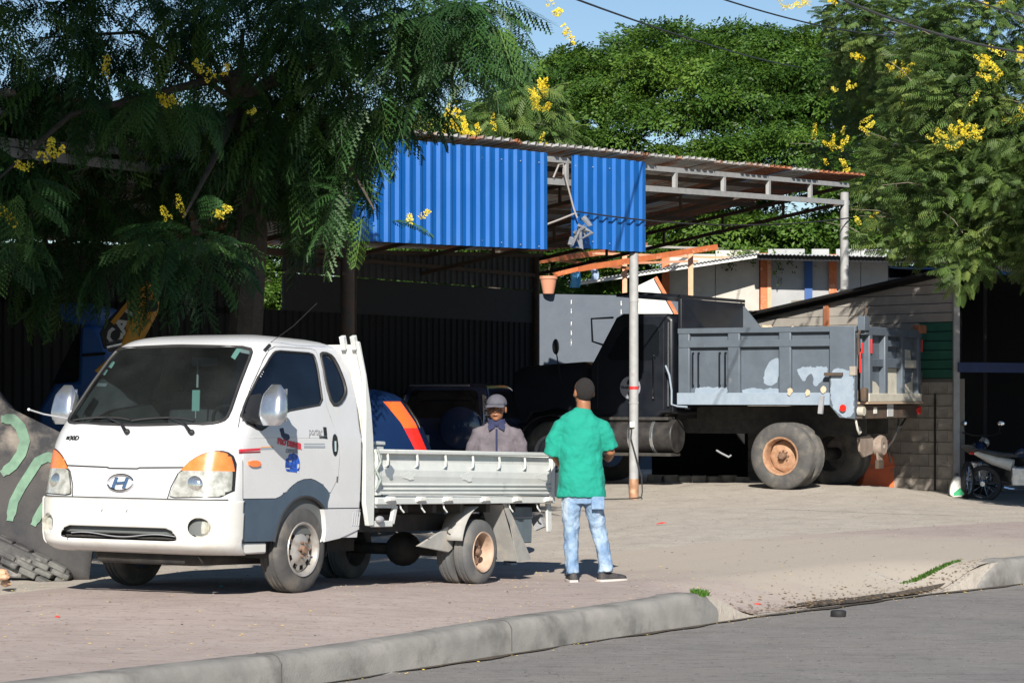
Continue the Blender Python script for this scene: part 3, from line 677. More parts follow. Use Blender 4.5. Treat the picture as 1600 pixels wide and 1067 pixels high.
    # badge text on the bonnet corner, right-hand lettering
    def on_front(x, z, off=.004):
        p = FF(np.array([x, x-.02]), np.array([z, z]), off); a = Vector(p[0]); b = Vector(p[1])
        u = FF(np.array([x]), np.array([z+.02]), off)[0]; return frame_mtx(a, b-a, Vector(u)-a)
    text_mesh('badge_letters', '≡30D', .052, M['blk'], T, on_front(.545, 1.148), .002, sx=1.15, bold=.0015)
    def on_side(y, z, off=.006, slope=0):
        F = SF[-1]; p = F(np.array([y, y-.02]), np.array([z, z+slope*.02]), off); a = Vector(p[0]); b = Vector(p[1]); u = F(np.array([y]), np.array([z+.02]), off)[0]
        return frame_mtx(a, b-a, Vector(u)-a)
    text_mesh('model_lettering', 'porter', .085, M['grey'], T, on_side(-1.265, 1.235), .0015, sx=.8, shear=.2)
    text_mesh('model_lettering', 'II', .085, M['blk'], T, on_side(-1.40, 1.238), .0015, sx=1.1, bold=.004)
    text_mesh('model_lettering', 'K-POWER', .024, M['blk'], T, on_side(-1.37, 1.195), .0015, bold=.001)
    text_mesh('sticker_lettering', 'PRO DRIVER', .058, M['st_red'], T, on_side(-.92, 1.135, slope=-.12), .0015, sx=.95, bold=.0035)
    text_mesh('sticker_lettering', 'EXPRESS', .042, M['grey'], T, on_side(-.95, 1.082), .0015, sx=.95, bold=.001)
    F = SF[-1]
    bl = pm('sticker_blue', (.02, .10, .5), (.01, .04, .2), sc=25, rough=.4, lo=.45, hi=.55)
    tr = patch([(-.865, .968), (-.87, 1.02), (-.90, 1.035), (-.915, 1.06), (-.98, 1.068), (-1.03, 1.05), (-1.055, 1.0), (-1.05, .95), (-1.0, .925), (-.88, .93)], F, off=.0055, step=.015, skirt=.002).build('sticker_picture', bl, T)
    for pl in ([(-.875, .95), (-.92, .948), (-.92, .955), (-.875, .957)], [(-.90, 1.005), (-.94, 1.0), (-.945, 1.012), (-.91, 1.015)], [(-1.02, .95), (-1.045, .965), (-1.045, .99), (-1.02, .985)]):
        patch(pl, F, off=.0068, step=.01, skirt=.001).build('sticker_highlight', M['white'], tr)
    patch([(-.80, 1.245), (-.85, 1.255), (-.86, 1.215), (-.915, 1.205), (-.93, 1.175), (-.87, 1.155), (-.82, 1.19)], F, off=.006, step=.012, skirt=.002).build('sticker_patch', pm('sticker_dark_blue', (.01, .015, .06), rough=.5), T)
    # mirrors
    for s in (-1, 1):
        c = Vector((s*(1.02 if s < 0 else .93), -.46, 1.41))
        m = MB(); rows = []
        for k in range(9):
            t = k/8; z = -.15+.30*t; wd = .112*(1-.35*t**2.5); dp = .075*(1-.25*t**2)*(.8+.2*math.sin(t*math.pi))
            e = min(1, 3.0*min(t+.12, 1.08-t))**.5
            rows.append([(c.x+wd*e*(abs(math.cos(a))**.7*math.copysign(1, math.cos(a)))+s*.02*t*0, c.y+dp*e*(abs(math.sin(a))**.8*math.copysign(1, math.sin(a)))-.05*t, c.z+z) for a in np.linspace(0, 2*math.pi, 20, endpoint=False)])
        m.add([v for r_ in rows for v in r_], [(i*20+j, i*20+(j+1) % 20, (i+1)*20+(j+1) % 20, (i+1)*20+j) for i in range(8) for j in range(20)]+[tuple(range(20))[::-1], tuple(range(160, 180))])
        mr_ = m.build('door_mirror', M['chrome_dull'], T, smooth=True, ang=60)
        MB().box((c.x, c.y-.078, c.z), (.15, .01, .24)).build('mirror_glass', M['chrome'], mr_)
        MB().tube([(s*.82, -.50, 1.30), (s*.9, -.47, 1.29), (s*1.0, -.44, 1.285)], [.035, .025, .022], 8).build('mirror_arm', M['blk'], mr_, smooth=True)
    MB().tube([(.80, -.36, 1.30), (.95, -.26, 1.33), (1.02, -.18, 1.36)], .007, 6).build('guide_rod', M['grey'], T)
    MB().ball((1.025, -.175, 1.362), .012).build('guide_knob', M['white'], T)
    # wipers
    for (x0, x1, dx) in ((.06, .50, 0), (-.52, -.08, 0)):
        q = FF(np.array([x0-.02, x0+.06, x0+.22]), np.array([1.205, 1.262, 1.305]), .03); w_ = MB().tube([tuple(v) for v in q], [.016, .010, .007], 6).build('wiper', M['blk'], T)
        q = FF(np.linspace(x0+.0, x0+.56, 8), np.array([1.288, 1.30, 1.305, 1.307, 1.305, 1.30, 1.293, 1.283]), .018); MB().tube([tuple(v) for v in q], .008, 5).build('wiper_blade', M['rubber'], w_)
        q = FF(np.array([x0-.03, x0-.02]), np.array([1.20, 1.205]), .02); MB().ball(tuple(q[0]), .022).build('wiper_pivot', M['blk'], w_)
    # inside
    MB().box((0, -.62, 1.12), (1.5, .5, .22)).build('dashboard', M['dash'], T, bevel=.06, segs=3)
    for x in (-.42, .42):
        MB().box((x, -1.45, 1.2), (.5, .16, .7), (.2, 0, 0)).build('seat_back', M['seat'], T, bevel=.05, segs=3)
        MB().box((x, -1.50, 1.63), (.26, .1, .18), (.1, 0, 0)).build('headrest', M['seat'], T, bevel=.04, segs=3)
    MB().box((0, -1.2, .95), (1.4, .5, .2)).build('bench', M['seat'], T, bevel=.04)
    st = MB(); st.tube([(-.42+.19*math.cos(a), -.83+.19*math.sin(a)*.5, 1.27+.19*math.sin(a)*.75) for a in np.linspace(0, 2*math.pi, 25)], .014, 6)
    st.build('steering_wheel', M['blk'], T, smooth=True)
    hp = FF(np.array([.0, -.02]), np.array([1.80, 1.80]), -.10)[0]
    MB().box((0, -1.0, 1.76), (.24, .03, .07)).build('rear_view_mirror', M['grey'], T, bevel=.012)
    MB().box((.05, -.98, 1.66), (.012, .012, .20)).build('hanging_cord', M['bedwhite'], T)
    MB().box((.05, -.965, 1.46), (.07, .008, .16)).build('air_freshener', pm('mint_card', (.35, .62, .55), rough=.6), T)
    MB().box((.05, -.965, 1.355), (.006, .006, .06)).build('tassel', M['bedwhite'], T)
    for (x, z, a, b, c) in ((.57, 1.72, .06, .03, 'st_mint'), (.60, 1.66, .05, .025, 'st_mint'), (.55, 1.56, .12, .015, 'grey'), (-.60, 1.83, .07, .035, 'white'), (-.55, 1.80, .04, .05, 'st_mint')):
        patch([(x-a/2, z-b), (x+a/2, z-b*.6), (x+a/2, z+b), (x-a/2, z+b*.7)], FF, off=-.014, step=.03, skirt=.002).build('windscreen_sticker', M[c], T)
    # small black vent on the pillar, aerial
    q = SF[-1](np.array([-.80, -.88]), np.array([1.825, 1.872]), .006); MB().tube([tuple(v) for v in q], .013, 6).build('pillar_trim', M['blk'], T)
    q = [(-.66, -.92, 1.89), (-.80, -1.02, 2.02), (-.93, -1.14, 2.20)]; MB().tube(q, .0022, 5).build('aerial', M['blk'], T)
    # wheels
    W1 = wheel(T, (-.855, -1.135, .347), .329, .195, .195, -1, M['tyre'], M['rimsilver'], holes=10, dish=.03, hub=.03)
    wheel(T, (.855, -1.135, .347), .329, .195, .195, 1, M['tyre'], M['rimsilver'], far=True)
    for s in (-1, 1):
        wheel(T, (s*.80, -3.905, .278), .275, .145, .165, s, M['tyre_old'], M['rimrust'], holes=2, dish=.10, hub=-.02, grooves=2)
        wheel(T, (s*.80-s*.17, -3.905, .278), .275, .145, .165, s, M['tyre_old'], M['rimrust'], far=True, grooves=2)
    # wheel wells, chassis
    for s in (-1, 1):
        m = MB(); pts = [(-1.135+.40*math.cos(a), .355+.40*math.sin(a)) for a in np.linspace(R(-10), R(190), 20)]
        m.add([(s*x, y, z) for x in (.80, .50) for y, z in pts], [(i, i+1, 20+i+1, 20+i) for i in range(19)]).build('wheel_well', M['dark'], T, smooth=True)
    MB().box((0, -1.1, .40), (.95, 1.6, .35)).build('engine_block', M['dark'], T, bevel=.05)
    for s in (-1, 1): MB().box((s*.36, -3.35, .52), (.08, 3.5, .14)).build('chassis_rail', M['dark'], T)
    MB().cyl((-.72, -3.905, .278), (.72, -3.905, .278), .05).build('rear_axle', M['dark'], T)
    MB().ball((0, -3.905, .28), (.16, .15, .15)).build('differential', M['dark'], T, smooth=True)
    MB().box((.2, -2.7, .42), (.5, .7, .28)).build('battery_box', M['dark'], T)
    MB().box((0, -1.92, .9), (1.6, .03, .8)).build('cab_rear_panel', M['white'], T)
    # flat bed
    bw = M['bedwhite']
    MB().box((0, -3.615, .725), (1.60, 2.95, .04)).build('bed_floor', bw, T)
    for y in np.linspace(-2.3, -4.95, 7): MB().box((0, y, .66), (1.5, .06, .09)).build('cross_member', M['dark'], T)
    def gate(s):
        x = s*.82; y0, y1 = -2.150, -5.080
        g = MB(); pr_ = [(-.01, .76), (.010, .76), (.012, .86), (.022, .91), (.020, .96), (.004, 1.0), (-.006, 1.03), (-.006, 1.10), (-.018, 1.10), (-.018, .76)]; g.add([(x+s*a_, y_, z_) for y_ in (y0, y1) for a_, z_ in pr_], [tuple(range(10)), tuple(range(10, 20))]+[(i, (i+1) % 10, 10+(i+1) % 10, 10+i) for i in range(10)])
        G = g.build('side_gate', bw, T)
        zb = lambda y: (y-y0)/(y1-y0)*.025
        m = MB(); m.beam((x+s*.014, y0, 1.103), (x+s*.014, y1, 1.128), .055, .035); m.build('top_rail', bw, G, bevel=.008)
        m = MB()
        for z, h in ((.775, .022), (.84, .014), (.805, .010)): m.beam((x+s*.016, y0, z), (x+s*.016, y1, z+.012), .018, h)
        m.build('pressed_rib', bw, G, bevel=.004)
        MB().box((x+s*.012, y0-.035, .935), (.03, .07, .36)).build('end_post', bw, G, bevel=.006); MB().box((x+s*.012, y1+.03, .94), (.03, .06, .38)).build('end_post', bw, G, bevel=.006)
        for y in (-2.291, -2.735, -3.177, -3.621, -4.067, -4.513, -4.964):
            MB().tube([(x+s*.03, y, 1.09), (x+s*.036, y, 1.05), (x+s*.034, y, 1.0), (x+s*.016, y, .985)], .0095, 5).build('rope_hook', bw, G, smooth=True)
        MB().beam((x+s*.004, -2.16, .712), (x+s*.004, -5.09, .722), .045, .055).build('bed_edge_rail', bw, T, bevel=.006)
        for y in (-2.337, -2.795, -3.217, -3.834, -4.382, -4.943):
            h = MB(); h.box((x+s*.040, y, .731), (.045, .085, .034)); h.cyl((x+s*.03, y-.06, .722), (x+s*.03, y+.06, .722), .019, n=8); h.build('gate_hinge', M['white_dirty'], T, bevel=.005)
        for y in (-2.53, -2.85, -3.2, -4.30, -4.79): MB().tube([(x+s*.0, y, .69), (x+s*.01, y-.01, .65), (x+s*.02, y-.04, .62)], .007, 5).build('tie_hook', bw, T)
        return G
    G = gate(-1); gate(1)
    for (y, z, a, b, c) in ((-2.34, .94, .13, .10, 'wear'), (-2.62, .915, .22, .06, 'wear2'), (-3.55, .915, .2, .07, 'wear2'), (-4.85, .93, .25, .06, 'wear2')):
        pts = [(y+a/2*math.cos(t)*(1+.25*math.sin(5*t)), z+b/2*math.sin(t)*(1+.3*math.cos(3*t))) for t in np.linspace(0, 2*math.pi, 14, endpoint=False)]
        m = MB(); m.prism(pts, -.836, -.8435, 'x'); m.build('worn_mark', M[c], G)
    MB().box((0, -5.09, .93), (1.62, .022, .36)).build('tail_gate', bw, T, bevel=.004)
    MB().box((0, -5.10, 1.125), (1.64, .05, .035)).build('tail_gate_rail', bw, T, bevel=.006)
    MB().box((-.845, -5.125, .86), (.05, .035, .22)).build('gate_latch', bw, T, bevel=.01)
    # headboard
    for s in (-1, 1):
        pl = [(-1.845, 1.955), (-1.885, 1.955), (-1.985, 1.70), (-2.06, 1.44), (-2.10, 1.22), (-2.135, .82), (-2.135, .515), (-2.055, .515), (-2.0, .70), (-1.985, 1.10), (-1.98, 1.42), (-1.955, 1.70)]
        MB().prism(pl, s*.80, s*.84, 'x').build('headboard_frame', bw, T, bevel=.008)
        MB().prism([(-2.137, .515), (-2.137, .69), (-2.50, .69), (-2.47, .56), (-2.43, .515)], s*.79, s*.815, 'x')
        m = MB()
        for a, b in (((-2.137, .53), (-2.44, .53)), ((-2.44, .53), (-2.49, .68)), ((-2.49, .68), (-2.137, .68))): m.beam((s*.805, *a), (s*.805, *b), .03, .05)
        m.build('side_bracket', bw, T, bevel=.006)
        MB().ball((s*.835, -2.22, .565), (.03, .05, .03)).build('bracket_lamp', M['grey'], T)
    for x in (-.80, -.70): MB().box((x, -1.855, 1.945), (.04, .045, .11), (-.35, 0, .0)).build('headboard_post', bw, T, bevel=.004)
    MB().add([(x_, y_, z_) for x_ in (-.79, .79) for y_, z_ in ((-2.09, 1.2), (-2.04, 1.44), (-1.97, 1.70), (-1.88, 1.93))], [(i, i+1, 5+i, 4+i) for i in range(3)]).build('headboard_mesh', M['white_dirty'], T, solid=.012)
    MB().box((0, -2.10, 1.0), (1.6, .025, .45)).build('headboard_panel', bw, T)
    MB().tube([(-.86, -2.13, 1.12), (-.88, -2.15, 1.02), (-.86, -2.12, .95), (-.89, -2.14, .88), (-.86, -2.12, .80)], .012, 6).build('rope_bundle', pm('green_grey_rope', (.18, .24, .22), (.3, .32, .3), sc=40), T)
    # mud guards and flaps
    gm = pm('dusty_mudguard', (.34, .34, .33), (.27, .265, .25), sc=6, rough=.8, dirt=(.45, .40, .33), dsc=4)
    MB().prism([(-3.10, .335), (-3.60, .275), (-3.66, .30), (-3.72, .45), (-3.60, .50)], -.62, -.645, 'x').build('front_flap', gm, T, bevel=.006)
    m = MB(); pts = [(-3.905+.32*math.cos(a), .30+.34*math.sin(a)) for a in np.linspace(R(150), R(28), 12)][::-1]
    m = MB(); pts = [(-3.905+.345*math.cos(a), .33+.345*math.sin(a)) for a in np.linspace(R(8), R(75), 10)]
    m.add([(x, y, z) for x in (-.80, -.58) for y, z in pts], [(i, i+1, 11+i, 10+i) for i in range(9)])
    m.build('mudguard_front', gm, T, smooth=True, solid=.008)
    MB().add([(-.80, -4.22, .68), (-.60, -4.20, .68), (-.60, -4.50, .19), (-.80, -4.52, .19)], [(0, 1, 2, 3)]).add([(-.805, -4.22, .69), (-.805, -4.29, .69), (-.805, -4.74, .20), (-.805, -4.50, .18), (-.805, -4.36, .50)], [(0, 1, 2, 3, 4)]).build('rear_flap', gm, T, solid=.01)
    tb = MB().box((-.55, -4.72, .50), (.34, .36, .32)).build('tool_box', pm('grey_tool_box', (.12, .16, .19), (.09, .12, .14), rough=.6), T, bevel=.008)
    MB().box((-.55, -4.72, .565), (.35, .37, .012)).build('tool_box_lid', M['grey'], tb)
    MB().prism([(-5.02, .69), (-5.10, .69), (-5.125, .47), (-5.10, .435), (-5.05, .44)], -.78, -.80, 'x').build('rear_stay', bw, T, bevel=.004)
    MB().box((-.45, -5.05, .50), (.34, .06, .14)).build('tail_lamp', M['redlens'], T, bevel=.01)
    MB().box((-.7, -5.05, .52), (.1, .05, .12), (0, .4, 0)).build('plate_bracket', M['grey'], T)
    return T, sh
def _strip(FF, x0, x1, z, off, h, n=20):
    xs = np.linspace(x0, x1, n); a = FF(xs, np.full(n, z-h), off); b = FF(xs, np.full(n, z+h), off); c = FF(xs, np.full(n, z), off-.04)
    vs = [tuple(v) for v in a]+[tuple(v) for v in b]+[tuple(v) for v in c]
    return vs, [(i, i+1, n+i+1, n+i) for i in range(n-1)]+[(n+i, n+i+1, 2*n+i+1, 2*n+i) for i in range(n-1)]
M['st_red'] = pm('sticker_red', (.55, .03, .05), rough=.4); M['st_dred'] = pm('sticker_maroon', (.2, .02, .03), rough=.4)
M['st_or'] = pm('sticker_orange', (.75, .35, .12), rough=.4); M['st_gr'] = pm('sticker_grey', (.28, .31, .35), rough=.4); M['st_mint'] = pm('sticker_mint', (.45, .7, .62), rough=.5)
M['chrome_dull'] = pm('dull_chrome', (.62, .65, .69), (.45, .48, .52), sc=12, rough=.22, metal=.85)
M['bumper'] = pm('dusty_white_bumper', (.62, .62, .60), (.57, .57, .54), sc=4, rough=.36, coat=.4, dirt=(.46, .41, .31), dsc=3.2, dlo=.52, dhi=.8)
M['lampbulb'] = pm('lamp_reflector', (.85, .85, .82), (.6, .6, .55), sc=50, rough=.1, metal=.9)
M['wear'] = pm('bare_grey_patch', (.20, .24, .27), rough=.6); M['wear2'] = pm('faded_scuff', (.52, .55, .53), (.63, .65, .63), sc=70, rough=.6, lo=.48, hi=.52)
PT, PSH = porter()
# ridged white boxes carried on the bed
M['foam'] = pm('pale_box', (.50, .53, .53), (.42, .45, .46), sc=6, rough=.7)
ap = MB(); ap.box((-.50, -2.32, .94), (.34, .40, .42)); 
bx = ap.build('carton', M['foam'], None, bevel=.01); bx.matrix_world = Matrix.LocRotScale(PT.location, PT.rotation_euler, None)
MB().box((-.50, -2.32, 1.17), (.36, .42, .035)).build('lid', M['foam'], bx, bevel=.01)
tag(bx, 'pale grey carton with a lid standing behind the cab on the white truck bed', 'carton')
# ------------------------------------------------------------------ open repair shed along the street
M['steel'] = pm('grey_painted_steel', (.34, .345, .35), (.27, .28, .285), sc=9, rough=.6, dirt=(.25, .12, .06), dsc=5, dlo=.66, dhi=.78)
M['steeldark'] = pm('dark_rusty_steel', (.05, .045, .04), (.10, .06, .035), sc=8, rough=.8)
M['blue'] = pm('blue_coated_sheet', (.004, .095, .36), (.006, .11, .40), sc=1.2, rough=.42, spec=.4, dirt=(.02, .12, .34), dsc=3, streak=(4, 4, .5), dlo=.5, dhi=.8)
M['zinc'] = pm('weathered_zinc_sheet', (.36, .36, .35), (.46, .46, .45), sc=4, rough=.5, metal=.3, dirt=(.34, .13, .05), dsc=2.2, dlo=.50, dhi=.62)
M['zincrust'] = pm('rusty_roof_sheet', (.34, .12, .05), (.22, .09, .05), sc=5, rough=.8, dirt=(.40, .36, .32), dsc=3, dlo=.6, dhi=.7)
M['cladgrey'] = pm('dull_grey_cladding', (.05, .054, .062), (.038, .042, .05), sc=3, rough=.7, dirt=(.05, .045, .04), dsc=4, streak=(3, 3, .4))
M['wallblack'] = pm('shade_black_wall', (.007, .008, .010), (.012, .012, .014), sc=2, rough=.85)  # near-black, so the interior shade is deepened by the wall colour
FA = Vector((1.75, 36, 0)); FD = Vector((4.19, 7.0, 0)).normalized(); FN = Vector((-FD.y, FD.x, 0))      # along the front, and inwards
def ftop(u): return 5.08+.040*u            # top of the front truss at u metres right of the centre post
def FPt(u, v, z): return FA+FD*u+FN*v+Vector((0, 0, z))
def rz(u, v): return ftop(u)+.06-.175*v      # roof plane
def corr(name, a, ex, L, ey, H, mat, parent, pitch=.25, depth=.035, rib=.35, kind='trap', thick=.0015, nh=1, wob=0):
    "one ribbed sheet: from a, L metres along ex, H metres along ey"
    ex = Vector(ex).normalized(); ey = Vector(ey).normalized(); nz_ = ex.cross(ey).normalized(); pts = []
    if kind == 'trap':
        u = 0
        while u < L-1e-6:
            for t, d in ((0, 0), (rib*.28, 1), (rib*.28+rib*.45, 1), (rib, 0)):
                q = u+pitch*(t+.3)
                if q <= L: pts.append((q, d*depth))
            u += pitch
        pts = [(0, 0)]+pts+[(L, 0)]
    else:
        n = int(L/pitch*6)+1
        pts = [(L*i/n, depth*.5*(1+math.sin(2*math.pi*L*i/n/pitch))) for i in range(n+1)]
    m = MB(); a = Vector(a); vs = []
    for j in range(nh+1):
        for u, d in pts: vs.append(a+ex*u+ey*(H*j/nh)+nz_*(d+wob*math.sin(j*2.1+u*1.3)))
    n = len(pts); m.add(vs, [(j*n+i, j*n+i+1, (j+1)*n+i+1, (j+1)*n+i) for j in range(nh) for i in range(n-1)])
    return m.build(name, mat, parent, solid=thick, fix=False, smooth=(kind != 'trap'))
SH = thing('repair_shed', 'open steel repair shed with grey truss, rusty corrugated roof and blue sheet cladding', 'shed')
U0, U1 = -15.5, 8.15; DEP = 6.3
# posts
def post(u, v, z1, r, mat, nm='post'):
    p = FPt(u, v, 0); return MB().cyl((p.x, p.y, GZ(p.x, p.y)-.3), (p.x, p.y, z1), r, n=16).build(nm, mat, SH, smooth=True)
pc = post(0, -.06, 3.72, .068, M['steel']); pc['label'] = 'round grey centre post with rusty foot, red tape and a looped cable'
post(8.0, 0, 5.2, .075, M['steel'])
post(-7.35, -.02, 4.6, .085, M['steeldark']); post(-15.2, 0, 4.4, .08, M['steeldark'])
b_ = FPt(0, -.06, 0); g_ = GZ(b_.x, b_.y)
MB().cyl((b_.x, b_.y, g_-.05), (b_.x, b_.y, g_+.30), .071, n=16).build('rusty_sleeve', M['rimrust2'], pc, smooth=True)
MB().cyl((b_.x, b_.y, 1.71), (b_.x, b_.y, 1.755), .0705, n=16).build('red_tape', M['red'], pc, smooth=True)
for z in (1.50, 3.0): MB().cyl((b_.x, b_.y, z), (b_.x, b_.y, z+.03), .073, n=16).build('weld_collar', M['steel'], pc, smooth=True)
bb = MB().box((b_.x-.03, b_.y-.085, 1.19), (.07, .06, .08)).build('cable_clamp', M['white_dirty'], pc, bevel=.01)
MB().tube([(b_.x-.03, b_.y-.10, 1.19), (b_.x-.05, b_.y-.12, 1.0), (b_.x+.03, b_.y-.13, .7), (b_.x+.11, b_.y-.12, .42), (b_.x+.12, b_.y-.12, .2), (b_.x+.10, b_.y-.15, g_+.03), (b_.x-.05, b_.y-.3, g_+.02), (b_.x-.45, b_.y-.35, g_+.015), (b_.x-1.0, b_.y-.3, g_+.015)], .010, 6).build('hanging_cable', M['rubber'], bb, smooth=True)
for u in (-14.5, -7.4, 1.9, 8.0): post(u, DEP, rz(u, DEP)-.1, .07, M['steeldark'])
# front truss: two chords and uprights
tr = bpy.data.objects.new('front_truss', None); COL.objects.link(tr); tr.parent = SH
def fbeam(u0, u1, zf, w, h, mat, nm, par=tr, v=0.): return MB().beam(FPt(u0, v, zf(u0)), FPt(u1, v, zf(u1)), w, h).build(nm, mat, par)
fbeam(U0, U1, lambda u: ftop(u)-.07, .06, .075, M['steel'], 'top_chord'); fbeam(U0, U1, lambda u: ftop(u)-.38, .06, .085, M['steel'], 'bottom_chord')
u = U0+.05
while u < U1+.01:
    MB().beam(FPt(u, 0, ftop(u)-.34), FPt(u, 0, ftop(u)-.10), .058, .075, up=FD).build('upright', M['steel'], tr); u += 1.69
# cross rafters and purlins
for u in (-15.4, -11.4, -7.4, -3.6, 0, 4.0, 8.05):
    r_ = bpy.data.objects.new('rafter', None); COL.objects.link(r_); r_.parent = SH
    MB().beam(FPt(u, .04, rz(u, 0)-.16), FPt(u, DEP, rz(u, DEP)-.16), .05, .06).build('rafter_top', M['steeldark'], r_)
    MB().beam(FPt(u, .04, rz(u, 0)-.44), FPt(u, DEP, rz(u, DEP)-.44), .05, .06).build('rafter_bottom', M['steeldark'], r_)
    for v in (1.2, 2.4, 3.6, 4.8): MB().beam(FPt(u, v, rz(u, v)-.42), FPt(u, v, rz(u, v)-.17), .04, .04, up=FD).build('rafter_strut', M['steeldark'], r_)
for v in (.6, 1.8, 3.0, 4.2, 5.4, 6.25): MB().beam(FPt(U0, v, rz(U0, v)-.09), FPt(U1, v, rz(U1, v)-.09), .05, .07).build('purlin', M['steeldark'], SH)
MB().beam(FPt(U0, DEP, 3.9), FPt(8.0, DEP, 3.9), .05, .07).build('back_rail', M['steeldark'], SH)
MB().beam(FPt(-15, -.02, 4.05), FPt(-7.4, -.02, 4.12), .06, .10).build('front_rail', M['steel'], SH)
# roof sheets, one metre wide
rd = (FPt(0, 1, rz(0, 1))-FPt(0, 0, rz(0, 0))).normalized(); fd3 = (FPt(1, 0, rz(1, 0))-FPt(0, 0, rz(0, 0))).normalized()
k = 0; u = U0
while u < U1:
    mt = M['zincrust'] if u > 4.2 and k % 4 != 1 else M['zinc']
    corr('roof_sheet', FPt(u, -.12-.05*(k % 2), rz(u, 0)+.035+.006*(k % 3)), fd3, 1.03, rd, DEP+.3+.04*(k % 3), mt, SH, pitch=.22, depth=.045, rib=.5, nh=2); u += 1.0; k += 1
# blue cladding panels on the front
def clad(u0, u1, zb0, zb1, nm, lab):
    e = bpy.data.objects.new(nm, None); COL.objects.link(e); e.parent = SH; e['label'] = lab
    n = max(1, round((u1-u0)/1.05)); w_ = (u1-u0)/n
    for i in range(n):
        a = u0+i*w_; zb = zb0+(zb1-zb0)*(a-u0)/(u1-u0); zt = ftop(a)-.02
        corr('cladding_sheet', FPt(a, -.085-.004*(i % 2), zb), FD+Vector((0, 0, .03)), w_+.02, (0, 0, 1), zt-zb+.03, M['blue'], e, pitch=w_/4.0, depth=-.045 if False else .04, rib=.46)
    for i in range(int((u1-u0)*4)):
        a = u0+.1+i*.25
        for zz in (ftop(a)-.14, (zb0+zb1)/2+.10): MB().ball(FPt(a, -.10, zz), .009, 6, 4).build('screw', M['steel'], e) if i % 2 == 0 else None
    return e
clad(-7.45, -2.62, 3.50, 3.64, 'blue_cladding', 'long run of blue ribbed sheets left of the gap'); clad(-1.92, .30, 3.70, 3.74, 'blue_cladding', 'short run of blue ribbed sheets by the centre post')
# back wall: grey cladding above, dark wall below, with a gap at the left
bw_ = bpy.data.objects.new('back_wall', None); COL.objects.link(bw_); bw_.parent = SH
def backsheet(u, w_, z0, z1, mat, nm): return corr(nm, FPt(u, DEP+.06, z0), FD, w_, (0, 0, 1), z1-z0 if z1 > z0 else z1, mat, bw_, pitch=.2, depth=.03, rib=.5)
BU0, BU1 = -14.5, 1.9
def ux(px, v):
    "position along the shed for an image column at depth v"
    k = (px-800)/FP; b = FA+FN*v; return (k*b.y-b.x)/(FD.x-k*FD.y)
def ZZ0(py): y_ = FPt(hole0, DEP, 0).y; return CH-(py-HY)*y_/FP
hole0, hole1 = ux(409, DEP), ux(446, DEP); gr1 = ux(841, DEP)
u = hole1
while u < gr1-.01:
    w_ = min(1.0, gr1-u); backsheet(u, w_+.01, 3.62, rz(u, DEP)-.05, M['cladgrey'], 'back_cladding'); u += 1.0
u = -15
while u < ux(838, DEP):
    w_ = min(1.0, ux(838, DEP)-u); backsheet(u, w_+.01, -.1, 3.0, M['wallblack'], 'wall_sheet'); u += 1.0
MB().box(FPt((hole1+gr1)/2, DEP+.05, 3.30), (.04, (gr1-hole1), .60), Matrix((FN, FD, Vector((0, 0, 1)))).transposed()).build('lintel_band', pm('dim_grey_band', (.018, .02, .024), (.03, .03, .034), sc=6, rough=.8), bw_)
u = -15
while u < hole0:
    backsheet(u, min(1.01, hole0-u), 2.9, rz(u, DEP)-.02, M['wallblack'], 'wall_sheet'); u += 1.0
MB().box(FPt((hole0+hole1)/2, DEP+.05, ZZ0(350)+.6), (.04, hole1-hole0+.1, 1.2), Matrix((FN, FD, Vector((0, 0, 1)))).transposed()).build('wall_board', M['wallblack'], bw_)
# left end wall
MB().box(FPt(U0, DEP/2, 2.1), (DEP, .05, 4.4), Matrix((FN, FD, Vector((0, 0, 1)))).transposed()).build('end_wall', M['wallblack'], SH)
# cable across the front, rags and rope tied at the gap
def sag(a, b, s, n=14): a = Vector(a); b = Vector(b); return [a.lerp(b, i/n)-Vector((0, 0, s*4*(i/n)*(1-i/n))) for i in range(n+1)]
q1 = FPt(-1.92, -.16, 4.21); q2 = FPt(8.0, -.12, 4.75); 
cbl = MB().tube(sag(q1, q2, .16), .012, 5).build('front_cable', M['rubber'], None, smooth=True); tag(cbl, 'thin black cable strung across the blue sheet to the right shed post', 'cable')
ragm = pm('grey_blue_rag', (.22, .23, .25), (.12, .14, .18), sc=9, rough=.9, bump=.5, bs=20)
rb = MB(); q = FPt(-1.90, -.20, 4.02)
for i in range(9):
    a = q+Vector((random.uniform(-.10, .10), random.uniform(-.05, .03), random.uniform(-.22, .12))); rb.tube([a, a+Vector((random.uniform(-.12, .12), -.02, random.uniform(-.15, .1))), a+Vector((random.uniform(-.1, .1), 0, random.uniform(-.22, -.05)))], [.045, .035, .008], 7)
ro = rb.build('tied_rags', ragm, None, smooth=True); tag(ro, 'bundle of grey rags tied at the left edge of the short blue panel', 'rags', kind='stuff')
ho = MB().tube([FPt(-2.35, -.04, 4.66), FPt(-2.30, -.1, 4.84), FPt(-2.18, -.1, 4.86), FPt(-2.12, -.1, 4.70), FPt(-1.95, -.14, 4.25), FPt(-1.92, -.18, 4.12)], .013, 7).build('hanging_rope', pm('pale_rope', (.30, .28, .27), rough=.9), None, smooth=True)
tag(ho, 'pale rope hooked over the truss in the gap between blue panels', 'rope')
h2 = MB().tube(sag(FPt(-3.3, .3, 3.75), FPt(-1.93, -.14, 4.18), .02), .014, 6).build('hanging_rope', bpy.data.materials['pale_rope'], None); tag(h2, 'thin pale rope slanting up from the gap to the tied rags', 'rope')
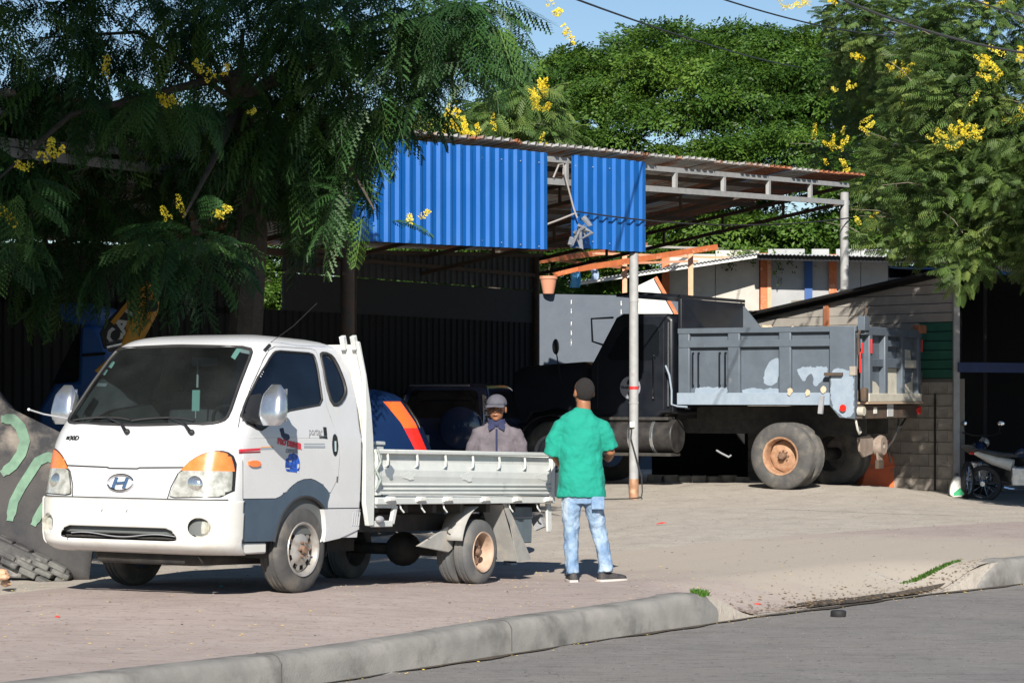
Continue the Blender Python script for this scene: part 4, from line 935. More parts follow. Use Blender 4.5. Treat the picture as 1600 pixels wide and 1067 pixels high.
# ------------------------------------------------------------------ neighbouring buildings behind and to the right
M['wallgrey'] = pm('blue_grey_render', (.10, .12, .15), (.12, .14, .17), sc=2.5, rough=.85, dirt=(.11, .13, .16), dsc=3, bump=.2, bs=20)
M['limew'] = pm('whitewashed_board', (.47, .45, .41), (.40, .38, .345), sc=2.5, rough=.9, dirt=(.34, .31, .27), dsc=2.2, dlo=.52, dhi=.75, bump=.15, bs=10)
M['orangepaint'] = pm('orange_painted_timber', (.55, .16, .05), (.42, .11, .04), sc=5, rough=.6, dirt=(.7, .38, .24), dsc=6, dlo=.58, dhi=.7)
M['peach'] = pm('pale_orange_paint', (.72, .36, .22), (.65, .3, .18), sc=6, rough=.6)
M['bluepaint'] = pm('blue_painted_post', (.02, .08, .26), rough=.6)
M['terracotta'] = pm('terracotta', (.55, .24, .15), rough=.8)
M['siding'] = pm('pale_horizontal_siding', (.38, .36, .33), (.32, .305, .28), sc=3, rough=.8, dirt=(.30, .27, .24), dsc=2.5, dlo=.5, dhi=.75)
M['green'] = pm('dark_green_sheet', (.02, .10, .07), (.03, .13, .09), sc=3, rough=.5)
M['block'] = pm('concrete_block', (.36, .32, .275), (.30, .27, .235), sc=5, rough=.95, dirt=(.22, .20, .175), dsc=4, bump=.5, bs=35)
M['mortar'] = pm('mortar', (.29, .26, .225), rough=.95)
M['tarp'] = pm('black_roofing_felt', (.012, .013, .015), rough=.6)
M['stone'] = pm('cream_stone', (.55, .45, .32), (.45, .36, .26), sc=6, rough=.9)
def slab(name, a, b, z0, z1, th, mat, parent=None, bevel=0):
    "upright board from plan point a to b"
    a = Vector((*a, 0)); b = Vector((*b, 0)); d = (b-a); L = d.length; d.normalize(); n = Vector((-d.y, d.x, 0))
    return MB().box(((a+b)/2)+Vector((0, 0, (z0+z1)/2)), (L, th, z1-z0), Matrix((d, n, Vector((0, 0, 1)))).transposed()).build(name, mat, parent, bevel=bevel)
def XY(px, Y): return ((px-800)*Y/FP, Y)
def ZZ(py, Y): return CH-(py-HY)*Y/FP
# blue-grey yard wall
yw = thing('yard_wall', 'blue-grey rendered yard wall with pale drip marks behind the dump truck bonnet', 'wall')
slab('wall_panel', XY(815, 50), XY(1062, 51.5), -.2, ZZ(459, 50), .18, M['wallgrey'], yw)
for px in (892, 972):
    m = MB()
    for k in range(26):
        z = ZZ(462, 50)-k*.105; 
        if random.random() < .75: m.box((XY(px, 49.85)[0]+random.uniform(-.012, .012), 50.38 if px > 900 else 50.36, z), (.035*random.uniform(.4, 1.3), .012, .09*random.uniform(.4, 1)))
    m = MB(); pts = []
    for k in range(60):
        z = ZZ(462, 50)-.03-k*.045; x = XY(px, 50)[0]+.012*math.sin(k*1.3)
        wd = .008+.018*abs(math.sin(k*2.7)*math.sin(k*.9))
        yy = 50+(XY(px, 50)[0]-XY(815, 50)[0])/(XY(1062, 51.5)[0]-XY(815, 50)[0])*1.5-.094
        if k % 7 != 3 and random.random() < .85: m.add([(x-wd, yy, z), (x+wd, yy, z), (x+wd*random.uniform(.4, 1.2), yy, z-.046), (x-wd*random.uniform(.4, 1.2), yy, z-.046)], [(0, 1, 2, 3)])
    m.build('drip_mark', M['white_dirty'], yw)['kind'] = 'stuff'
# potted plant on the wall
pot = thing('potted_plant', 'small leafy plant in a terracotta pot on top of the yard wall', 'plant', (*XY(857, 50), ZZ(459, 50)))
MB().lathe([(.001, 0), (.11, 0), (.17, .30), (.185, .30), (.185, .36), (.155, .36), (.14, .30), (.001, .30)], 20, ax='z').build('pot', M['terracotta'], pot, smooth=True)
# orange pergola frame
pg = thing('timber_frame', 'orange painted timber frame standing above the yard wall', 'frame')
def pb(a, b, w_, h_, mat, nm='beam'): return MB().beam(P(*a), P(*b), w_, h_).build(nm, mat, pg)
pb((976, 398, 52.5), (976, 470, 52.5), .10, .10, M['peach'], 'post'); pb((1079, 388, 54.0), (1079, 470, 54.0), .11, .11, M['peach'], 'post')
pb((905, 420, 51.0), (1120, 386, 54.2), .06, .12, M['orangepaint']); pb((838, 408, 51.5), (960, 392, 55.0), .06, .12, M['orangepaint'])
pb((842, 383, 53.0), (1010, 384, 55.5), .08, .13, M['steelrust'] if 'steelrust' in M else M['zincrust'])
pb((925, 396, 53.5), (1140, 403, 56.0), .04, .05, M['peach']); pb((960, 412, 53.0), (1090, 408, 55.5), .04, .05, M['peach']); pb((1000, 385, 55.0), (1130, 389, 57.0), .05, .05, M['siding'])
pb((865, 430, 51.5), (905, 420, 51.2), .06, .10, M['orangepaint']); pb((856, 405, 54.0), (990, 420, 52.0), .05, .06, M['zincrust'])
# low white house behind
wh = thing('white_house', 'low whitewashed board house with orange posts under a thin corrugated roof', 'house')
Y0 = 56.5
edges = [1045, 1118, 1187, 1200, 1258, 1268, 1296, 1306, 1345, 1400]
mats = ['limew', 'limew', None, 'limew', None, 'limew', None, 'limew', 'limew']
gm_ = pm('grey_white_board', (.34, .35, .36), (.29, .30, .31), sc=2, rough=.9)
for i in range(len(edges)-1):
    if mats[i]: slab('wall_board', XY(edges[i], Y0), XY(edges[i+1]-1, Y0), ZZ(505, Y0), ZZ(396 if i > 1 else 404-(i*6), Y0)+.1, .08, M['limew'] if i < 3 else gm_, wh)
for px, mt, y1, y0 in ((1040, 'orangepaint', 398, 560), (1194, 'orangepaint', 396, 560), (1263, 'bluepaint', 398, 560), (1301, 'orangepaint', 398, 560)):
    slab('post', XY(px-6, Y0-.06), XY(px+6, Y0-.06), -.2, ZZ(y1, Y0), .10, M[mt], wh)
slab('post', XY(1199, Y0-.1), XY(1205, Y0-.1), -.2, ZZ(398, Y0), .05, M['peach'], wh)
# roof sheets: run from front low edge to the back, tilted
def roofpart(pa, pb_, back, mat, parent, nm='roof_sheet', n=4, pitch=.09, depth=.03):
    a = P(*pa); b = P(*pb_); L = (b-a).length; ex = (b-a).normalized(); ey = Vector(back).normalized()
    for i in range(n): corr(nm, a+ex*(L*i/n), ex, L/n+.02, ey, Vector(back).length, mat, parent, pitch=pitch, depth=depth, kind='sine')
M['roofpale'] = pm('pale_corrugated_roof', (.40, .42, .44), (.32, .34, .35), sc=3, rough=.45, metal=.2)
roofpart((1184, 398, 55.2), (1480, 404, 55.2), (0, 3.0, .18), M['roofpale'], wh, n=4)
roofpart((905, 441, 54.5), (1186, 397, 55.4), (-.2, 3.5, .1), M['roofpale'], wh, n=4)
MB().beam(P(905, 443, 54.6), P(1186, 400, 55.5), .06, .07).build('roof_edge_beam', M['white_dirty'], wh)
MB().beam(P(1184, 402, 55.4), P(1480, 408, 55.4), .08, .12).build('roof_edge_beam', M['wallblack'], wh)
slab('shade_base_wall', XY(1000, 56.3), XY(1420, 56.3), -.3, ZZ(505, Y0)-.01, .3, M['wallblack'], wh)  # black lower part stands for the darkness seen beneath the dump truck
slab('wall_board', XY(868, 57.5), XY(1046, 57.5), 1.0, ZZ(452, 57.5), .08, M['wallgrey'], wh)
# hanging clothes under the small roof
for (px, py, w_, h_, c, nm_, lb) in ((898, 432, .22, .5, (.10, .35, .6), 'cloth', 'light blue cloth hanging under the pale roof edge'), (928, 428, .16, .3, (.3, .4, .55), 'cloth', 'small grey-blue cloth hanging right of the light blue one')):
    p = P(px, py, 54.2); m = MB()
    m.grid(lambda a, b: (p.x+(a-.5)*w_+.03*math.sin(b*4), p.y+.03*math.sin(a*9+b*2), p.z+(b-.5)*h_), 10, 6)
    tag(m.build(nm_, pm(nm_+'_dye', c, rough=.9), None, smooth=True, solid=.006), lb, 'cloth')
# white panel with a peak
ps = thing('leaning_panel', 'white peaked panel standing behind the dump truck cab', 'panel')
pts = [(985, 452), (1023, 434), (1036, 452), (1056, 492), (1056, 540), (985, 540)]
q = [(XY(a, 49.4)[0], ZZ(b, 49.4)) for a, b in pts]
MB().prism(q, 49.4, 49.52, 'y').build('panel_face', pm('white_panel_paint', (.66, .66, .64), (.6, .6, .58), rough=.7), ps)
MB().beam(P(1024, 433, 49.35), P(1058, 493, 49.35), .05, .07).build('panel_edge', M['orangepaint'], ps)
# ---------------- workshop wall on the right: blocks below, horizontal siding above
A2 = Vector((*XY(1497, 40.0), 0)); B2 = Vector((*XY(1170, 43.6), 0)); WD = (B2-A2).normalized(); WL = (B2-A2).length; WN = Vector((-WD.y, WD.x, 0))
if WN.y > 0: WN = -WN
wk = thing('workshop_wall', 'side wall of concrete blocks with horizontal pale siding above, behind the dump truck tailgate', 'wall')
zb_ = ZZ(592, 40.3)
def WP(s, z, o=0): return A2+WD*s+WN*o+Vector((0, 0, z))
rotW = Matrix((WD, WN, Vector((0, 0, 1)))).transposed()
MB().box(WP(WL/2, (zb_-.2)/2, -.10), (WL, .14, zb_+.2), rotW).build('wall_core', M['mortar'], wk)
bm_ = None; row = 0; z = -.15
while z < zb_-.05:
    s = (-.2 if row % 2 else 0)
    while s < WL:
        s0 = max(s, 0)+.004; s1 = min(s+.40, WL)-.004
        if s1-s0 > .05:
            c = WP((s0+s1)/2, z+.1, -.02+random.uniform(-.004, .004))
            if bm_ is None or abs((s1-s0)-.392) > .01: o = MB().box((0, 0, 0), (s1-s0, .10, .191)).build('block', M['block'], wk); 
            else: o = clone(bm_, wk)
            if abs((s1-s0)-.392) <= .01 and bm_ is None: bm_ = o
            o.matrix_world = Matrix.Translation(c) @ rotW.to_4x4()
        s += .40
    z += .20; row += 1
ztop0, ztop1 = ZZ(424, 40.0), ZZ(498, 43.6)
k = 0; z = zb_+.01
while z < ztop0+.1:
    h_ = .155
    smax = WL
    zt = z+h_
    # top follows the slope of the felt roof
    smax = min(WL, WL*max(0, (ztop0-z)/(ztop0-ztop1)) if z > ztop1 else WL)
    s0 = 0.0
    if z < ZZ(512, 40.2):
        g0, g1 = 0, (A2-Vector((*XY(1437, 40.6), 0))).length
        MB().box(WP((g0+g1)/2, z+h_/2, .005), (g1-g0, .03, h_-.012), rotW @ Euler((-.10, 0, 0)).to_matrix()).build('green_slat', M['green'], wk); s0 = g1+.01
    if smax-s0 > .15: MB().box(WP((s0+smax)/2, z+h_/2, .005), (smax-s0, .03, h_-.010), rotW @ Euler((-.12, 0, 0)).to_matrix()).build('siding_board', M['siding'], wk)
    z += h_; k += 1
MB().box(WP(WL/2, (zb_+ztop1)/2, -.06), (WL, .06, ztop1-zb_), rotW).build('board_backing', M['wallblack'], wk)
MB().box(WP(WL*.28, (ztop1+ztop0)/2-.2, -.06), (WL*.5, .06, (ztop0-ztop1)*.8), rotW).build('board_backing', M['wallblack'], wk)
MB().beam(WP(-.1, ztop0+.02, .02), WP(WL+.1, ztop1-.02, .02), .12, .09).build('roof_edge', M['tarp'], wk)
MB().add([WP(-.1, ztop0+.06, .25), WP(WL+.2, ztop1+.02, .25), WP(WL+.2, ztop1-.1, -3), WP(-.1, ztop0-.05, -3)], [(0, 1, 2, 3)]).build('felt_roof', M['tarp'], wk, solid=.04)
MB().box(WP(WL*.60, ZZ(500, 42), .05), (.10, .05, .55), rotW).build('wall_batten', M['zincrust'], wk)
cp = Vector((*XY(1494, 39.9), 0)); MB().box(cp+Vector((0, 0, 2.0)), (.10, .10, 4.3)).build('corner_post', M['steel'], wk)
for s, z in ((.45, 1.2),): MB().box(WP(s, .85, .04), (.03, .03, 1.6), rotW).build('downpipe', M['dark'], wk)
MB().box(WP(WL*.245, ZZ(517, 40.6), .08), (.55, .10, .12), rotW).build('shelf_bracket', M['block'], wk)
# ---------------- dark shelter at the right edge
ds = thing('lean_to_shelter', 'dark open lean-to with a blue sheet roof edge at the right', 'shelter')
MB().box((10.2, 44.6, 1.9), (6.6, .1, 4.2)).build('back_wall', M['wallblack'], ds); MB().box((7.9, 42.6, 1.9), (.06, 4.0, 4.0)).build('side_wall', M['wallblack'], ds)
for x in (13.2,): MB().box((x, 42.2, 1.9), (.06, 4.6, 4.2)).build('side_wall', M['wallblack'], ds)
ea = P(1556, 424, 39.2); k = 0
for i in range(6): corr('roof_sheet', ea+Vector((i*1.0-.9, 0, -.055*i)), (1, 0, -.03), 1.02, (0, 1, .06), 5.4, M['blue'], ds, pitch=.12, depth=.04, kind='sine')
MB().beam((7.3, 39.8, ZZ(590, 39.8)+.17), (13, 39.9, ZZ(590, 39.8)+.12), .06, .16).build('blue_rail', pm('dull_blue_rail', (.008, .025, .10), rough=.6), ds)
for x in (9.0, 12.8): MB().box((x, 39.3, 1.75), (.09, .09, 3.7)).build('post', M['steeldark'], ds)

lw_ = slab('shade_backing', XY(1020, 45.5), XY(1190, 44.6), -.2, 1.9, .1, M['wallblack'], None); tag(lw_, 'low black backing added for the shade behind the dump truck chassis', 'wall')  # added black sheet, painted shade under and behind the truck
# ------------------------------------------------------------------ dump truck backed half under the shed
M['dumpgrey'] = pm('worn_blue_grey_steel', (.10, .125, .155), (.08, .10, .125), sc=4, rough=.5, dirt=(.30, .29, .26), dsc=5, dlo=.66, dhi=.80, streak=(1, 1, .25))
M['primer'] = pm('pale_blue_primer', (.27, .33, .40), (.22, .28, .35), sc=6, rough=.7)
M['cream'] = pm('cream_overpaint', (.50, .48, .41), (.40, .385, .335), sc=5, rough=.6, dirt=(.3, .2, .12), dsc=6, dlo=.6, dhi=.75)
M['truckblk'] = pm('shaded_navy_truck_paint', (.006, .008, .013), (.009, .012, .018), sc=3, rough=.4, coat=.2)  # navy taken near black: roof shade on cab and headboard is in the colour
def dump():
    T = thing('dump_truck', 'dark grey dump truck with ribbed bed and pale primer patches, backed under the shed', 'dump truck', (4.2, 38, .15), (0, 0, R(60)))
    g = M['dumpgrey']; W = 2.55
    bed = bpy.data.objects.new('dump_bed', None); COL.objects.link(bed); bed.parent = T
    b = lambda nm, c, d, mat=g, bv=.006, rot=None, par=bed: MB().box(c, d, rot).build(nm, mat, par, bevel=bv)
    ZB, ZT = 1.33, 2.54
    for s, x in ((0, .10), (1, W-.10)):
        o = -1 if s == 0 else 1
        b('side_sheet', (x, .5, 1.95), (.03, 2.60, 1.16))
        b('top_rail', (x+o*.03, .27, 2.50), (.13, 3.05, .085)); b('upper_rail', (x+o*.035, .35, 2.29), (.12, 2.85, .11)); 
        for y0, y1 in ((1.59, 1.79), (.713, .922), (-.161, .044)): b('stake', (x+o*.03, (y0+y1)/2, 1.93), (.11, y1-y0, 1.10), bv=.015)
        b('bottom_rail', (x+o*.04, .49, 1.42), (.14, 2.62, .19), M['primer'] if s == 0 else g)
        MB().prism([(-1.235, 2.53), (-.815, 2.53), (-.815, 1.32), (-.98, 1.13), (-1.235, 1.11)], x-o*.02, x+o*.10, 'x').build('corner_post', g, bed, bevel=.008)
    # painted primer on the near side
    def rag(pts, it=2, j=.012):
        q = rounded(pts, it, .08); o = []
        for i in range(len(q)):
            a, c = q[i], q[(i+1) % len(q)]; L = math.hypot(c[0]-a[0], c[1]-a[1]); n = max(1, int(L/.03))
            for k in range(n): o.append((a[0]+(c[0]-a[0])*k/n+random.uniform(-j, j), a[1]+(c[1]-a[1])*k/n+random.uniform(-j, j)))
        return o
    def blot(pts, x, mat=M['primer'], nm='primer_patch', it=2): return MB().prism(rag(pts, it), x, x+.003, 'x').build(nm, mat, bed)
    X0 = .081
    blot([(1.55, 1.50), (.95, 1.50), (.95, 1.60), (1.05, 1.61), (1.10, 1.60), (1.5, 1.61)], X0)
    blot([(.70, 1.50), (.05, 1.50), (.05, 1.56), (.18, 1.60), (.30, 1.56), (.45, 1.60), (.68, 1.58)], X0)
    blot([(.32, 1.63), (.15, 1.62), (.04, 1.80), (.05, 2.04), (.14, 2.07), (.28, 1.95), (.34, 1.75)], X0)
    blot([(-.30, 1.75), (-.22, 1.88), (-.40, 1.93), (-.50, 1.92), (-.62, 1.92), (-.76, 1.92), (-.75, 1.82), (-.58, 1.62), (-.52, 1.62), (-.50, 1.80), (-.45, 1.82), (-.36, 1.68)], X0)
    blot([(-.84, 1.87), (-1.0, 1.90), (-1.15, 1.85), (-1.22, 1.80), (-1.22, 1.13), (-.98, 1.15), (-.84, 1.34)], -.0035, it=1)
    for y in (1.47, 1.00):
        MB().tube([(.06, y+.07, 2.15), (.03, y+.07, 2.15), (.03, y+.07, 1.63), (.06, y+.07, 1.63)], .016, 6).build('step_rung', M['truckblk'], bed); MB().tube([(.06, y-.03, 2.15), (.03, y-.03, 2.15), (.03, y-.03, 1.63), (.06, y-.03, 1.63)], .016, 6).build('step_rung', M['truckblk'], bed)
    for y, z in ((-.14, 1.52), (-.44, 1.50), (-.70, 1.55)): blot([(y, z-.06), (y-.08, z), (y-.05, z+.07), (y+.02, z+.04)], -.034, M['stone'], 'dried_splash', 1)
    b('bed_floor', (W/2, .3, 1.36), (W-.2, 2.9, .08)); b('front_wall', (W/2, 1.78, 2.15), (W-.1, .06, 1.75), M['truckblk']);  # front wall in near-black for the roof shade lying on it
    for x in (.45, .95, 1.45, 1.95): b('front_wall_rib', (x, 1.83, 2.1), (.08, .06, 1.7))
    MB().prism([(1.80, 2.50), (1.80, 3.04), (1.35, 2.52)], .09, .13, 'x').build('headboard_gusset', M['truckblk'], bed)  # near gusset blackened for the same roof shade
    MB().prism([(1.80, 2.50), (1.80, 3.04), (1.35, 2.52)], W-.13, W-.09, 'x').build('headboard_gusset', g, bed)
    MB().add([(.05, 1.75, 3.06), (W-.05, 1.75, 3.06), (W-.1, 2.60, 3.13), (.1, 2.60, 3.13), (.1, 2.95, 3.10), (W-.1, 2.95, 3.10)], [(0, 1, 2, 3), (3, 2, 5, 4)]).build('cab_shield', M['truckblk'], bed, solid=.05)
    # load of stones
    for i in range(16):
        p = (random.uniform(.3, W-.3), random.uniform(-.9, 1.65), 2.30+random.uniform(0, .16)); r = random.uniform(.10, .2)
        m = MB().ball((0, 0, 0), (r, r*random.uniform(.6, 1), r*random.uniform(.5, .9)), 7, 5); m.v = [(x*random.uniform(.85, 1.15), y*random.uniform(.85, 1.15), z*random.uniform(.8, 1.1)) for x, y, z in m.v]
        o = m.build('stone', M['stone'], None); tag(o, None, None)
        o.matrix_world = Matrix.LocRotScale(T.location, T.rotation_euler, None) @ Matrix.Translation(p) @ Euler((random.random()*3, random.random()*3, 0)).to_matrix().to_4x4()
        tag(o, 'cream stone in the pile loaded in the dump truck bed', 'stone', 'cream stones loaded in the dump truck')
    b('load', (W/2, .3, 1.86), (W-.25, 2.8, .9), M['stone'])
    # tailgate
    y = -1.24
    TG = bpy.data.objects.new('tailgate', None); COL.objects.link(TG); TG.parent = T
    t = lambda nm, c, d, mat=g, bv=.008, rot=None: b(nm, c, d, mat, bv, rot, TG)
    t('gate_sheet', (W/2+.06, y-.02, 1.92), (W-.24, .03, 1.14)); t('gate_top_rail', (W/2+.03, y-.06, 2.47), (W-.1, .15, .13)); t('gate_bottom_rail', (W/2+.08, y-.07, 1.44), (W-.28, .16, .13), M['cream'])
    for x in (.33, .98, 1.72, W-.12): t('gate_stake', (x, y-.07, 1.93), (.13, .13, .98), bv=.02)
    t('gate_mid_rail', (.67, y-.055, 1.98), (.52, .10, .12)); t('gate_mid_rail', (1.35, y-.055, 1.98), (.62, .10, .15)); t('gate_mid_rail', (2.08, y-.055, 1.98), (.60, .10, .13), M['cream']); t('gate_upper_block', (1.35, y-.055, 2.29), (.55, .09, .10))
    def gb(pts): return MB().prism(pts, y-.040, y-.0365, 'y').build('cream_overpaint', M['cream'], TG)
    gb([(.42, 1.50), (.9, 1.50), (.9, 1.60), (.75, 1.68), (.60, 1.70), (.45, 1.62)]); gb([(1.05, 1.50), (1.65, 1.50), (1.65, 1.90), (1.40, 1.90), (1.10, 1.90)]); gb([(1.80, 1.50), (2.38, 1.5), (2.38, 1.9), (2.3, 1.7), (2.0, 1.65), (1.82, 1.7)]); gb([(1.82, 2.04), (2.3, 2.04), (2.25, 2.2), (1.9, 2.22)])
    b('tail_sill', (W/2+.06, y-.05, 1.355), (W-.15, .22, .03), pm('pale_rust_sill', (.42, .31, .22), rough=.8), 0.004)
    b('rear_crossbeam', (W/2, y-.02, 1.22), (W-.15, .12, .21), M['steeldark']); 
    for x, c in ((.62, 'white_dirty'), (1.20, 'white'), (1.32, 'white')): t('plate', (x, y-.085, 1.24), (.13, .01, .10 if c != 'white' else .2), M[c], .002)
    for x in (.08, W-.04): MB().cyl((x, y-.02, 1.23), (x, y-.12, 1.23), .07, n=16).build('tail_lamp', M['cream'] if x < 1 else M['redlens'], bed)
    for (x, yy, z, h_) in ((.06, y-.09, 2.20, .16), (.30, y-.15, 2.23, .22), (.04, y-.07, 1.98, .32), (W+.02, y-.12, 2.28, .20)): b('red_reflector', (x, yy, z), (.04, .02, h_), M['red'], .003)
    MB().cyl((-.045, -1.06, 1.28), (-.055, -1.06, 1.28), .055, n=16).build('side_reflector', M['redlens'], bed)
    MB().tube([(0.02, y-.05, 2.1), (-.03, y-.06, 2.4), (.12, y-.1, 2.62), (.16, y-.12, 2.75), (.16, y-.12, 2.82)], .022, 6).build('gate_lever', M['steeldark'], TG, smooth=True)
    b('gate_pivot', (.10, y-.10, 2.58), (.20, .12, .22), g, par=TG); b('gate_pivot', (W-.02, y-.10, 2.55), (.3, .12, .13), M['zincrust'], par=TG)
    b('body_catch', (-.04, -.90, 1.80), (.06, .30, .05), M['steeldark']); b('body_catch', (.02, -1.20, 1.85), (.08, .10, .14), M['block'])
    b('gate_hook', (.13, y-.10, 1.48), (.14, .10, .22), M['steeldark'], .03, par=TG); b('gate_hook', (W-.05, y-.10, 1.75), (.06, .10, .22), M['steeldark'], .02, par=TG)
    MB().box((-.05, -.70, 1.33), (.05, .07, .28), (.1, 0, 0)).build('hose_bracket', M['grey'], bed)
    MB().tube([(-.05, 1.98, 1.95), (-.08, 1.90, 1.80), (-.08, 1.86, 1.55), (-.08, 1.86, 1.33), (-.08, 1.75, 1.30), (-.08, 1.58, 1.29)], .016, 6).build('tarp_hook', M['primer'], bed, smooth=True)
    # chassis, axle, hinge plates
    for x in (.80, 1.70): MB().box((x, 1.9, .98), (.09, 6.0, .24)).build('chassis_rail', M['dark'], T)
    b('sub_frame', (W/2, .3, 1.20), (1.1, 3.0, .2), M['dark'], par=T)
    MB().cyl((.3, 0, .525), (W-.3, 0, .525), .10).build('rear_axle', M['dark'], T); MB().ball((W/2, 0, .55), (.25, .22, .24)).build('differential', M['dark'], T, smooth=True)
    MB().cyl((.3, 4.18, .525), (W-.3, 4.18, .525), .08).build('front_axle', M['dark'], T)
    rp_ = pm('pale_rusty_plate', (.28, .235, .20), (.2, .15, .12), sc=7, rough=.8)
    MB().prism([(.60, .82), (1.05, .86), (1.22, .80), (1.20, .55), (.82, .50), (.66, .60)], -1.06, -1.02, 'y').build('hitch_plate', rp_, T, bevel=.01)
    MB().lathe([(.05, -1.16), (.15, -1.16), (.17, -1.10), (.17, -1.03), (.05, -1.03)], 18, (1.42, 0, .68), 'y', close=True).build('hitch_ring', rp_, T, smooth=True)
    MB().prism([(1.25, .72), (1.62, .80), (1.50, .42), (1.42, .33), (1.34, .42)], -1.10, -1.07, 'y').build('hitch_lug', rp_, T)
    b('hitch_foot', (1.42, -1.08, .38), (.22, .06, .14), M['steeldark'], par=T)
    for pts, mt in (([(.12, -1.2, 1.10), (.20, -1.2, .95), (.32, -1.18, .88), (.45, -1.15, .90), (.50, -1.1, .98)], 'white_dirty'), ([(1.95, -1.2, 1.1), (1.92, -1.2, .92), (1.75, -1.18, .75), (1.68, -1.1, .62)], 'rubber'), ([(2.25, -1.2, 1.1), (2.0, -1.2, .95), (1.9, -1.2, .88)], 'rubber'), ([(1.72, -1.1, .75), (1.9, -1.05, .6), (2.1, -1.0, .4)], 'rubber')):
        MB().tube(pts, .018, 6).build('air_hose', M[mt], T, smooth=True)
    # wheels
    wheel(T, (-.02, 0, .525), .525, .26, .285, -1, M['tyre'], M['rimrust2'], holes=2, dish=.16, hub=-.02, studs=8, grooves=4, n=56)
    wheel(T, (.31, 0, .525), .525, .26, .285, -1, M['tyre'], M['rimrust2'], far=True, grooves=4)
    wheel(T, (W-.02, 0, .525), .525, .26, .285, 1, M['tyre'], M['rimrust2'], far=True, grooves=4); wheel(T, (W-.35, 0, .525), .525, .26, .285, 1, M['tyre'], M['rimrust2'], far=True, grooves=4)
    wheel(T, (.10, 4.18, .525), .525, .27, .285, -1, M['tyre'], M['grey'], holes=2, dish=.02, hub=.06, studs=8, grooves=4); wheel(T, (W-.10, 4.18, .525), .525, .27, .285, 1, M['tyre'], M['grey'], far=True)
    # cab
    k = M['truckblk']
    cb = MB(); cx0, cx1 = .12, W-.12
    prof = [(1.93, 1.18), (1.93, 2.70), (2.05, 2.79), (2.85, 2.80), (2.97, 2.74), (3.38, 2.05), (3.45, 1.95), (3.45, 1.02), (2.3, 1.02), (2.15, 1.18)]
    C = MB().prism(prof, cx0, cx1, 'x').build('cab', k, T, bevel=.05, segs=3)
    wn = [(2.18, 2.05), (2.18, 2.62), (2.78, 2.62), (3.16, 2.05)]
    for x in (cx0-.004, cx1+.004-.004): MB().prism(rounded(wn, 2, .07), x-.002, x+.006, 'x').build('cab_window', M['glassblk'], C)
    for a, c in (((2.1, 1.25), (2.1, 2.68)), ((3.30, 1.25), (3.30, 2.05))): MB().beam((cx0-.003, *a), (cx0-.003, *c), .006, .012, up=(1, 0, 0)).build('door_gap', M['rubber'], C)
    MB().tube([(cx0-.05, 2.26, 1.43), (cx0-.06, 2.26, 1.45), (cx0-.06, 2.26, 2.10), (cx0-.03, 2.26, 2.12)], .013, 6).build('grab_handle', M['chrome'], C, smooth=True)
    MB().tube([(cx0-.03, 2.0, 2.65), (cx0-.04, 2.0, 1.3)], .014, 6).build('exhaust_trim', M['chrome_dull'], C)
    MB().tube([(cx0-.02, 3.2, 2.3), (cx0-.22, 3.28, 2.35), (cx0-.22, 3.30, 2.72), (cx0-.02, 3.0, 2.74)], .018, 6).build('mirror_frame', k, C, smooth=True)
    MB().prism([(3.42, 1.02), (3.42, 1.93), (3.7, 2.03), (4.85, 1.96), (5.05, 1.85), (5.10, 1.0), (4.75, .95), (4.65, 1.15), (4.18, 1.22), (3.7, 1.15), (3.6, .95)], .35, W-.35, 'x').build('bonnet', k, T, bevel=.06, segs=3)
    for x in (.10, W-.40): 
        m = MB(); pts = [(4.18+.66*math.cos(a), .53+.62*math.sin(a)) for a in np.linspace(R(-5), R(185), 18)]
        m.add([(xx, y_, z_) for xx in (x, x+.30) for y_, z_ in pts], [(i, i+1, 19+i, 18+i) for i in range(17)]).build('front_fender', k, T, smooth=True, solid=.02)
    b('front_bumper', (W/2, 5.20, .75), (W-.2, .12, .28), M['dark'], par=T)
    MB().cyl((W*.3, 5.16, 1.35), (W*.3, 5.20, 1.35), .09).build('headlamp', M['clearlens'], T)
    MB().tube([(.30, 4.10, 1.75), (.22, 4.13, 2.2)], .012, 6).build('fender_mirror_stalk', k, T); MB().ball((.22, 4.14, 2.28), (.10, .04, .13)).build('fender_mirror', k, T, smooth=True)
    # round company disc on the door
    dsk = MB().cyl((cx0-.012, 2.70, 1.60), (cx0-.004, 2.70, 1.60), .185, n=36).build('door_emblem', pm('pale_grey_disc', (.26, .28, .32), rough=.5), T)
    mt = frame_mtx((cx0-.014, 2.70, 1.60), (0, -1, 0), (0, 0, 1))
    text_mesh('emblem_lettering', 'TRANSPORT', .062, M['truckblk'], dsk, mt, .002, bold=.002)
    for (dy, dz, w_, h_) in ((.0, .10, .09, .06), (.03, .075, .05, .05), (0, -.10, .08, .05), (.0, -.135, .05, .02)): MB().box((cx0-.014, 2.70+dy, 1.60+dz), (.004, w_, h_)).build('emblem_mark', M['truckblk'], dsk, bevel=.001)
    # fuel tank and step
    ft = MB().cyl((.28, 1.92, .82), (.28, 3.15, .82), .27, n=28).build('fuel_tank', pm('dusty_dark_tank', (.025, .025, .028), (.065, .06, .056), sc=5, rough=.5, metal=.3), T, smooth=True, bevel=.02)
    for y_ in (2.25, 2.65): MB().lathe([(.275, y_), (.285, y_+.01), (.285, y_+.05), (.275, y_+.06)], 28, (.28, 0, .82), 'y').build('tank_strap', M['chrome_dull'], ft, smooth=True)
    b('running_board', (.25, 2.6, .52), (.35, 1.3, .05), M['dark'], par=T); b('running_board', (.20, 2.7, 1.10), (.25, 1.4, .05), M['dark'], par=T)
    MB().tube([(.1, 1.15, .60), (.05, 1.05, .56), (.06, .92, .50), (.06, .88, .53)], .016, 6).build('dangling_strap', M['grey'], T, smooth=True)
    return T
M['glassblk'] = pm('black_cab_glass', (.008, .01, .013), rough=.08, coat=.5)
dump()
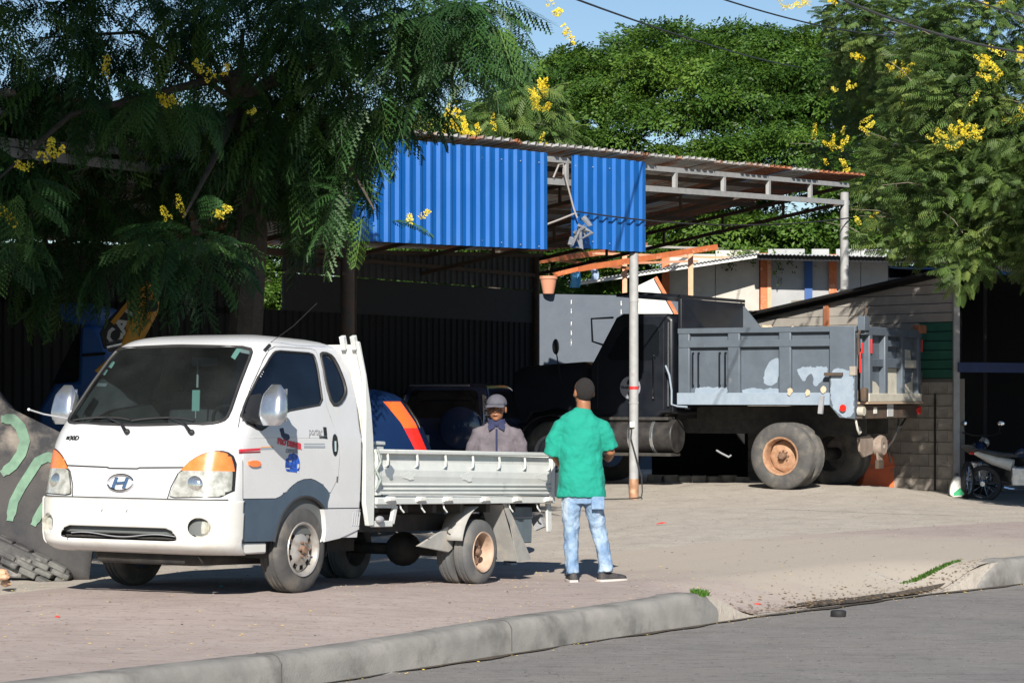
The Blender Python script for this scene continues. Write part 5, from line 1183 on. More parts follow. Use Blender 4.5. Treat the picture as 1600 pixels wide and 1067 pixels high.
# concrete ledge under the truck
m = MB(); p0 = (1.55, 42.2); n = 26; vs = []
a = Vector((2.35, 41.6, 0)); bq = Vector((4.0, 41.1, 0))
lg = MB()
for i in range(7):
    c = a.lerp(bq, (i+.5)/7); z = GZ(c.x, c.y); lg = MB().box((0, 0, 0), (.25, .32, .16)).build('broken_slab', M['block'], None, bevel=.02)
    lg.location = (c.x, c.y, z+.02+random.uniform(-.01, .02)); lg.rotation_euler = (random.uniform(-.05, .05), random.uniform(-.05, .05), random.uniform(-.3, .3))
    tag(lg, 'broken concrete piece in the row lying under the dump truck', 'concrete piece', 'broken concrete pieces under the dump truck')
# ------------------------------------------------------------------ people
def loft(m, rows, n=16, cap=True):
    "rows: (centre, rx, ry[, side axis]) rings; ring plane is square to the path"
    cs = [Vector(r[0]) for r in rows]; k = len(rows); vs = []
    for i, r in enumerate(rows):
        d = (cs[min(i+1, k-1)]-cs[max(i-1, 0)]).normalized(); x = Vector(r[3]) if len(r) > 3 else Vector((1, 0, 0))
        x = (x-d*x.dot(d))
        if x.length < .05: x = Vector((0, 1, 0))-d*d.y
        x.normalize(); y = d.cross(x)
        for j in range(n):
            a = 2*math.pi*j/n; vs.append(cs[i]+x*math.cos(a)*r[1]+y*math.sin(a)*r[2])
    fs = [(i*n+j, i*n+(j+1) % n, (i+1)*n+(j+1) % n, (i+1)*n+j) for i in range(k-1) for j in range(n)]
    if cap: fs += [tuple(range(n))[::-1], tuple(range((k-1)*n, k*n))]
    return m.add(vs, fs)
def flesh(m, name, mat, parent, vox=.009, sm=4, noise=0, nsc=.12):
    o = m.build(name, mat, parent, smooth=True, ang=180)
    r = o.modifiers.new('remesh', 'REMESH'); r.mode = 'VOXEL'; r.voxel_size = vox; r.use_smooth_shade = True
    s = o.modifiers.new('smooth', 'SMOOTH'); s.factor = .6; s.iterations = sm
    if noise:
        t = bpy.data.textures.new(name+'_folds', 'CLOUDS'); t.noise_scale = nsc; t.noise_depth = 2
        d = o.modifiers.new('folds', 'DISPLACE'); d.texture = t; d.strength = noise; d.mid_level = .5; d.texture_coords = 'LOCAL'
    return o
def head(m, c, yaw=0, tilt=0, s=1.0):
    "head facing -Y before yaw; c is the middle of the head"
    Mx = Matrix.Translation(c) @ Euler((tilt, 0, yaw)).to_matrix().to_4x4()
    t = lambda p: tuple(Mx @ (Vector(p)*s))
    def ball(p, r, **k):
        q = MB().ball(p, r, **k); m.add([t(v) for v in q.v], q.f)
    ball((0, .012, .025), (.076, .094, .088), n=20, m=14); ball((0, -.025, -.03), (.060, .066, .080), n=18, m=12)
    ball((0, -.058, -.078), (.030, .028, .026)); ball((0, -.095, -.012), (.013, .017, .020)); ball((0, -.088, .010), (.010, .010, .03))
    ball((0, -.084, -.048), (.026, .012, .009)); ball((0, -.072, .028), (.055, .024, .012))
    for sx in (-1, 1): ball((sx*.078, .015, -.008), (.011, .02, .032)); ball((sx*.045, -.062, -.02), (.022, .02, .018))
    return t, Mx
def hand(m, w, d, up, side, curl=.8, s=1.0):
    "palm and five bent fingers from wrist w pointing along d; up = back of the hand"
    w = Vector(w); d = Vector(d).normalized(); u = Vector(up); u = (u-d*u.dot(d)).normalized(); x = d.cross(u)*side
    loft(m, [(w-d*.01, .027, .020, x), (w+d*.04, .038, .016, x), (w+d*.085, .040, .014, x)], 12)
    for i, (ox, L) in enumerate(((-.030, .068), (-.010, .078), (.010, .074), (.029, .058))):
        p = w+d*.078+x*ox; q = [p]; a = 0
        for k in range(3):
            a += curl*(.35+.25*k); q.append(q[-1]+(d*math.cos(a)-u*math.sin(a))*L*(.45, .32, .25)[k])
        m.tube(q, [.0095, .009, .0082, .007], 8)
    p = w+d*.025-x*.030
    m.tube([p, p-x*.022+d*.022-u*.006, p-x*.030+d*.048-u*.014, p-x*.026+d*.068-u*.024], [.014, .0115, .010, .008], 8)
M['skin'] = pm('dark_brown_skin', (.25, .11, .055), (.30, .135, .07), sc=14, rough=.45, spec=.4)
M['hair'] = pm('short_black_hair', (.014, .012, .012), (.03, .025, .025), sc=160, rough=.9, bump=1, bs=300)
M['green'] = M.get('green'); M['tee'] = pm('bright_green_cotton', (.004, .23, .17), (.005, .26, .19), sc=5, rough=.9, bump=.55, bs=16)
def jeans_mat():
    m = pm('washed_blue_jeans', (.12, .21, .36), (.25, .35, .47), sc=6, rough=.9, lo=.40, hi=.62, dirt=(.46, .54, .62), dsc=4.2, streak=(1, 1, .45), dlo=.50, dhi=.66, bump=.4, bs=60, det=9)
    return m
M['jeans'] = jeans_mat(); M['shoe'] = pm('dark_grey_trainers', (.03, .028, .03), (.06, .055, .055), sc=20, rough=.7); M['sole'] = pm('worn_pale_sole', (.50, .46, .43), rough=.8)
def shoe(parent, c, yaw, L=.29, pitch=0):
    rows = []
    m = MB(); Mx = Matrix.Translation(c) @ Euler((pitch, 0, yaw)).to_matrix().to_4x4()
    for y, w_, h_ in ((-.07, .030, .055), (-.05, .038, .075), (0, .040, .085), (.05, .041, .062), (.11, .046, .050), (.17, .044, .040), (.205, .030, .030)):
        for j in range(12):
            a = 2*math.pi*j/12; z = .022+max(0, math.sin(a))*h_+min(0, math.sin(a))*.008; rows.append(Mx @ Vector((w_*math.cos(a), y, z)))
    m.add(rows, [(i*12+j, i*12+(j+1) % 12, (i+1)*12+(j+1) % 12, (i+1)*12+j) for i in range(6) for j in range(12)]+[tuple(range(12))[::-1], tuple(range(72, 84))])
    s = m.build('shoe', M['shoe'], parent, smooth=True, ang=70)
    m = MB(); pl = [(-.035, -.075), (.035, -.075), (.045, 0), (.047, .11), (.045, .17), (.025, .215), (-.025, .215), (-.045, .17), (-.047, .11), (-.045, 0)]
    m.add([Mx @ Vector((x*1.05, y, z)) for z in (0, .026) for x, y in pl], [tuple(range(10))[::-1], tuple(range(10, 20))]+[(i, (i+1) % 10, 10+(i+1) % 10, 10+i) for i in range(10)])
    m.build('sole', M['sole'], s, bevel=.004)
def green_man():
    x, y = .64, 21.05; z0 = GZ(x, y)
    T = thing('person', 'man in a bright green t-shirt and washed blue jeans, walking away beside the truck bed', 'person', (x, y, z0))
    # body: local x = picture right, y = away, z up
    m = MB(); t, Mx = head(m, (-.02, .0, 1.640), yaw=math.pi+.35, tilt=0, s=1.08)
    loft(m, [((-.02, 0, 1.36), .07, .065), ((-.02, 0, 1.46), .062, .062), ((-.02, 0, 1.56), .060, .062), ((-.02, .0, 1.60), .05, .05)], 16)
    loft(m, [((-.03, 0, .80), .15, .10), ((-.03, 0, .95), .155, .11), ((-.035, 0, 1.1), .14, .10), ((-.04, 0, 1.25), .155, .09), ((-.04, 0, 1.36), .13, .06), ((-.03, 0, 1.42), .06, .05)], 18)
    la = [(-.20, 0, 1.38), (-.25, .02, 1.22), (-.265, .05, 1.08), (-.19, .22, .98), (-.13, .30, .98)]
    ra = [(.13, 0, 1.38), (.19, .0, 1.24), (.215, .02, 1.12), (.20, .17, 1.055), (.17, .26, 1.08)]
    for a, sd in ((la, -1), (ra, 1)):
        loft(m, [(a[0], .05, .05), (a[1], .046, .046), (a[2], .040, .040), (Vector(a[2]).lerp(Vector(a[3]), .4), .038, .036), (a[3], .028, .024), (a[4], .024, .020)], 12)
        hand(m, a[4], Vector(a[4])-Vector(a[3]), (0, 0, 1), sd, .9)
    body = flesh(m, 'body', M['skin'], T, .008, 3)
    # hair cap, close-cropped
    h = MB(); 
    q = MB().ball((0, .024, .022), (.0785, .087, .0955), n=26, m=20); 
    keep = lambda v: True
    h.add([t((vx*(1 if vz > -.02 else 1-.9*(-.02-vz)), vy, max(vz, -.068+(.095 if vy < .005 else 0)))) for vx, vy, vz in q.v], q.f)
    h.build('hair', M['hair'], T, smooth=True, ang=180)
    # t-shirt
    m = MB()
    loft(m, [((-.035, 0, .735), .215, .140), ((-.035, 0, .80), .21, .138), ((-.04, .0, .95), .200, .135), ((-.045, 0, 1.10), .192, .130), ((-.045, 0, 1.24), .196, .128), ((-.04, 0, 1.34), .200, .118), ((-.035, 0, 1.405), .192, .102), ((-.03, 0, 1.435), .145, .095), ((-.025, 0, 1.465), .094, .088), ((-.022, 0, 1.495), .070, .074)], 28)
    loft(m, [((-.12, 0, 1.36), .075, .075), ((-.215, .0, 1.335), .078, .075), ((-.255, .01, 1.25), .078, .074), ((-.278, .02, 1.16), .080, .076), ((-.290, .03, 1.10), .082, .078)], 20)
    loft(m, [((.06, 0, 1.36), .075, .075), ((.145, .0, 1.335), .074, .072), ((.180, .0, 1.26), .070, .07), ((.205, .01, 1.19), .070, .07), ((.215, .02, 1.155), .072, .07)], 20)
    flesh(m, 'tshirt', M['tee'], T, .009, 5, noise=.045, nsc=.13)
    # jeans
    m = MB()
    loft(m, [((-.035, 0, .68), .165, .115), ((-.035, 0, .76), .172, .118), ((-.035, 0, .86), .165, .11)], 22)
    loft(m, [((-.115, 0, .80), .09, .105), ((-.125, .0, .66), .088, .098), ((-.13, .0, .48), .070, .080), ((-.128, -.01, .30), .062, .068), ((-.12, -.03, .14), .060, .064), ((-.115, -.04, .075), .064, .068)], 18)
    loft(m, [((.045, 0, .80), .09, .105), ((.065, .02, .66), .086, .095), ((.105, .05, .47), .070, .078), ((.145, .03, .30), .062, .068), ((.165, .0, .15), .060, .063), ((.17, -.01, .085), .065, .068)], 18)
    flesh(m, 'jeans', M['jeans'], T, .009, 3, noise=.030, nsc=.07)
    shoe(T, (-.115, -.05, -.0), .12); shoe(T, (.17, .0, .0), -1.0)
    MB().box((.10, -.118, .69), (.11, .012, .11), (-.05, 0, 0)).build('back_pocket', M['jeans'], T, bevel=.004)
    return T
green_man()
def cap_man():
    Y = 23.7; x = (776-800)*Y/FP; z0 = GZ(x, Y); H = ZZ(617, Y)-z0
    T = thing('person', 'man in grey cap and grey shirt with navy collar, standing behind the flatbed', 'person', (x, Y, z0)); 
    k = H/1.70
    m = MB(); hc = (0, -.03, H-.135)
    t, Mx = head(m, hc, yaw=-.12, tilt=.06, s=1.12)
    loft(m, [((0, .0, H-.36), .07, .065), ((0, -.0, H-.27), .055, .055), ((0, -.02, H-.17), .052, .052)], 16)
    loft(m, [((0, 0, .80), .15, .10), ((0, 0, 1.0), .14, .10), ((0, 0, H-.45), .165, .10), ((0, 0, H-.36), .15, .09), ((0, 0, H-.30), .07, .06)], 18)
    for s in (-1, 1):
        loft(m, [((s*.17, 0, H-.36), .05, .05), ((s*.22, 0, H-.50), .046, .046), ((s*.235, .02, H-.66), .04, .04), ((s*.20, -.10, H-.78), .036, .034), ((s*.15, -.20, H-.83), .026, .023)], 12)
        hand(m, (s*.15, -.20, H-.83), (-s*.3, -1, -.3), (0, 0, 1), s, .7)
    flesh(m, 'body', M['skin'], T, .0065, 2)
    for s in (-1, 1):
        e = MB().ball(t((s*.030, -.082, .006)), (.0095, .007, .0045), 10, 8).build('eye', pm('eye_white', (.6, .55, .5), rough=.3) if s < 0 else bpy.data.materials['eye_white'], T, smooth=True)
        MB().ball(t((s*.030, -.0905, .006)), (.0042, .003, .0042), 8, 6).build('iris', M['blk'], e, smooth=True)
    MB().ball(t((0, -.0955, -.050)), (.020, .006, .004), 10, 6).build('mouth', pm('lips', (.12, .035, .03), rough=.5), T, smooth=True)
    q = MB().ball((0, .02, .03), (.079, .090, .085), n=20, m=12); h = MB(); h.add([t((a, b, max(c, -.035+(.09 if b < -.02 else 0)))) for a, b, c in q.v], q.f); h.build('hair', M['hair'], T, smooth=True, ang=180)
    # cap
    cm = pm('grey_cap_cloth', (.10, .10, .125), (.075, .075, .095), sc=20, rough=.9, bump=.2, bs=90)
    c = MB(); q = MB().ball((0, .012, .045), (.090, .106, .082), n=24, m=14); c.add([t((a, b, max(z, .035))) for a, b, z in q.v], q.f); cp_ = c.build('cap', cm, T, smooth=True, ang=60)
    br = MB(); vs = []
    for i in range(9):
        a = -1.1+2.2*i/8; vs += [t((.088*math.sin(a), -.085*math.cos(a)*1.0, .046)), t((.092*math.sin(a), -.10-.075*math.cos(a), .030-.012*abs(math.sin(a))))]
    br.add(vs, [(2*i, 2*i+1, 2*i+3, 2*i+2) for i in range(8)]).build('brim', cm, cp_, smooth=True, solid=.006)
    # shirt
    m = MB()
    loft(m, [((0, 0, .72), .19, .13), ((0, 0, .95), .185, .13), ((0, 0, H-.55), .195, .128), ((0, 0, H-.42), .205, .118), ((0, 0, H-.345), .175, .10), ((0, 0, H-.29), .125, .085), ((0, -.01, H-.25), .078, .072)], 26)
    for s in (-1, 1): loft(m, [((s*.10, 0, H-.36), .07, .07), ((s*.185, 0, H-.385), .074, .072), ((s*.225, 0, H-.48), .068, .066), ((s*.245, .02, H-.62), .062, .06), ((s*.24, -.02, H-.70), .058, .055), ((s*.20, -.12, H-.79), .05, .047)], 18)
    flesh(m, 'shirt', pm('grey_work_shirt', (.115, .10, .115), (.17, .15, .17), sc=7, rough=.9, bump=.3, bs=120, dirt=(.08, .075, .09), dsc=4), T, .008, 3, noise=.03, nsc=.11)
    nv = pm('navy_collar', (.02, .025, .07), rough=.9)
    m = MB(); loft(m, [((0, -.005, H-.300), .098, .086), ((0, -.012, H-.268), .084, .078), ((0, -.015, H-.232), .074, .072)], 24, cap=False); m.build('collar', nv, T, smooth=True, solid=.008)
    for s in (-1, 1): MB().add([(s*.016, -.108, H-.318), (s*.030, -.094, H-.275), (s*.070, -.072, H-.270), (s*.084, -.094, H-.305), (s*.072, -.118, H-.350)], [(0, 1, 2, 3, 4)]).build('collar_flap', nv, T, solid=.010)
    MB().tube([(0, -.108, H-.33), (0, -.124, H-.40), (0, -.137, H-.5), (0, -.138, H-.6), (0, -.14, .9)], .011, 6).build('button_placket', nv, T)
    # trousers, shoes
    m = MB(); loft(m, [((0, 0, .66), .15, .11), ((0, 0, .85), .15, .11)], 18)
    for s in (-1, 1): loft(m, [((s*.08, 0, .78), .085, .10), ((s*.10, 0, .45), .065, .075), ((s*.11, 0, .08), .058, .062)], 16)
    flesh(m, 'trousers', pm('dark_trousers', (.02, .022, .03), rough=.9), T, .012, 2)
    shoe(T, (-.11, 0, 0), math.pi-.2); shoe(T, (.12, 0, 0), math.pi+.2)
cap_man()
# ------------------------------------------------------------------ vehicles in the shade of the shed
def car_body(T, tab, glasses, paint, off=0, n=170, q=4.5, qr=4.5, dz=.03, side=(), rear=(), front=(), z0=.3, z1=1.6):
    sh = Shell(tab, q=q, qr=qr); sd = [g for k, g in glasses if k == 's']; re_ = [g for k, g in glasses if k == 'r']; fr_ = [g for k, g in glasses if k == 'f']
    B = sh.mesh(z0, z1, dz, n, side=sd+list(side), front=fr_+list(front), rear=re_+list(rear)).build('body', paint, T, smooth=True, fix=False)
    for k, g in glasses:
        if k == 's':
            for s in (-1, 1): patch(g, side_fn(sh, s), off=-.006, step=.05, skirt=.004).build('side_window', M['glassblk'], T, smooth=True)
        if k == 'r': patch(g, rear_fn(sh), off=-.006, step=.05, skirt=.004).build('rear_window', M['glassblk'], T, smooth=True)
        if k == 'f': patch(g, front_fn(sh), off=-.006, step=.05, skirt=.004).build('windscreen', M['glassblk'], T, smooth=True)
    return sh
M['crvpaint'] = pm('dark_blue_car_paint', (.014, .026, .07), (.018, .032, .08), sc=3, rough=.2, coat=.8)
M['navycar'] = pm('navy_car_paint', (.004, .015, .055), (.005, .018, .06), sc=3, rough=.8, rv=.05, spec=.04)
def suv():
    p = P(696, 0, 39.0)
    T = thing('suv', 'dark blue off-roader seen from behind with covered spare wheel, parked inside the shed', 'car', (p.x-.1, 39.0, GZ(p.x, 39)), (0, 0, R(-14)))
    # rear faces the camera: local -y is the tail
    tab = [(.30, .80, 4.3, .0, .4, .12), (.55, .86, 4.42, -.03, .4, .12), (.95, .87, 4.40, 0, .45, .12), (1.05, .865, 4.3, .03, .8, .12), (1.15, .84, 3.2, .08, .8, .14), (1.45, .74, 2.8, .22, .7, .16), (1.62, .68, 2.5, .32, .6, .16), (1.68, .60, 2.3, .42, .5, .2), (1.70, .45, 2.0, .6, .4, .2)]
    rw = rounded([(-.66, 1.13), (.66, 1.13), (.55, 1.58), (-.55, 1.58)], 1); sw = rounded([(.45, 1.12), (2.7, 1.12), (2.3, 1.55), (.6, 1.55)], 1)
    arch = [circ(.85, .34, .39, 30), circ(3.5, .34, .39, 30)]
    sh = car_body(T, tab, [('r', rw), ('s', sw)], M['crvpaint'], side=arch, z1=1.70)
    RF = rear_fn(sh)
    for s in (-1, 1):
        # tall chrome-edged tail lamps
        L = patch(rounded([(s*.84, .86), (s*.76, .86), (s*.70, 1.20), (s*.64, 1.50), (s*.69, 1.50), (s*.80, 1.15)][::s], 1, .02), RF, off=.012, step=.02, skirt=.02).build('tail_lamp', M['lampclear'], T, smooth=True)
        q = RF(np.array([s*.735, s*.70, s*.645]), np.array([.90, 1.2, 1.50]), .02); MB().tube([tuple(v) for v in q], .02, 6).build('chrome_edge', M['chrome'], L, smooth=True)
        for z in (1.05, 1.12, 1.33): q = RF(np.array([s*.77]), np.array([z]), .02)[0]; MB().ball(tuple(q), (.03, .01, .018), 8, 6).build('reflector', M['chrome'], L)
        for y in (.85, 3.5): wheel(T, (s*.84, y, .34), .34, .21, .2, s, M['tyre'], M['rimsilver'], holes=5, dish=.03, far=False)
    MB().box((0, -.10, .50), (1.66, .20, .22)).build('rear_bumper', M['blk'], T, bevel=.05, segs=3)
    sp = MB().lathe([(.001, -.34), (.28, -.335), (.335, -.30), (.345, -.20), (.34, -.12), (.001, -.12)], 36, (.42, 0, .98), 'y').build('spare_wheel_cover', M['crvpaint'], T, smooth=True)
    text_mesh('cover_lettering', 'CR-V', .09, M['chrome'], sp, frame_mtx((.50, -.345, 1.02), (1, 0, 0), (0, 0, 1)), .002, bold=.001)
    text_mesh('model_lettering', 'CR-V', .085, M['chrome'], T, frame_mtx((-.42, -.035, .98), (1, 0, 0), (0, 0, 1)), .003, bold=.001)
    text_mesh('bumper_lettering', 'CR-V', .06, M['white'], T, frame_mtx((.02, -.215, .53), (1, 0, 0), (0, 0, 1)), .002, bold=.001)
    pl = MB().box((-.30, -.06, .78), (.30, .02, .16)).build('number_plate', pm('blue_white_plate', (.28, .40, .55), (.4, .5, .6), sc=30, rough=.5), T, bevel=.004)
    text_mesh('plate_lettering', 'A 710246', .068, pm('plate_ink', (.02, .04, .1)), pl, frame_mtx((-.30, -.072, .77), (1, 0, 0), (0, 0, 1)), .001, bold=.0015)
    MB().box((0, .02, 1.655), (1.0, .05, .02)).build('spoiler_edge', M['chrome_dull'], T, bevel=.005)
    MB().tube([(-.12, -.16, .62), (-.12, -.30, .60), (-.12, -.34, .66)], .025, 8).build('tow_hook', M['zincrust'], T, smooth=True)
M['lampclear'] = pm('chrome_edged_lamp', (.55, .6, .68), (.06, .07, .1), sc=26, rough=.12, coat=1, metal=.6, lo=.48, hi=.52)
M['lampdark'] = pm('smoky_tail_lamp', (.10, .11, .14), (.25, .03, .04), sc=14, rough=.12, coat=1, metal=.2)
suv()
def hatch():
    # side and tail of a small van-like car behind the flatbed; local +y is its tail, it stands side on
    p = P(664, 0, 28.2)
    T = thing('parked_car', 'navy blue car with tall orange-red tail lamp, mostly hidden behind the white truck', 'car', (p.x+.10, 28.3, GZ(p.x, 28)), (0, 0, R(91)))
    tab = [(.28, .80, 4.2, .05, .6, .16), (.55, .86, 4.3, -.0, .6, .18), (.95, .865, 4.25, .03, .7, .20), (1.10, .85, 4.0, .09, .9, .22), (1.28, .82, 3.3, .16, .9, .25), (1.52, .73, 2.7, .32, .8, .3), (1.62, .62, 2.4, .5, .6, .3), (1.66, .45, 2.1, .7, .5, .3)]
    sw = rounded([(1.5, 1.22), (3.1, 1.18), (2.5, 1.56), (1.5, 1.56)], 1); rw = rounded([(-.6, 1.22), (.6, 1.22), (.5, 1.54), (-.5, 1.54)], 1)
    sh = car_body(T, tab, [('s', sw), ('r', rw)], M['navycar'], side=[circ(.8, .33, .37, 30), circ(3.4, .33, .37, 30)], z1=1.66)
    for s in (-1, 1):
        F = side_fn(sh, s)
        lp = [(.03, .70), (.10, .70), (.20, 1.0), (.36, 1.30), (.30, 1.32), (.12, 1.0)]
        for a, b_, mt, nm in ((.78, 1.22, 'redlens', 'tail_lamp'), (1.22, 1.52, 'orangered', 'indicator_lamp')):
            m = MB(); n = 12; pts = []
            for i in range(n+1):
                z = a+(b_-a)*i/n; w, yf, yr, df, dr = [float(v) for v in sh.row(z)]
                for e in (.42, .66, .90):
                    th = e*math.pi/2; x = w*math.sin(th)**(2/sh.qr); y = yr+dr-dr*math.cos(th)**(2/sh.p)
                    pts.append((s*(x+.008), y-.012, z))
            m.add(pts, [(3*i+j, 3*i+j+1, 3*i+j+4, 3*i+j+3) for i in range(n) for j in range(2)]).build(nm, M[mt], T, smooth=True)
        for y in (.8, 3.4): wheel(T, (s*.83, y, .33), .33, .2, .2, s, M['tyre'], M['rimsilver'], holes=5, far=False)
    MB().box((0, -.02, .45), (1.6, .16, .22)).build('rear_bumper', M['navycar'], T, bevel=.05, segs=3)
hatch()
# ---------------- yellow excavator arm at the left of the shed
M['yellow'] = pm('machine_yellow', (.72, .34, .03), (.60, .26, .02), sc=6, rough=.5, dirt=(.25, .12, .04), dsc=7, dlo=.6, dhi=.75)
def excavator():
    Y = 28.3; e = thing('excavator', 'yellow excavator with a black panel on its boom, standing in the shade at the left', 'excavator', (0, 0, 0))
    def W(px, py): q = P(px, py, Y); return (q.x, q.z)
    MB().prism([W(*p) for p in ((222, 446), (232, 440), (246, 470), (244, 488), (212, 548), (170, 590), (150, 580), (188, 545), (214, 490))], Y-.16, Y+.16, 'y').build('boom', M['yellow'], e, bevel=.015)
    MB().prism([W(*p) for p in ((170, 500), (214, 458), (232, 450), (218, 484), (196, 540), (164, 545), (158, 520))], Y-.11, Y+.11, 'y').build('boom_side', M['blk'], e, bevel=.01)
    MB().beam(P(176, 505, Y-.12), P(206, 468, Y-.12), .05, .05).build('pipe', M['yellow'], e)
    MB().cyl(P(168, 542, Y-.1), P(196, 536, Y-.1), .06).build('ram', M['chrome_dull'], e, smooth=True)
    MB().cyl(P(238, 478, Y-.22), P(238, 478, Y+.22), .07).build('boom_pin', M['blk'], e)
    a = Vector((P(191, 509, Y-.115))); ang = R(58)
    a.y = Y-.113
    text_mesh('boom_lettering', 'CAT', .25, M['white'], e, Matrix.Translation((a.x, a.y, a.z)) @ Matrix.Rotation(R(90), 4, 'X') @ Matrix.Rotation(ang, 4, 'Z'), .002, bold=.008)
    q = [W(201, 500), W(209, 503), W(198, 520)]; MB().prism(q, Y-.118, Y-.114, 'y').build('boom_mark', M['yellow'], e)
    x0 = W(262, 0)[0]; g = GZ(x0, Y+1)
    c = MB().box((x0-.2, Y+1.2, g+1.15), (1.0, 1.4, 1.3)).build('cabin', M['yellow'], e, bevel=.06)
    MB().box((x0-.2, Y+.485, g+1.25), (.8, .02, .8)).build('cabin_window', M['glassblk'], c)
    MB().box((x0+.9, Y+1.6, g+1.2), (1.3, 1.9, .8)).build('engine_cover', M['yellow'], e, bevel=.08)
    for y in (Y+.5, Y+2.3):
        MB().prism(rounded([(x0-1.3, g+.25), (x0-1.0, g+.02), (x0+1.4, g+.02), (x0+1.7, g+.25), (x0+1.4, g+.75), (x0-1.0, g+.75)], 2, .15), y-.22, y+.22, 'y').build('track', M['dark'], e)
excavator()
# ---------------- blue truck cab in the dark
def bluecab():
    M['cabblue'] = pm('deep_blue_paint', (.02, .10, .34), (.025, .12, .38), sc=3, rough=.5)
    Y = 30.5; p = P(138, 620, Y); T = thing('blue_lorry', 'blue lorry cab with a roof visor, standing in the dark behind the graffiti slab', 'lorry', (0, 0, 0))
    def W(px, py): q = P(px, py, Y); return (q.x, q.z)
    c = MB().prism([W(*q) for q in ((125, 505), (150, 510), (163, 535), (172, 565), (176, 640), (174, 720), (60, 720), (60, 640), (84, 600), (122, 596))], Y, Y+1.8, 'y').build('cab', M['cabblue'], T, bevel=.05)
    MB().prism(rounded([W(*q) for q in ((91, 474), (140, 472), (156, 482), (155, 500), (140, 510), (108, 506), (91, 496))], 1), Y-.1, Y+1.8, 'y').build('roof_visor', M['cabblue'], T, bevel=.05)
    MB().prism([W(*q) for q in ((80, 600), (124, 510), (132, 512), (134, 590), (128, 598))], Y+.05, Y+1.7, 'y').build('windscreen', M['glassblk'], T)
    for y in (Y+.15, Y+1.6): MB().lathe([(.3, -.1), (.48, -.1), (.5, 0), (.48, .1), (.3, .1)], 30, (W(110, 0)[0], y, GZ(-5, Y)+.5), 'y', close=True).build('wheel', M['tyre'], T, smooth=True)
    MB().tube([P(128, 555, Y-.03), P(165, 552, Y-.03)], .02, 6).build('door_rail', M['blk'], T)
bluecab()
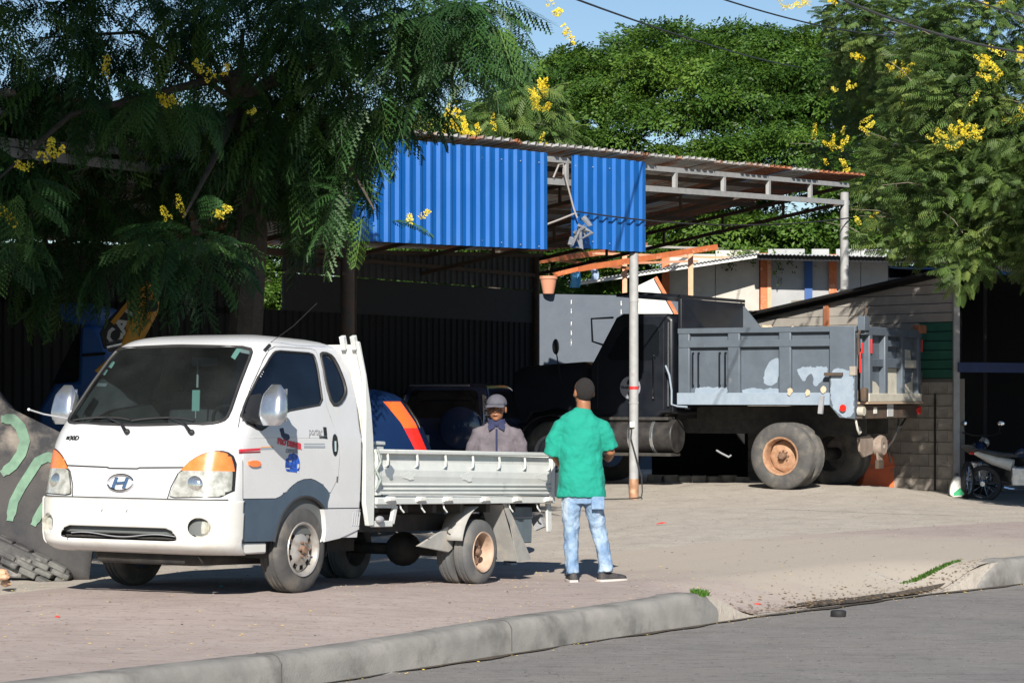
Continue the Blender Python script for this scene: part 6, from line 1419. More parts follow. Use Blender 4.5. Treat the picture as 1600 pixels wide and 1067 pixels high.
# ---------------- leaning slab with graffiti, left edge
def slab_thing():
    Y = 20.2
    T = thing('graffiti_slab', 'big curved grey slab sprayed with pale green graffiti, leaning at the left edge', 'slab')
    cm = pm('dirty_grey_concrete', (.24, .21, .18), (.15, .135, .12), sc=2.0, rough=.9, dirt=(.035, .036, .04), dsc=1.9, dlo=.44, dhi=.58, bump=.5, bs=25, det=9)
    t_ = cm.node_tree; N_ = t_.nodes; b_ = N_['Principled BSDF']; src_ = b_.inputs['Base Color'].links[0].from_socket
    tc_ = N_.new('ShaderNodeTexCoord'); sp_ = N_.new('ShaderNodeSeparateXYZ'); t_.links.new(tc_.outputs['Object'], sp_.inputs[0]); nn_ = N_.new('ShaderNodeTexNoise'); nn_.inputs['Scale'].default_value = 1.6; nn_.inputs['Detail'].default_value = 8; t_.links.new(tc_.outputs['Object'], nn_.inputs[0])
    a1 = N_.new('ShaderNodeMath'); a1.operation = 'MULTIPLY_ADD'; a1.inputs[1].default_value = .9; t_.links.new(nn_.outputs[0], a1.inputs[0]); t_.links.new(sp_.outputs[2], a1.inputs[2])
    r_ = N_.new('ShaderNodeMapRange'); r_.inputs[1].default_value = 1.62; r_.inputs[2].default_value = 1.45; r_.inputs[4].default_value = .85; t_.links.new(a1.outputs[0], r_.inputs[0])
    mx_ = N_.new('ShaderNodeMix'); mx_.data_type = 'RGBA'; t_.links.new(r_.outputs[0], mx_.inputs[0]); t_.links.new(src_, mx_.inputs[6]); mx_.inputs[7].default_value = (.03, .031, .035, 1); t_.links.new(mx_.outputs[2], b_.inputs['Base Color'])
    def W(px, py): q = P(px, py, Y); return (q.x, q.z)
    def back(z): return .55*math.sin(min(1.6, max(0, z/1.35)*1.5))-.35      # leans away with height
    top = lambda px: 625+(px+20)*.52 if px > -20 else 615; bot = lambda px: 838+(px)*.46
    m = MB(); nx, nz_ = 26, 22; vs = []
    for j in range(nz_+1):
        for i in range(nx+1):
            px = -190+(330*i/nx); py = bot(px)+(top(px)-bot(px))*j/nz_; x, z = W(px, py)
            vs.append((x, Y+back(z)+.25*(px+190)/330+.03*math.sin(px*.05+z*3), z))
    n = nx+1; m.add(vs, [(j*n+i, j*n+i+1, (j+1)*n+i+1, (j+1)*n+i) for j in range(nz_) for i in range(nx)])
    S = m.build('slab_face', cm, T, smooth=True, solid=.22, fix=False); S.modifiers['solidify'].offset = -1
    def on(px, py):
        x, z = W(px, py); return Vector((x, Y+back(z)+.25*(px+190)/330+.03*math.sin(px*.05+z*3)-.012, z))
    gp = pm('pale_green_spray', (.15, .26, .18), (.10, .18, .13), sc=9, rough=.8, dirt=(.12, .15, .13), dsc=8, dlo=.55, dhi=.75)
    def stroke(pts, w_):
        q = []
        for i in range(len(pts)-1):
            for k in range(5): t = k/5; q.append((pts[i][0]*(1-t)+pts[i+1][0]*t, pts[i][1]*(1-t)+pts[i+1][1]*t))
        q.append(pts[-1]); vs = []
        for i, p in enumerate(q):
            a = q[max(i-1, 0)]; b = q[min(i+1, len(q)-1)]; dx, dy = b[0]-a[0], b[1]-a[1]; L = math.hypot(dx, dy) or 1; e = w_*(1 if 1 < i < len(q)-2 else .7)
            vs += [on(p[0]-dy/L*e, p[1]+dx/L*e), on(p[0]+dy/L*e, p[1]-dx/L*e)]
        MB().add(vs, [(2*i, 2*i+1, 2*i+3, 2*i+2) for i in range(len(q)-1)]).build('spray_stroke', gp, S, solid=.006)
    stroke([(-10, 655), (8, 655), (20, 668), (27, 690), (22, 710), (10, 728), (-8, 742)], 8)
    stroke([(82, 722), (62, 715), (48, 722), (38, 740), (25, 762), (14, 785), (10, 815)], 7.5)
    stroke([(80, 755), (70, 778), (58, 800), (48, 822)], 6.5)
    # ribbed lower edge
    rm = pm('black_ribbed_rubber', (.035, .035, .037), (.09, .09, .09), sc=6, rough=.8, dirt=(.30, .29, .27), dsc=3, dlo=.52, dhi=.66, bump=.4, bs=30)
    for r_, (dy, r) in enumerate(((3, .05), (14, .055), (26, .05), (38, .055))):
        for i in range(9):
            px = -150+i*29+r_*5+random.uniform(-2, 2); a = on(px, bot(px)+dy*.8); b = on(px+26, bot(px+26)+dy*.8+random.uniform(-2, 2)); k = Vector((0, -.04-.02*r_, 0))
            if px > 96: continue
            MB().beam(a+k, b+k, .10, r*.8+random.uniform(0, .01)).build('rib', rm if px < 30 else M['ribpale'], T, bevel=.012)
    a = MB().prism([W(-190, 760), W(0, 840), W(112, 890), W(112, 905), W(0, 900), W(-190, 850)], Y-.12, Y+.3, 'y').build('slab_foot', rm, T, bevel=.02)
M['ribpale'] = pm('dusty_rib', (.17, .17, .16), (.08, .08, .078), sc=7, rough=.9, bump=.4, bs=30)
slab_thing()
# rubble at the far left
rbm = pm('orange_brown_rubble', (.45, .24, .13), (.55, .36, .24), sc=8, rough=.9)
for i, (px, py, Y, r) in enumerate(((4, 884, 18.9, .05), (9, 890, 18.8, .035), (2, 896, 18.7, .05), (6, 901, 18.6, .03))):
    p = P(px, py, Y); z = GZ(p.x, p.y); m = MB().ball((0, 0, 0), (r*1.3, r, r*.8), 7, 5); m.v = [(a*random.uniform(.8, 1.2), b*random.uniform(.8, 1.2), c*random.uniform(.8, 1.1)) for a, b, c in m.v]
    o = m.build('rubble_piece', rbm); o.location = (p.x, p.y, max(p.z, z+r*.4)) if i > 1 else (p.x, p.y, z+r*.6+(2-i)*.04)
    tag(o, 'orange-brown rubble lump at the foot of the graffiti slab, far left', 'rubble', 'rubble lumps by the graffiti slab')
# ---------------- orange bin behind the dump truck tail
Y = 41.0
def W(px, py, Y=41.0): q = P(px, py, Y); return (q.x, q.z)
ob = thing('orange_bucket', 'scuffed orange steel bucket standing behind the dump truck rear axle', 'bucket')
om = pm('scuffed_orange_paint', (.80, .14, .02), (.68, .11, .02), sc=5, rough=.5, dirt=(.30, .12, .06), dsc=6, dlo=.55, dhi=.75)
zg = GZ(6.1, 41)
MB().prism([W(1345, 762)]+[W(1398, 762), W(1403, 750), W(1403, 728), W(1394, 712), W(1380, 700), W(1362, 700), W(1352, 730)], 41.0, 41.6, 'y').build('shell', om, ob, bevel=.02)
MB().beam(P(1350, 735, 40.97), P(1398, 728, 40.97), .03, .03).build('seam_rib', om, ob); MB().beam(P(1375, 700, 40.97), P(1392, 690, 41.1), .05, .06).build('lug', om, ob)
MB().box((W(1372, 0)[0], 41.3, (W(0, 762)[1]+zg)/2-.02), (.5, .5, max(.06, W(0, 762)[1]-zg+.06))).build('skid', M['dark'], ob)
# ---------------- jug and motorcycles at the right
jp = P(1495, 768, 38.9); jz = GZ(jp.x, jp.y)
j = thing('oil_jug', 'small white plastic jug with a green label at the foot of the corner post', 'jug', (jp.x, jp.y, jz))
MB().prism(rounded([(-.11, 0), (.11, 0), (.12, .2), (.08, .30), (.0, .34), (-.07, .28), (-.12, .12)], 1), -.06, .06, 'y').build('jug_body', M['white_dirty'], j, bevel=.015)
MB().prism([(-.07, .02), (.10, .03), (.10, .15), (.03, .14), (-.06, .07)], -.064, -.061, 'y').build('jug_label', pm('green_label', (.02, .30, .12), rough=.5), j); MB().cyl((0, 0, .34), (0, 0, .38), .03).build('jug_cap', M['blk'], j)
def bike(px, Y, yaw, label, fair):
    p = P(px, 0, Y); T = thing('motorcycle', label, 'motorcycle', (p.x, Y, GZ(p.x, Y)), (0, 0, yaw))
    for y in (-.62, .62):
        w_ = bpy.data.objects.new('wheel', None); COL.objects.link(w_); w_.parent = T; w_.location = (0, y, .30)
        MB().lathe([(.235, -.035), (.285, -.04), (.30, 0), (.285, .04), (.235, .035)], 30, ax='x', close=True).build('tyre', M['rubber'], w_, smooth=True)
        m = MB(); m.lathe([(.23, -.02), (.24, 0), (.23, .02), (.22, 0)], 30, ax='x', close=True)
        for k in range(10): a = k*math.pi/5; m.cyl((0, 0, 0), (0, .23*math.cos(a), .23*math.sin(a)), .005, n=4)
        m.cyl((-.07, 0, 0), (.07, 0, 0), .04, n=10); m.build('rim', M['chrome_dull'], w_)
    MB().tube([(0, -.62, .30), (0, -.45, .72), (0, -.38, .98)], .028, 8).build('fork', M['chrome_dull'], T); MB().tube([(-.32, -.28, 1.05), (-.15, -.36, 1.0), (.15, -.36, 1.0), (.32, -.28, 1.05)], .014, 6).build('handlebar', M['blk'], T, smooth=True)
    MB().ball((0, -.46, .88), (.09, .08, .09)).build('headlamp', M['clearlens'], T, smooth=True)
    loft_rows = [((0, -.32, .80), .05, .06), ((0, -.18, .82), .12, .10), ((0, .02, .80), .11, .09), ((0, .12, .76), .06, .04)]
    m = MB(); loft(m, loft_rows, 12); m.build('fuel_tank', M['crvpaint'], T, smooth=True)
    m = MB(); loft(m, [((0, .05, .76), .09, .03), ((0, .35, .77), .12, .045), ((0, .68, .84), .10, .03)], 12); m.build('seat', M['seat'], T, smooth=True)
    MB().box((0, -.02, .42), (.22, .38, .34)).build('engine', M['chrome_dull'], T, bevel=.04, segs=2)
    MB().tube([(0, -.40, .90), (0, -.30, .50), (0, .0, .26), (0, .35, .35), (0, .62, .30)], .022, 6).build('frame', M['blk'], T); MB().tube([(.12, -.12, .40), (.14, -.15, .22), (.14, .2, .22), (.15, .70, .32)], [.02, .02, .03, .045], 8).build('exhaust', M['chrome'], T, smooth=True)
    if fair:
        m = MB(); loft(m, [((0, .15, .60), .11, .10), ((0, .5, .70), .10, .08), ((0, .88, .86), .04, .02)], 12); m.build('side_fairing', M['white_dirty'], T, smooth=True)
        MB().ball((-.03, .80, .80), (.08, .05, .035)).build('tail_lamp', M['redlens'], T, smooth=True); MB().ball((.12, -.5, .72), (.035, .035, .03)).build('indicator', M['orange'], T)
    for s in (-1, 1): MB().tube([(s*.28, -.30, 1.05), (s*.30, -.32, 1.16)], .006, 5).build('mirror_stalk', M['blk'], T); MB().ball((s*.31, -.33, 1.20), (.06, .012, .04)).build('mirror', M['chrome'], T)
bike(1527, 39.6, R(155), 'black motorcycle standing in the shade beside the white jug', False)
bike(1597, 39.0, R(68), 'motorcycle with a white and red tail fairing at the right edge', True)
# heap of junk in the lean-to
# ------------------------------------------------------------------ trees
M['leafdark'] = leafmat('feathery_leaf', (.020, .058, .018), (.042, .11, .028), (.08, .16, .032), trans=.22, rough=.5, ws=1.0)
M['leafright'] = leafmat('olive_feathery_leaf', (.05, .10, .025), (.10, .165, .038), (.17, .23, .06), trans=.22, rough=.55, ws=.8)
M['leafrain'] = leafmat('rain_tree_leaf', (.030, .075, .010), (.07, .145, .018), (.12, .20, .028), trans=.25, rough=.5, ws=.35)
M['leafdry'] = pm('dry_brown_leaf', (.28, .15, .06), (.4, .22, .1), sc=9, rough=.9)
M['bark'] = pm('grey_brown_bark', (.045, .036, .028), (.08, .065, .05), sc=9, rough=.95, bump=.6, bs=20)
M['twig'] = pm('pale_twig', (.22, .19, .15), (.14, .12, .09), sc=9, rough=.95)
M['flower'] = leafmat('yellow_flower', (.80, .62, .03), (.86, .74, .08), trans=.25, rough=.6)
HID = []
def frond_mesh(name, mat, L=.5, pairs=10, pin=.17, nl=9, droop=.35, seed=0, lw=.0135, fold=.5):
    "twice-feathered leaf growing along +Y from the origin"
    r = random.Random(seed); V = []; F = []
    def rach(t): return Vector((.03*math.sin(t*2+seed), L*t*(1-.1*t), -droop*L*t*t+.02*t))
    def quad(c, d, n_, l, w_):
        b = len(V); V.extend([c, c+d*l*.45+n_*w_, c+d*l, c+d*l*.45-n_*w_]); F.append((b, b+1, b+2, b+3))
    for i in range(pairs):
        t = .12+.86*i/(pairs-1); p = rach(t); ax = (rach(min(1, t+.03))-p).normalized()
        pl = pin*(.55+.45*math.sin(math.pi*min(1, .22+t*.72)))*r.uniform(.85, 1.1)
        for s in (-1, 1):
            d = (Vector((s*1, 0, 0))+ax*(.55+.5*t)+Vector((0, 0, -.28-.25*r.random()))).normalized(); up = Vector((0, 0, 1)); n_ = d.cross(up).normalized()
            for k in range(nl):
                q = (k+.5)/nl; c = p+d*pl*q+Vector((0, 0, -.25*pl*q*q)); ll = pl*(2.1/nl)*(1-.4*q)*(.6+.4*min(1, q*5))
                for e in (-1, 1):
                    dd = (n_*e*.9+d*.55+Vector((0, 0, -fold*.25))).normalized(); quad(c, dd, d*.5+up*.35*e, ll, lw)
    # tip
    me = bpy.data.meshes.new(name); 
    n0 = len(V)
    for i in range(7):
        p = rach(i/6); V.extend([p+Vector((.003, 0, 0)), p-Vector((.003, 0, 0))])
    F.extend([(n0+2*i, n0+2*i+1, n0+2*i+3, n0+2*i+2) for i in range(6)])
    me.from_pydata([tuple(v) for v in V], [], F); me.materials.append(mat); return me
def spray_mesh(name, mat, n=46, R_=.35, seed=0, ll=.075, lw=.032):
    "leafy tuft: leaves fanning out over a shallow cushion"
    r = random.Random(seed); V = []; F = []
    for i in range(n):
        a = r.uniform(0, 6.28); q = r.random()**.55; c = Vector((R_*q*math.cos(a), R_*q*math.sin(a), .10*(1-q*q)+r.uniform(-.03, .04)))
        d = Vector((math.cos(a+r.uniform(-.9, .9)), math.sin(a+r.uniform(-.9, .9)), r.uniform(-.7, .25))).normalized(); n_ = d.cross(Vector((r.uniform(-.8, .8), r.uniform(-1.1, .3), 1))).normalized()
        l = ll*r.uniform(.7, 1.3); b = len(V); V.extend([c, c+d*l*.5+n_*lw, c+d*l, c+d*l*.5-n_*lw]); F.append((b, b+1, b+2, b+3))
    me = bpy.data.meshes.new(name); me.from_pydata([tuple(v) for v in V], [], F); me.materials.append(mat); return me
def gn_cloud(name, parent, pts, rots, scl, src, mat):
    "one mass of foliage: the leaf of object src repeated on a point cloud"
    me = bpy.data.meshes.new(name); me.vertices.add(len(pts)); me.vertices.foreach_set('co', np.asarray(pts, np.float32).ravel())
    a = me.attributes.new('rot', 'FLOAT_VECTOR', 'POINT'); a.data.foreach_set('vector', np.asarray(rots, np.float32).ravel())
    b = me.attributes.new('scl', 'FLOAT', 'POINT'); b.data.foreach_set('value', np.asarray(scl, np.float32)); me.materials.append(mat)
    o = bpy.data.objects.new(name, me); COL.objects.link(o); o.parent = parent; o['kind'] = 'stuff'
    g = bpy.data.node_groups.new(name+'_nodes', 'GeometryNodeTree'); g.interface.new_socket('Geometry', in_out='INPUT', socket_type='NodeSocketGeometry'); g.interface.new_socket('Geometry', in_out='OUTPUT', socket_type='NodeSocketGeometry')
    N = g.nodes; L = g.links; gi = N.new('NodeGroupInput'); go = N.new('NodeGroupOutput'); ip = N.new('GeometryNodeInstanceOnPoints'); oi = N.new('GeometryNodeObjectInfo'); oi.inputs['Object'].default_value = src; oi.transform_space = 'ORIGINAL'
    m2p = N.new('GeometryNodeMeshToPoints')
    L.new(gi.outputs[0], m2p.inputs['Mesh']); L.new(m2p.outputs[0], ip.inputs['Points']); L.new(oi.outputs['Geometry'], ip.inputs['Instance'])
    na = N.new('GeometryNodeInputNamedAttribute'); na.data_type = 'FLOAT_VECTOR'; na.inputs[0].default_value = 'rot'
    e2 = N.new('FunctionNodeEulerToRotation'); L.new(na.outputs[0], e2.inputs[0]); L.new(e2.outputs[0], ip.inputs['Rotation'])
    nb = N.new('GeometryNodeInputNamedAttribute'); nb.data_type = 'FLOAT'; nb.inputs[0].default_value = 'scl'; L.new(nb.outputs[0], ip.inputs['Scale'])
    L.new(ip.outputs[0], go.inputs[0]); md = o.modifiers.new('leaves', 'NODES'); md.node_group = g; return o
def ellips(c, r, n, hollow=.35):
    "points in an ellipsoid, denser near its skin, with outward direction"
    d = rng.normal(size=(n, 3)); d /= np.linalg.norm(d, axis=1)[:, None]; q = hollow+(1-hollow)*rng.random(n)**.6
    return np.array(c)+d*q[:, None]*np.array(r), d
def frond_rot(d, jit=.5, up=.15):
    "euler so that +Y follows d, leaf face upwards"
    out = []
    for v in d:
        y = Vector(v)+Vector(rng.normal(size=3)*jit); y.z = y.z*.5-up; y.normalize(); x = y.cross(Vector((0, 0, 1)))
        if x.length < .1: x = Vector((1, 0, 0))
        x.normalize(); z = x.cross(y); e = Matrix((x, y, z)).transposed() @ Euler((0, rng.normal()*.35, 0)).to_matrix(); out.append(tuple(e.to_euler()))
    return np.array(out)
def EL(px, py, rpx, rpy, Y, ry):
    c = P(px, py, Y); return (c.x, c.y, c.z), (rpx*Y/FP, ry, rpy*Y/FP)
def flower_mesh(name, seed=0, L=.28):
    r = random.Random(seed); V = []; F = []
    for i in range(46):
        t = r.random(); a = r.uniform(0, 6.28); q = .045*(1-.6*t)+.01; c = Vector((q*math.cos(a), q*math.sin(a), L*t)); s = r.uniform(.012, .022)
        for k in range(3):
            d = Vector((r.uniform(-1, 1), r.uniform(-1, 1), r.uniform(-.4, 1))).normalized(); n_ = d.cross(Vector((r.random(), r.random(), r.random()))).normalized(); b = len(V)
            V.extend([c, c+d*s+n_*s*.6, c+d*s*1.6, c+d*s-n_*s*.6]); F.append((b, b+1, b+2, b+3))
    me = bpy.data.meshes.new(name); me.from_pydata([tuple(v) for v in V], [], F); me.materials.append(M['flower']); return me
FLM = [flower_mesh('flower_cluster', s, .22+.08*s) for s in range(3)]
def bough(m, pts, r0, r1=.01): 
    k = len(pts); m.tube(pts, [r0+(r1-r0)*i/(k-1) for i in range(k)], 7)
def feather_tree(name, label, els, hero, frmesh, mat, trunk, n_cloud, scl, flowers, group=None, dens=None, jit=.5, twigs=60, reg=None):
    T = thing(name, label, 'tree', trunk[0][0], group=group); base = Vector(trunk[0][0])
    m = MB(); bough(m, [Vector(p)-base for p in trunk[0]], *trunk[1]); m.build('trunk', M['bark'], T, smooth=True)
    top = Vector(trunk[0][-1])
    for (c, r) in els[:8]:
        c = Vector(c); mid = top.lerp(c, .5)+Vector((0, 0, .25)); m = MB(); bough(m, [top-base-Vector((0, 0, .3)), mid-base, c-base], .035, .008); m.build('bough', M['bark'], T, smooth=True)
    vol = np.array([(r[0]*r[1]*r[2])**.75 for c, r in els]); vol /= vol.sum(); P_, D_ = [], []
    for (c, r), v in zip(els, vol):
        p, d = ellips(c, r, max(4, int(n_cloud*v))); P_.append(p); D_.append(d)
    P_ = np.concatenate(P_); D_ = np.concatenate(D_); rot = frond_rot(D_, jit)
    S_ = rng.uniform(.7, 1.2, len(P_))*scl
    # the nearest leaves are single parts, the rest is one mass
    keep = np.ones(len(P_), bool); u = 800+FP*P_[:, 0]/P_[:, 1]; v = HY-FP*(P_[:, 2]-CH)/P_[:, 1]
    if reg: keep &= ~reg(u, v, P_)
    P_, rot, S_, u, v = P_[keep], rot[keep], S_[keep], u[keep], v[keep]
    vis = (u > -20) & (u < 1620) & (v > -20) & (v < 1067); near = np.argsort(P_[:, 1]+np.where(vis, 0, 1000))[:hero]
    src = None
    for i in near:
        o = bpy.data.objects.new('leaf_frond', frmesh[int(i) % len(frmesh)]); COL.objects.link(o); o.parent = T; o.location = Vector(P_[i])-base; o.rotation_euler = rot[i]; o.scale = (S_[i],)*3; src = src or o
    rest = np.ones(len(P_), bool); rest[near] = False
    # one scale for the source is undone by the ORIGINAL transform space
    gn_cloud('crown', T, P_[rest]-np.array(base), rot[rest], S_[rest], src, mat)
    tm = MB()
    for i in rng.choice(len(P_), min(twigs, len(P_)), replace=False):
        a = Vector(P_[i])-base; d = Vector(rng.normal(size=3)); d.z = abs(d.z)*.3; d.normalize(); tm.tube([a, a+d*.3+Vector((0, 0, .05)), a+d*.7], [.008, .006, .003], 4)
    tm.build('twigs', M['twig'], T)['kind'] = 'stuff'
    for (px, py, Y, rx, rz_, s) in flowers:
        p = P(px, py, Y)-base; o = bpy.data.objects.new('flower_cluster', random.choice(FLM)); COL.objects.link(o); o.parent = T; o.location = p; o.rotation_euler = (rx, rz_, random.uniform(0, 6)); o.scale = (s,)*3
    return T
FR = [frond_mesh('leaf_frond', M['leafdark'], L=.44, pairs=8, pin=.15, nl=5, lw=.021, seed=s, droop=.35+.3*s) for s in range(3)]
FRr = [frond_mesh('leaf_frond', M['leafright'], L=.40, pairs=8, pin=.14, nl=5, lw=.022, seed=s+5, droop=.1+.2*s) for s in range(3)]
# --- left tree, its crown hangs over the shed front
els = [EL(*e) for e in ((60, 60, 130, 70, 25, 1.6), (230, 30, 110, 60, 26, 1.8), (390, 50, 120, 75, 25.5, 1.8), (560, 30, 130, 60, 25, 1.8), (560, 150, 110, 85, 25.5, 1.3), (690, 55, 100, 55, 24.5, 1.2), (760, 30, 60, 40, 24, .8),
    (740, 110, 50, 40, 24, .6), (470, 230, 110, 90, 26, 1.2), (590, 255, 45, 55, 25, .6), (140, 150, 110, 50, 25, .9), (270, 150, 60, 40, 23.6, .4), (350, 230, 110, 70, 26.5, 1.0), (550, 320, 35, 35, 24.8, .4),
    (600, 355, 28, 14, 24.5, .25), (40, 240, 60, 60, 25.5, .6), (-60, 200, 120, 150, 25, 1.5), (290, 370, 55, 32, 22.8, .35), (330, 400, 40, 30, 23, .35), (22, 300, 45, 35, 22.4, .35), (15, 385, 30, 45, 23.5, .4), (100, 400, 60, 60, 26.5, .6), (430, 330, 60, 50, 26.5, .6), (180, 300, 90, 60, 27, .7), (690, 160, 45, 28, 24.5, .5), (800, 135, 22, 15, 24, .3), (225, 400, 60, 30, 25.5, .5))]
# unseen foliage masses added above the view to shade the shed front and ground
els += [((x, y, z), (1.7, 1.6, 1.0)) for x, y, z in ((-6, 21.5, 6.9), (-4.2, 21, 7.1), (-2.9, 21.5, 7.2), (-5, 23.5, 8.2), (-7.5, 23, 7.2), (-8.5, 25.5, 6.5), (-6.8, 20, 6.7), (-9.5, 22, 6.4), (-6.5, 25.5, 8.4),
    (-6.4, 17.5, 7.9), (-4.6, 17.3, 8.0), (-5.4, 19, 7.9), (-7.6, 19, 7.8), (-4.4, 12.0, 8.1), (-2.9, 12.0, 8.1))]
fl = [(165, 122, 23.4, .2, .4, .7), (270, 163, 23.2, 1.1, .8, .9), (285, 160, 23.2, 1.2, -.6, .7), (335, 128, 23.4, .6, .5, .9), (348, 120, 23.4, .4, 0, .6), (60, 250, 22.2, .8, .9, .9), (80, 244, 22.2, .3, .4, .8), (50, 262, 22.2, 1.2, .8, .8), (12, 340, 22.2, .9, .4, .9), (20, 350, 22.2, 1.2, 0, .8), (265, 345, 22.4, .5, .8, .6), (285, 338, 22.4, .3, .2, .6), (345, 338, 22.4, .8, 1.2, .7), (360, 330, 22.4, .6, 1.1, .6), (640, 348, 24.2, .5, 1, .6), (655, 342, 24.2, .3, .8, .6), (868, 25, 23.8, .8, 1, .7), (876, 40, 23.8, 2.2, .2, .7), (388, 178, 24, .9, .7, .5), (862, 12, 23.8, .4, .3, .6)]
def leftgap(u, v, p):
    g = np.zeros(len(u), bool)
    for (x, y, rx, ry) in ((195, 20, 20, 26), (112, 100, 20, 14), (340, 80, 22, 12), (700, 150, 40, 10), (850, 60, 45, 70), (425, 392, 26, 50), (60, 195, 60, 12), (690, 195, 70, 22), (195, 512, 62, 46), (720, 300, 130, 110)): g |= ((u-x)/(rx*1.35))**2+((v-y)/(ry*1.35))**2 < 1
    return (g & (rng.random(len(u)) < .96)) | ((v < 130) & (v > -10) & (u < 640) & (rng.random(len(u)) < .48)) | ((v > 215) & (v < 335) & (u > 565) & (rng.random(len(u)) < .9)) | ((u > 700) & (v > 60) & (rng.random(len(u)) < .6)) | ((u > 640) & (v > 110) & (rng.random(len(u)) < .6))
LT = feather_tree('flame_tree', 'big feathery-leaved tree with yellow flowers hanging over the left of the shed', els, 285, FR, M['leafdark'], ([(-3.0, 26.6, 0), (-2.95, 26.5, 1.6), (-2.8, 26.3, 3.4), (-2.9, 25.6, 5.0)], (.24, .13)), 15000, 1.0, fl, jit=.6, twigs=90, reg=leftgap)
# a low limb that carries the near hanging leaves
for pts, r in ((((-2.9, 25.6, 4.6), (-3.0, 24.2, 3.9), (-3.1, 23.0, 3.3)), .05), (((-2.9, 25.8, 4.8), (-1.9, 25.2, 4.4), (-1.4, 24.7, 3.5)), .045), (((-2.9, 25.6, 5.0), (-4.4, 24.2, 4.4), (-4.8, 22.6, 3.6)), .05)):
    m = MB(); bough(m, [Vector(p)-Vector((-3.0, 26.6, 0)) for p in pts], r); m.build('bough', M['bark'], LT, smooth=True)
# --- right tree
els = [EL(*e) for e in ((1400, 50, 100, 70, 43, 1.5), (1330, 20, 60, 30, 43, .8), (1345, 110, 55, 50, 45, 1.0), (1365, 190, 60, 50, 46, .9), (1395, 290, 65, 60, 45, 1.0), (1300, 245, 30, 22, 47, .4), (1440, 130, 70, 70, 39, 1.3), (1430, 240, 70, 70, 38.5, 1.3),
    (1540, 40, 110, 80, 37, 1.8), (1510, 150, 100, 80, 36.5, 1.6), (1590, 200, 100, 90, 35.5, 1.6), (1500, 290, 100, 75, 36, 1.5), (1600, 310, 90, 80, 35, 1.5), (1430, 365, 80, 40, 37, 1.0), (1530, 385, 70, 40, 35.5, 1.0), (1505, 425, 35, 25, 35, .5), (1640, 400, 60, 40, 35, .8))]
els += [((x, y, z), (1.3, 1.5, 1.0)) for x, y, z in ((8.0, 31, 4.9), (9.0, 31.5, 4.6), (8.4, 32, 5.6), (9.6, 33, 5.2), (10.6, 32, 4.6), (8.2, 30, 5.8), (11.6, 33, 4.6), (9.4, 34.5, 4.4), (8.9, 33.4, 6.2), (12.6, 32.5, 4.4), (7.9, 29, 6.4), (10.2, 30, 5.6), (8.6, 34.2, 3.6), (10.2, 34.4, 3.4))]  # unseen crown masses right of the view, added to shade the lean-to
fl = []
for (px, py, n, sx, sy) in ((1550, 110, 12, 22, 30), (1590, 95, 5, 15, 8), (1500, 212, 12, 25, 14), (1475, 220, 5, 15, 8), (1300, 228, 9, 26, 14), (1320, 262, 3, 8, 10), (1410, 112, 7, 28, 9), (1340, 92, 3, 8, 5), (1310, 138, 3, 15, 6), (1590, 188, 4, 12, 5), (1350, 355, 3, 8, 8), (1235, 12, 5, 14, 6), (1275, 4, 5, 18, 5), (1420, 172, 2, 12, 6), (1345, 200, 3, 16, 10), (1432, 288, 2, 4, 4), (1545, 8, 3, 16, 5)):
    for _ in range(n): fl.append((px+random.gauss(0, sx*.7), py+random.gauss(0, sy*.7), (34.2 if px > 1450 else 37.8)+random.uniform(-.3, .4), random.uniform(-1.2, 1.2), random.uniform(-1.2, 1.2), random.uniform(.45, .8)))
feather_tree('flame_tree', 'tall olive-green feathery tree with many yellow flower sprays at the right of the shed', els, 290, FRr, M['leafright'], ([(9.9, 38.2, 0), (9.8, 38.1, 2.0), (9.3, 37.6, 3.6), (8.4, 37.2, 5.4)], (.26, .12)), 17000, .74, fl, jit=.7, twigs=260)
# --- flowering tree beyond the shed roof
els = [EL(*e) for e in ((640, 200, 50, 32, 50, 1.5), (700, 212, 50, 34, 50, 1.5), (770, 200, 60, 45, 51, 1.5), (830, 180, 45, 50, 51, 1.5), (860, 220, 40, 30, 50, 1.2), (740, 250, 120, 40, 51, 2))]
fl = []
for (px, py, n, sx, sy) in ((843, 160, 16, 10, 18), (700, 185, 7, 8, 12), (735, 212, 10, 22, 6), (840, 245, 9, 22, 4), (680, 205, 5, 14, 8), (622, 205, 5, 14, 5), (720, 200, 4, 12, 8)):
    for _ in range(n): fl.append((px+random.gauss(0, sx*.8), py+random.gauss(0, sy*.8), 47.2+random.uniform(-.3, .3), random.uniform(-.8, .8), random.uniform(-.8, .8), random.uniform(.6, 1.0)))
feather_tree('flame_tree', 'yellow-flowering tree showing just above the blue cladding', els, 120, FRr, M['leafright'], ([(-.6, 51, 0), (-.5, 51, 3), (-.2, 51, 5)], (.2, .1)), 1100, 1.25, fl, jit=.7, twigs=30)
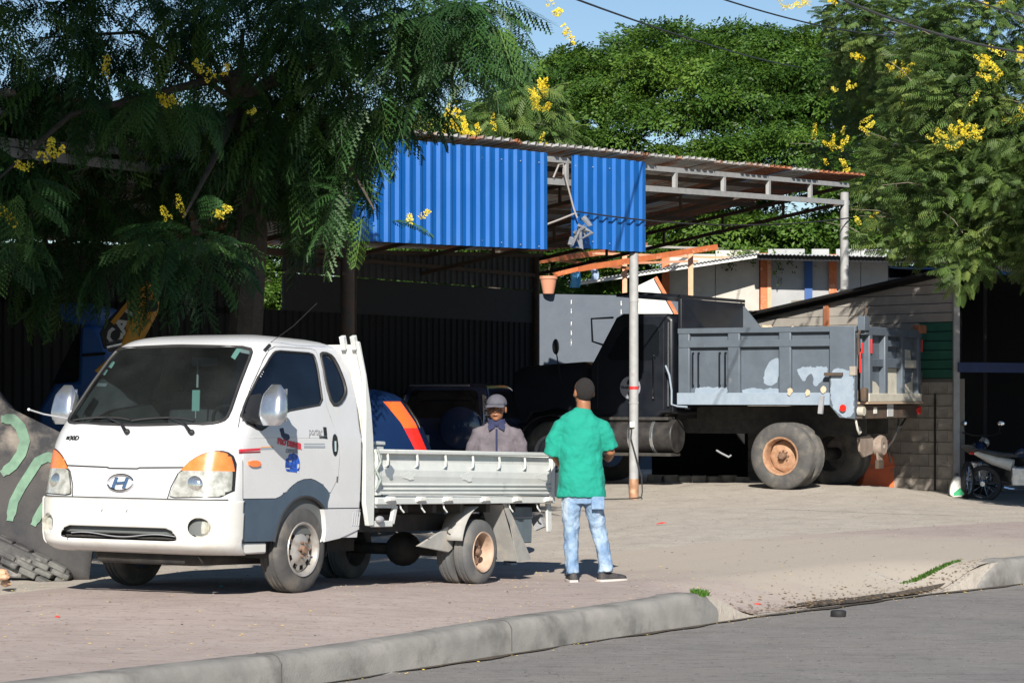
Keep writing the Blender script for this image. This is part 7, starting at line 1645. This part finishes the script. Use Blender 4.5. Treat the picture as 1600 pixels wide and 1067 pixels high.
# --- great rain tree behind everything
def rain_tree(name, label, pads, base, mat, n_per=26, extra=0, tuft=None, trunk_r=.5, group=None):
    T = thing(name, label, 'tree', base, group=group); b = Vector(base); top = b+Vector((0, 0, 4.2))
    m = MB(); bough(m, [Vector((0, 0, -.3)), Vector((.1, 0, 2)), Vector((0, 0, 4.2))], trunk_r, trunk_r*.7); m.build('trunk', M['bark'], T, smooth=True)
    pts, rots, sc_ = [], [], []; sel = random.sample(range(len(pads)), min(18, len(pads)))
    for k in sel:
        c = Vector(pads[k][0]); m = MB(); bough(m, [Vector((0, 0, 4.0)), (top.lerp(c, .55)-b)-Vector((0, 0, .1)), c-b], trunk_r*.35, .03); m.build('limb', M['bark'], T, smooth=True)
    for c, r, h in pads:
        n = int(n_per*r*r)+4
        for _ in range(n):
            a = random.uniform(0, 6.28); q = random.random()**.5; x, y = q*math.cos(a)*r, q*math.sin(a)*r; z = h*math.sqrt(max(0, 1-q*q))*random.uniform(.55, 1.05)-.22*h*q
            pts.append((c[0]+x-b.x, c[1]+y-b.y, c[2]+z-b.z)); tx = .25+random.gauss(0, .3)-.6*y/r*q; ty = random.gauss(0, .25)+.6*x/r*q; rots.append((tx, ty, random.uniform(0, 6.28))); sc_.append(random.uniform(.7, 1.25))
    near = sorted(range(len(pts)), key=lambda i: pts[i][1])[:40]; src = None
    for i in near:
        o = bpy.data.objects.new('leaf_tuft', tuft[i % len(tuft)]); COL.objects.link(o); o.parent = T; o.location = pts[i]; o.rotation_euler = rots[i]; o.scale = (sc_[i],)*3; src = src or o
    ns = set(near); idx = [i for i in range(len(pts)) if i not in ns]
    gn_cloud('crown', T, np.array(pts)[idx], np.array(rots)[idx], np.array(sc_)[idx], src, mat); return T
TUF = [spray_mesh('leaf_tuft', M['leafrain'], seed=s, n=90, R_=.40, ll=.095, lw=.024) for s in range(3)]
pads = []
ctr = Vector((5.9, 66, 4.9)); RX, RZ, RY = 9.8, 6.1, 8.5
for k in range(520):
    # a broad dome of leaf pads facing the street
    u = random.uniform(-math.pi*.5, math.pi*.5); v = math.asin(random.random()**.85) if k % 5 else random.uniform(-.12, .3)
    q = random.uniform(.88, 1.0); lump = 1+.045*math.sin(u*9+v*5)+.035*math.sin(u*17+v*11+2)
    c = (ctr.x+RX*q*lump*math.sin(u)*math.cos(v), ctr.y-RY*q*lump*math.cos(u)*math.cos(v), ctr.z+RZ*q*lump*math.sin(v)); pads.append((c, random.uniform(.6, 1.35), random.uniform(.16, .36)))
for k in range(170):
    c = (ctr.x+random.uniform(-10, 10), ctr.y-random.uniform(-3, 6), 3.3+random.uniform(-1, 2.2)); pads.append((c, random.uniform(.6, 1.2), random.uniform(.2, .4)))
rain_tree('rain_tree', 'great spreading bright green tree with a domed crown behind the shed', pads, (5.0, 66, 0), M['leafrain'], 20, tuft=TUF, trunk_r=.6)
pads = []
for k in range(90):
    c = (-5.1+random.gauss(0, 1.4), 54+random.uniform(-1.5, 1.5), 4.0+random.uniform(-2.0, 2.0)); pads.append((c, random.uniform(.5, .9), random.uniform(.2, .35)))
rain_tree('garden_tree', 'sunlit green tree seen through the gap in the shed back wall', pads, (-5.1, 54, 0), M['leafrain'], 15, tuft=TUF, trunk_r=.25)
pads = [((1.0+random.uniform(-1.1, 1.6), 55.8+random.uniform(-.8, .8), 2.2+random.uniform(-.8, 2.0)), random.uniform(.35, .6), random.uniform(.2, .35)) for k in range(46)]
rain_tree('garden_tree', 'small green tree behind the yard wall and orange timber frame', pads, (1.0, 55.8, 0), M['leafrain'], 18, tuft=TUF, trunk_r=.15)
pads = [((7.4+random.uniform(-3, 3.2), 58.5+random.uniform(-.8, .8), 4.4+random.uniform(-.6, 2.4)), random.uniform(.4, .8), random.uniform(.2, .35)) for k in range(60)]
rain_tree('garden_tree', 'dense green tree behind the white house roof', pads, (7.4, 58.5, 0), M['leafrain'], 18, tuft=TUF, trunk_r=.2)
# leaves of the potted plant
po = bpy.data.objects['potted_plant']; m = MB()
for i in range(80):
    a = random.uniform(0, 6.28); q = random.random()**.5*.32; z = .42+random.uniform(0, .45); c = Vector((q*math.cos(a), q*math.sin(a), z)); d = Vector((math.cos(a), math.sin(a), random.uniform(-.2, .8))).normalized(); n_ = d.cross(Vector((0, 0, 1))).normalized()*.03; l = random.uniform(.08, .16)
    m.add([c, c+d*l*.5+n_, c+d*l, c+d*l*.5-n_], [(0, 1, 2, 3)])
m.build('foliage', M['leafrain'], po, fix=False)['kind'] = 'stuff'
MB().tube([(0, 0, .3), (.02, 0, .6)], .015, 5).build('stem', M['bark'], po)
# --- power lines
wm = pm('power_cable', (.02, .022, .025), rough=.6)
for a, b, s, r, lab in (((880, -8, 27), (1330, 112, 80), .25, .013, 'black power line crossing the sky from top centre and passing behind the domed tree'), ((1090, -14, 28), (1460, 60, 42), .15, .011, 'upper power line running from the top edge into the right tree'), ((1290, -12, 24), (1680, 92, 24), .12, .013, 'thick power cable sloping in front of the right tree top'), ((1500, -8, 24.5), (1700, 45, 24.5), .05, .009, 'short power line in the top right corner')):
    tag(MB().tube(sag(P(*a), P(*b), s, 20), r, 5).build('power_line', wm, None, smooth=True), lab, 'power line')
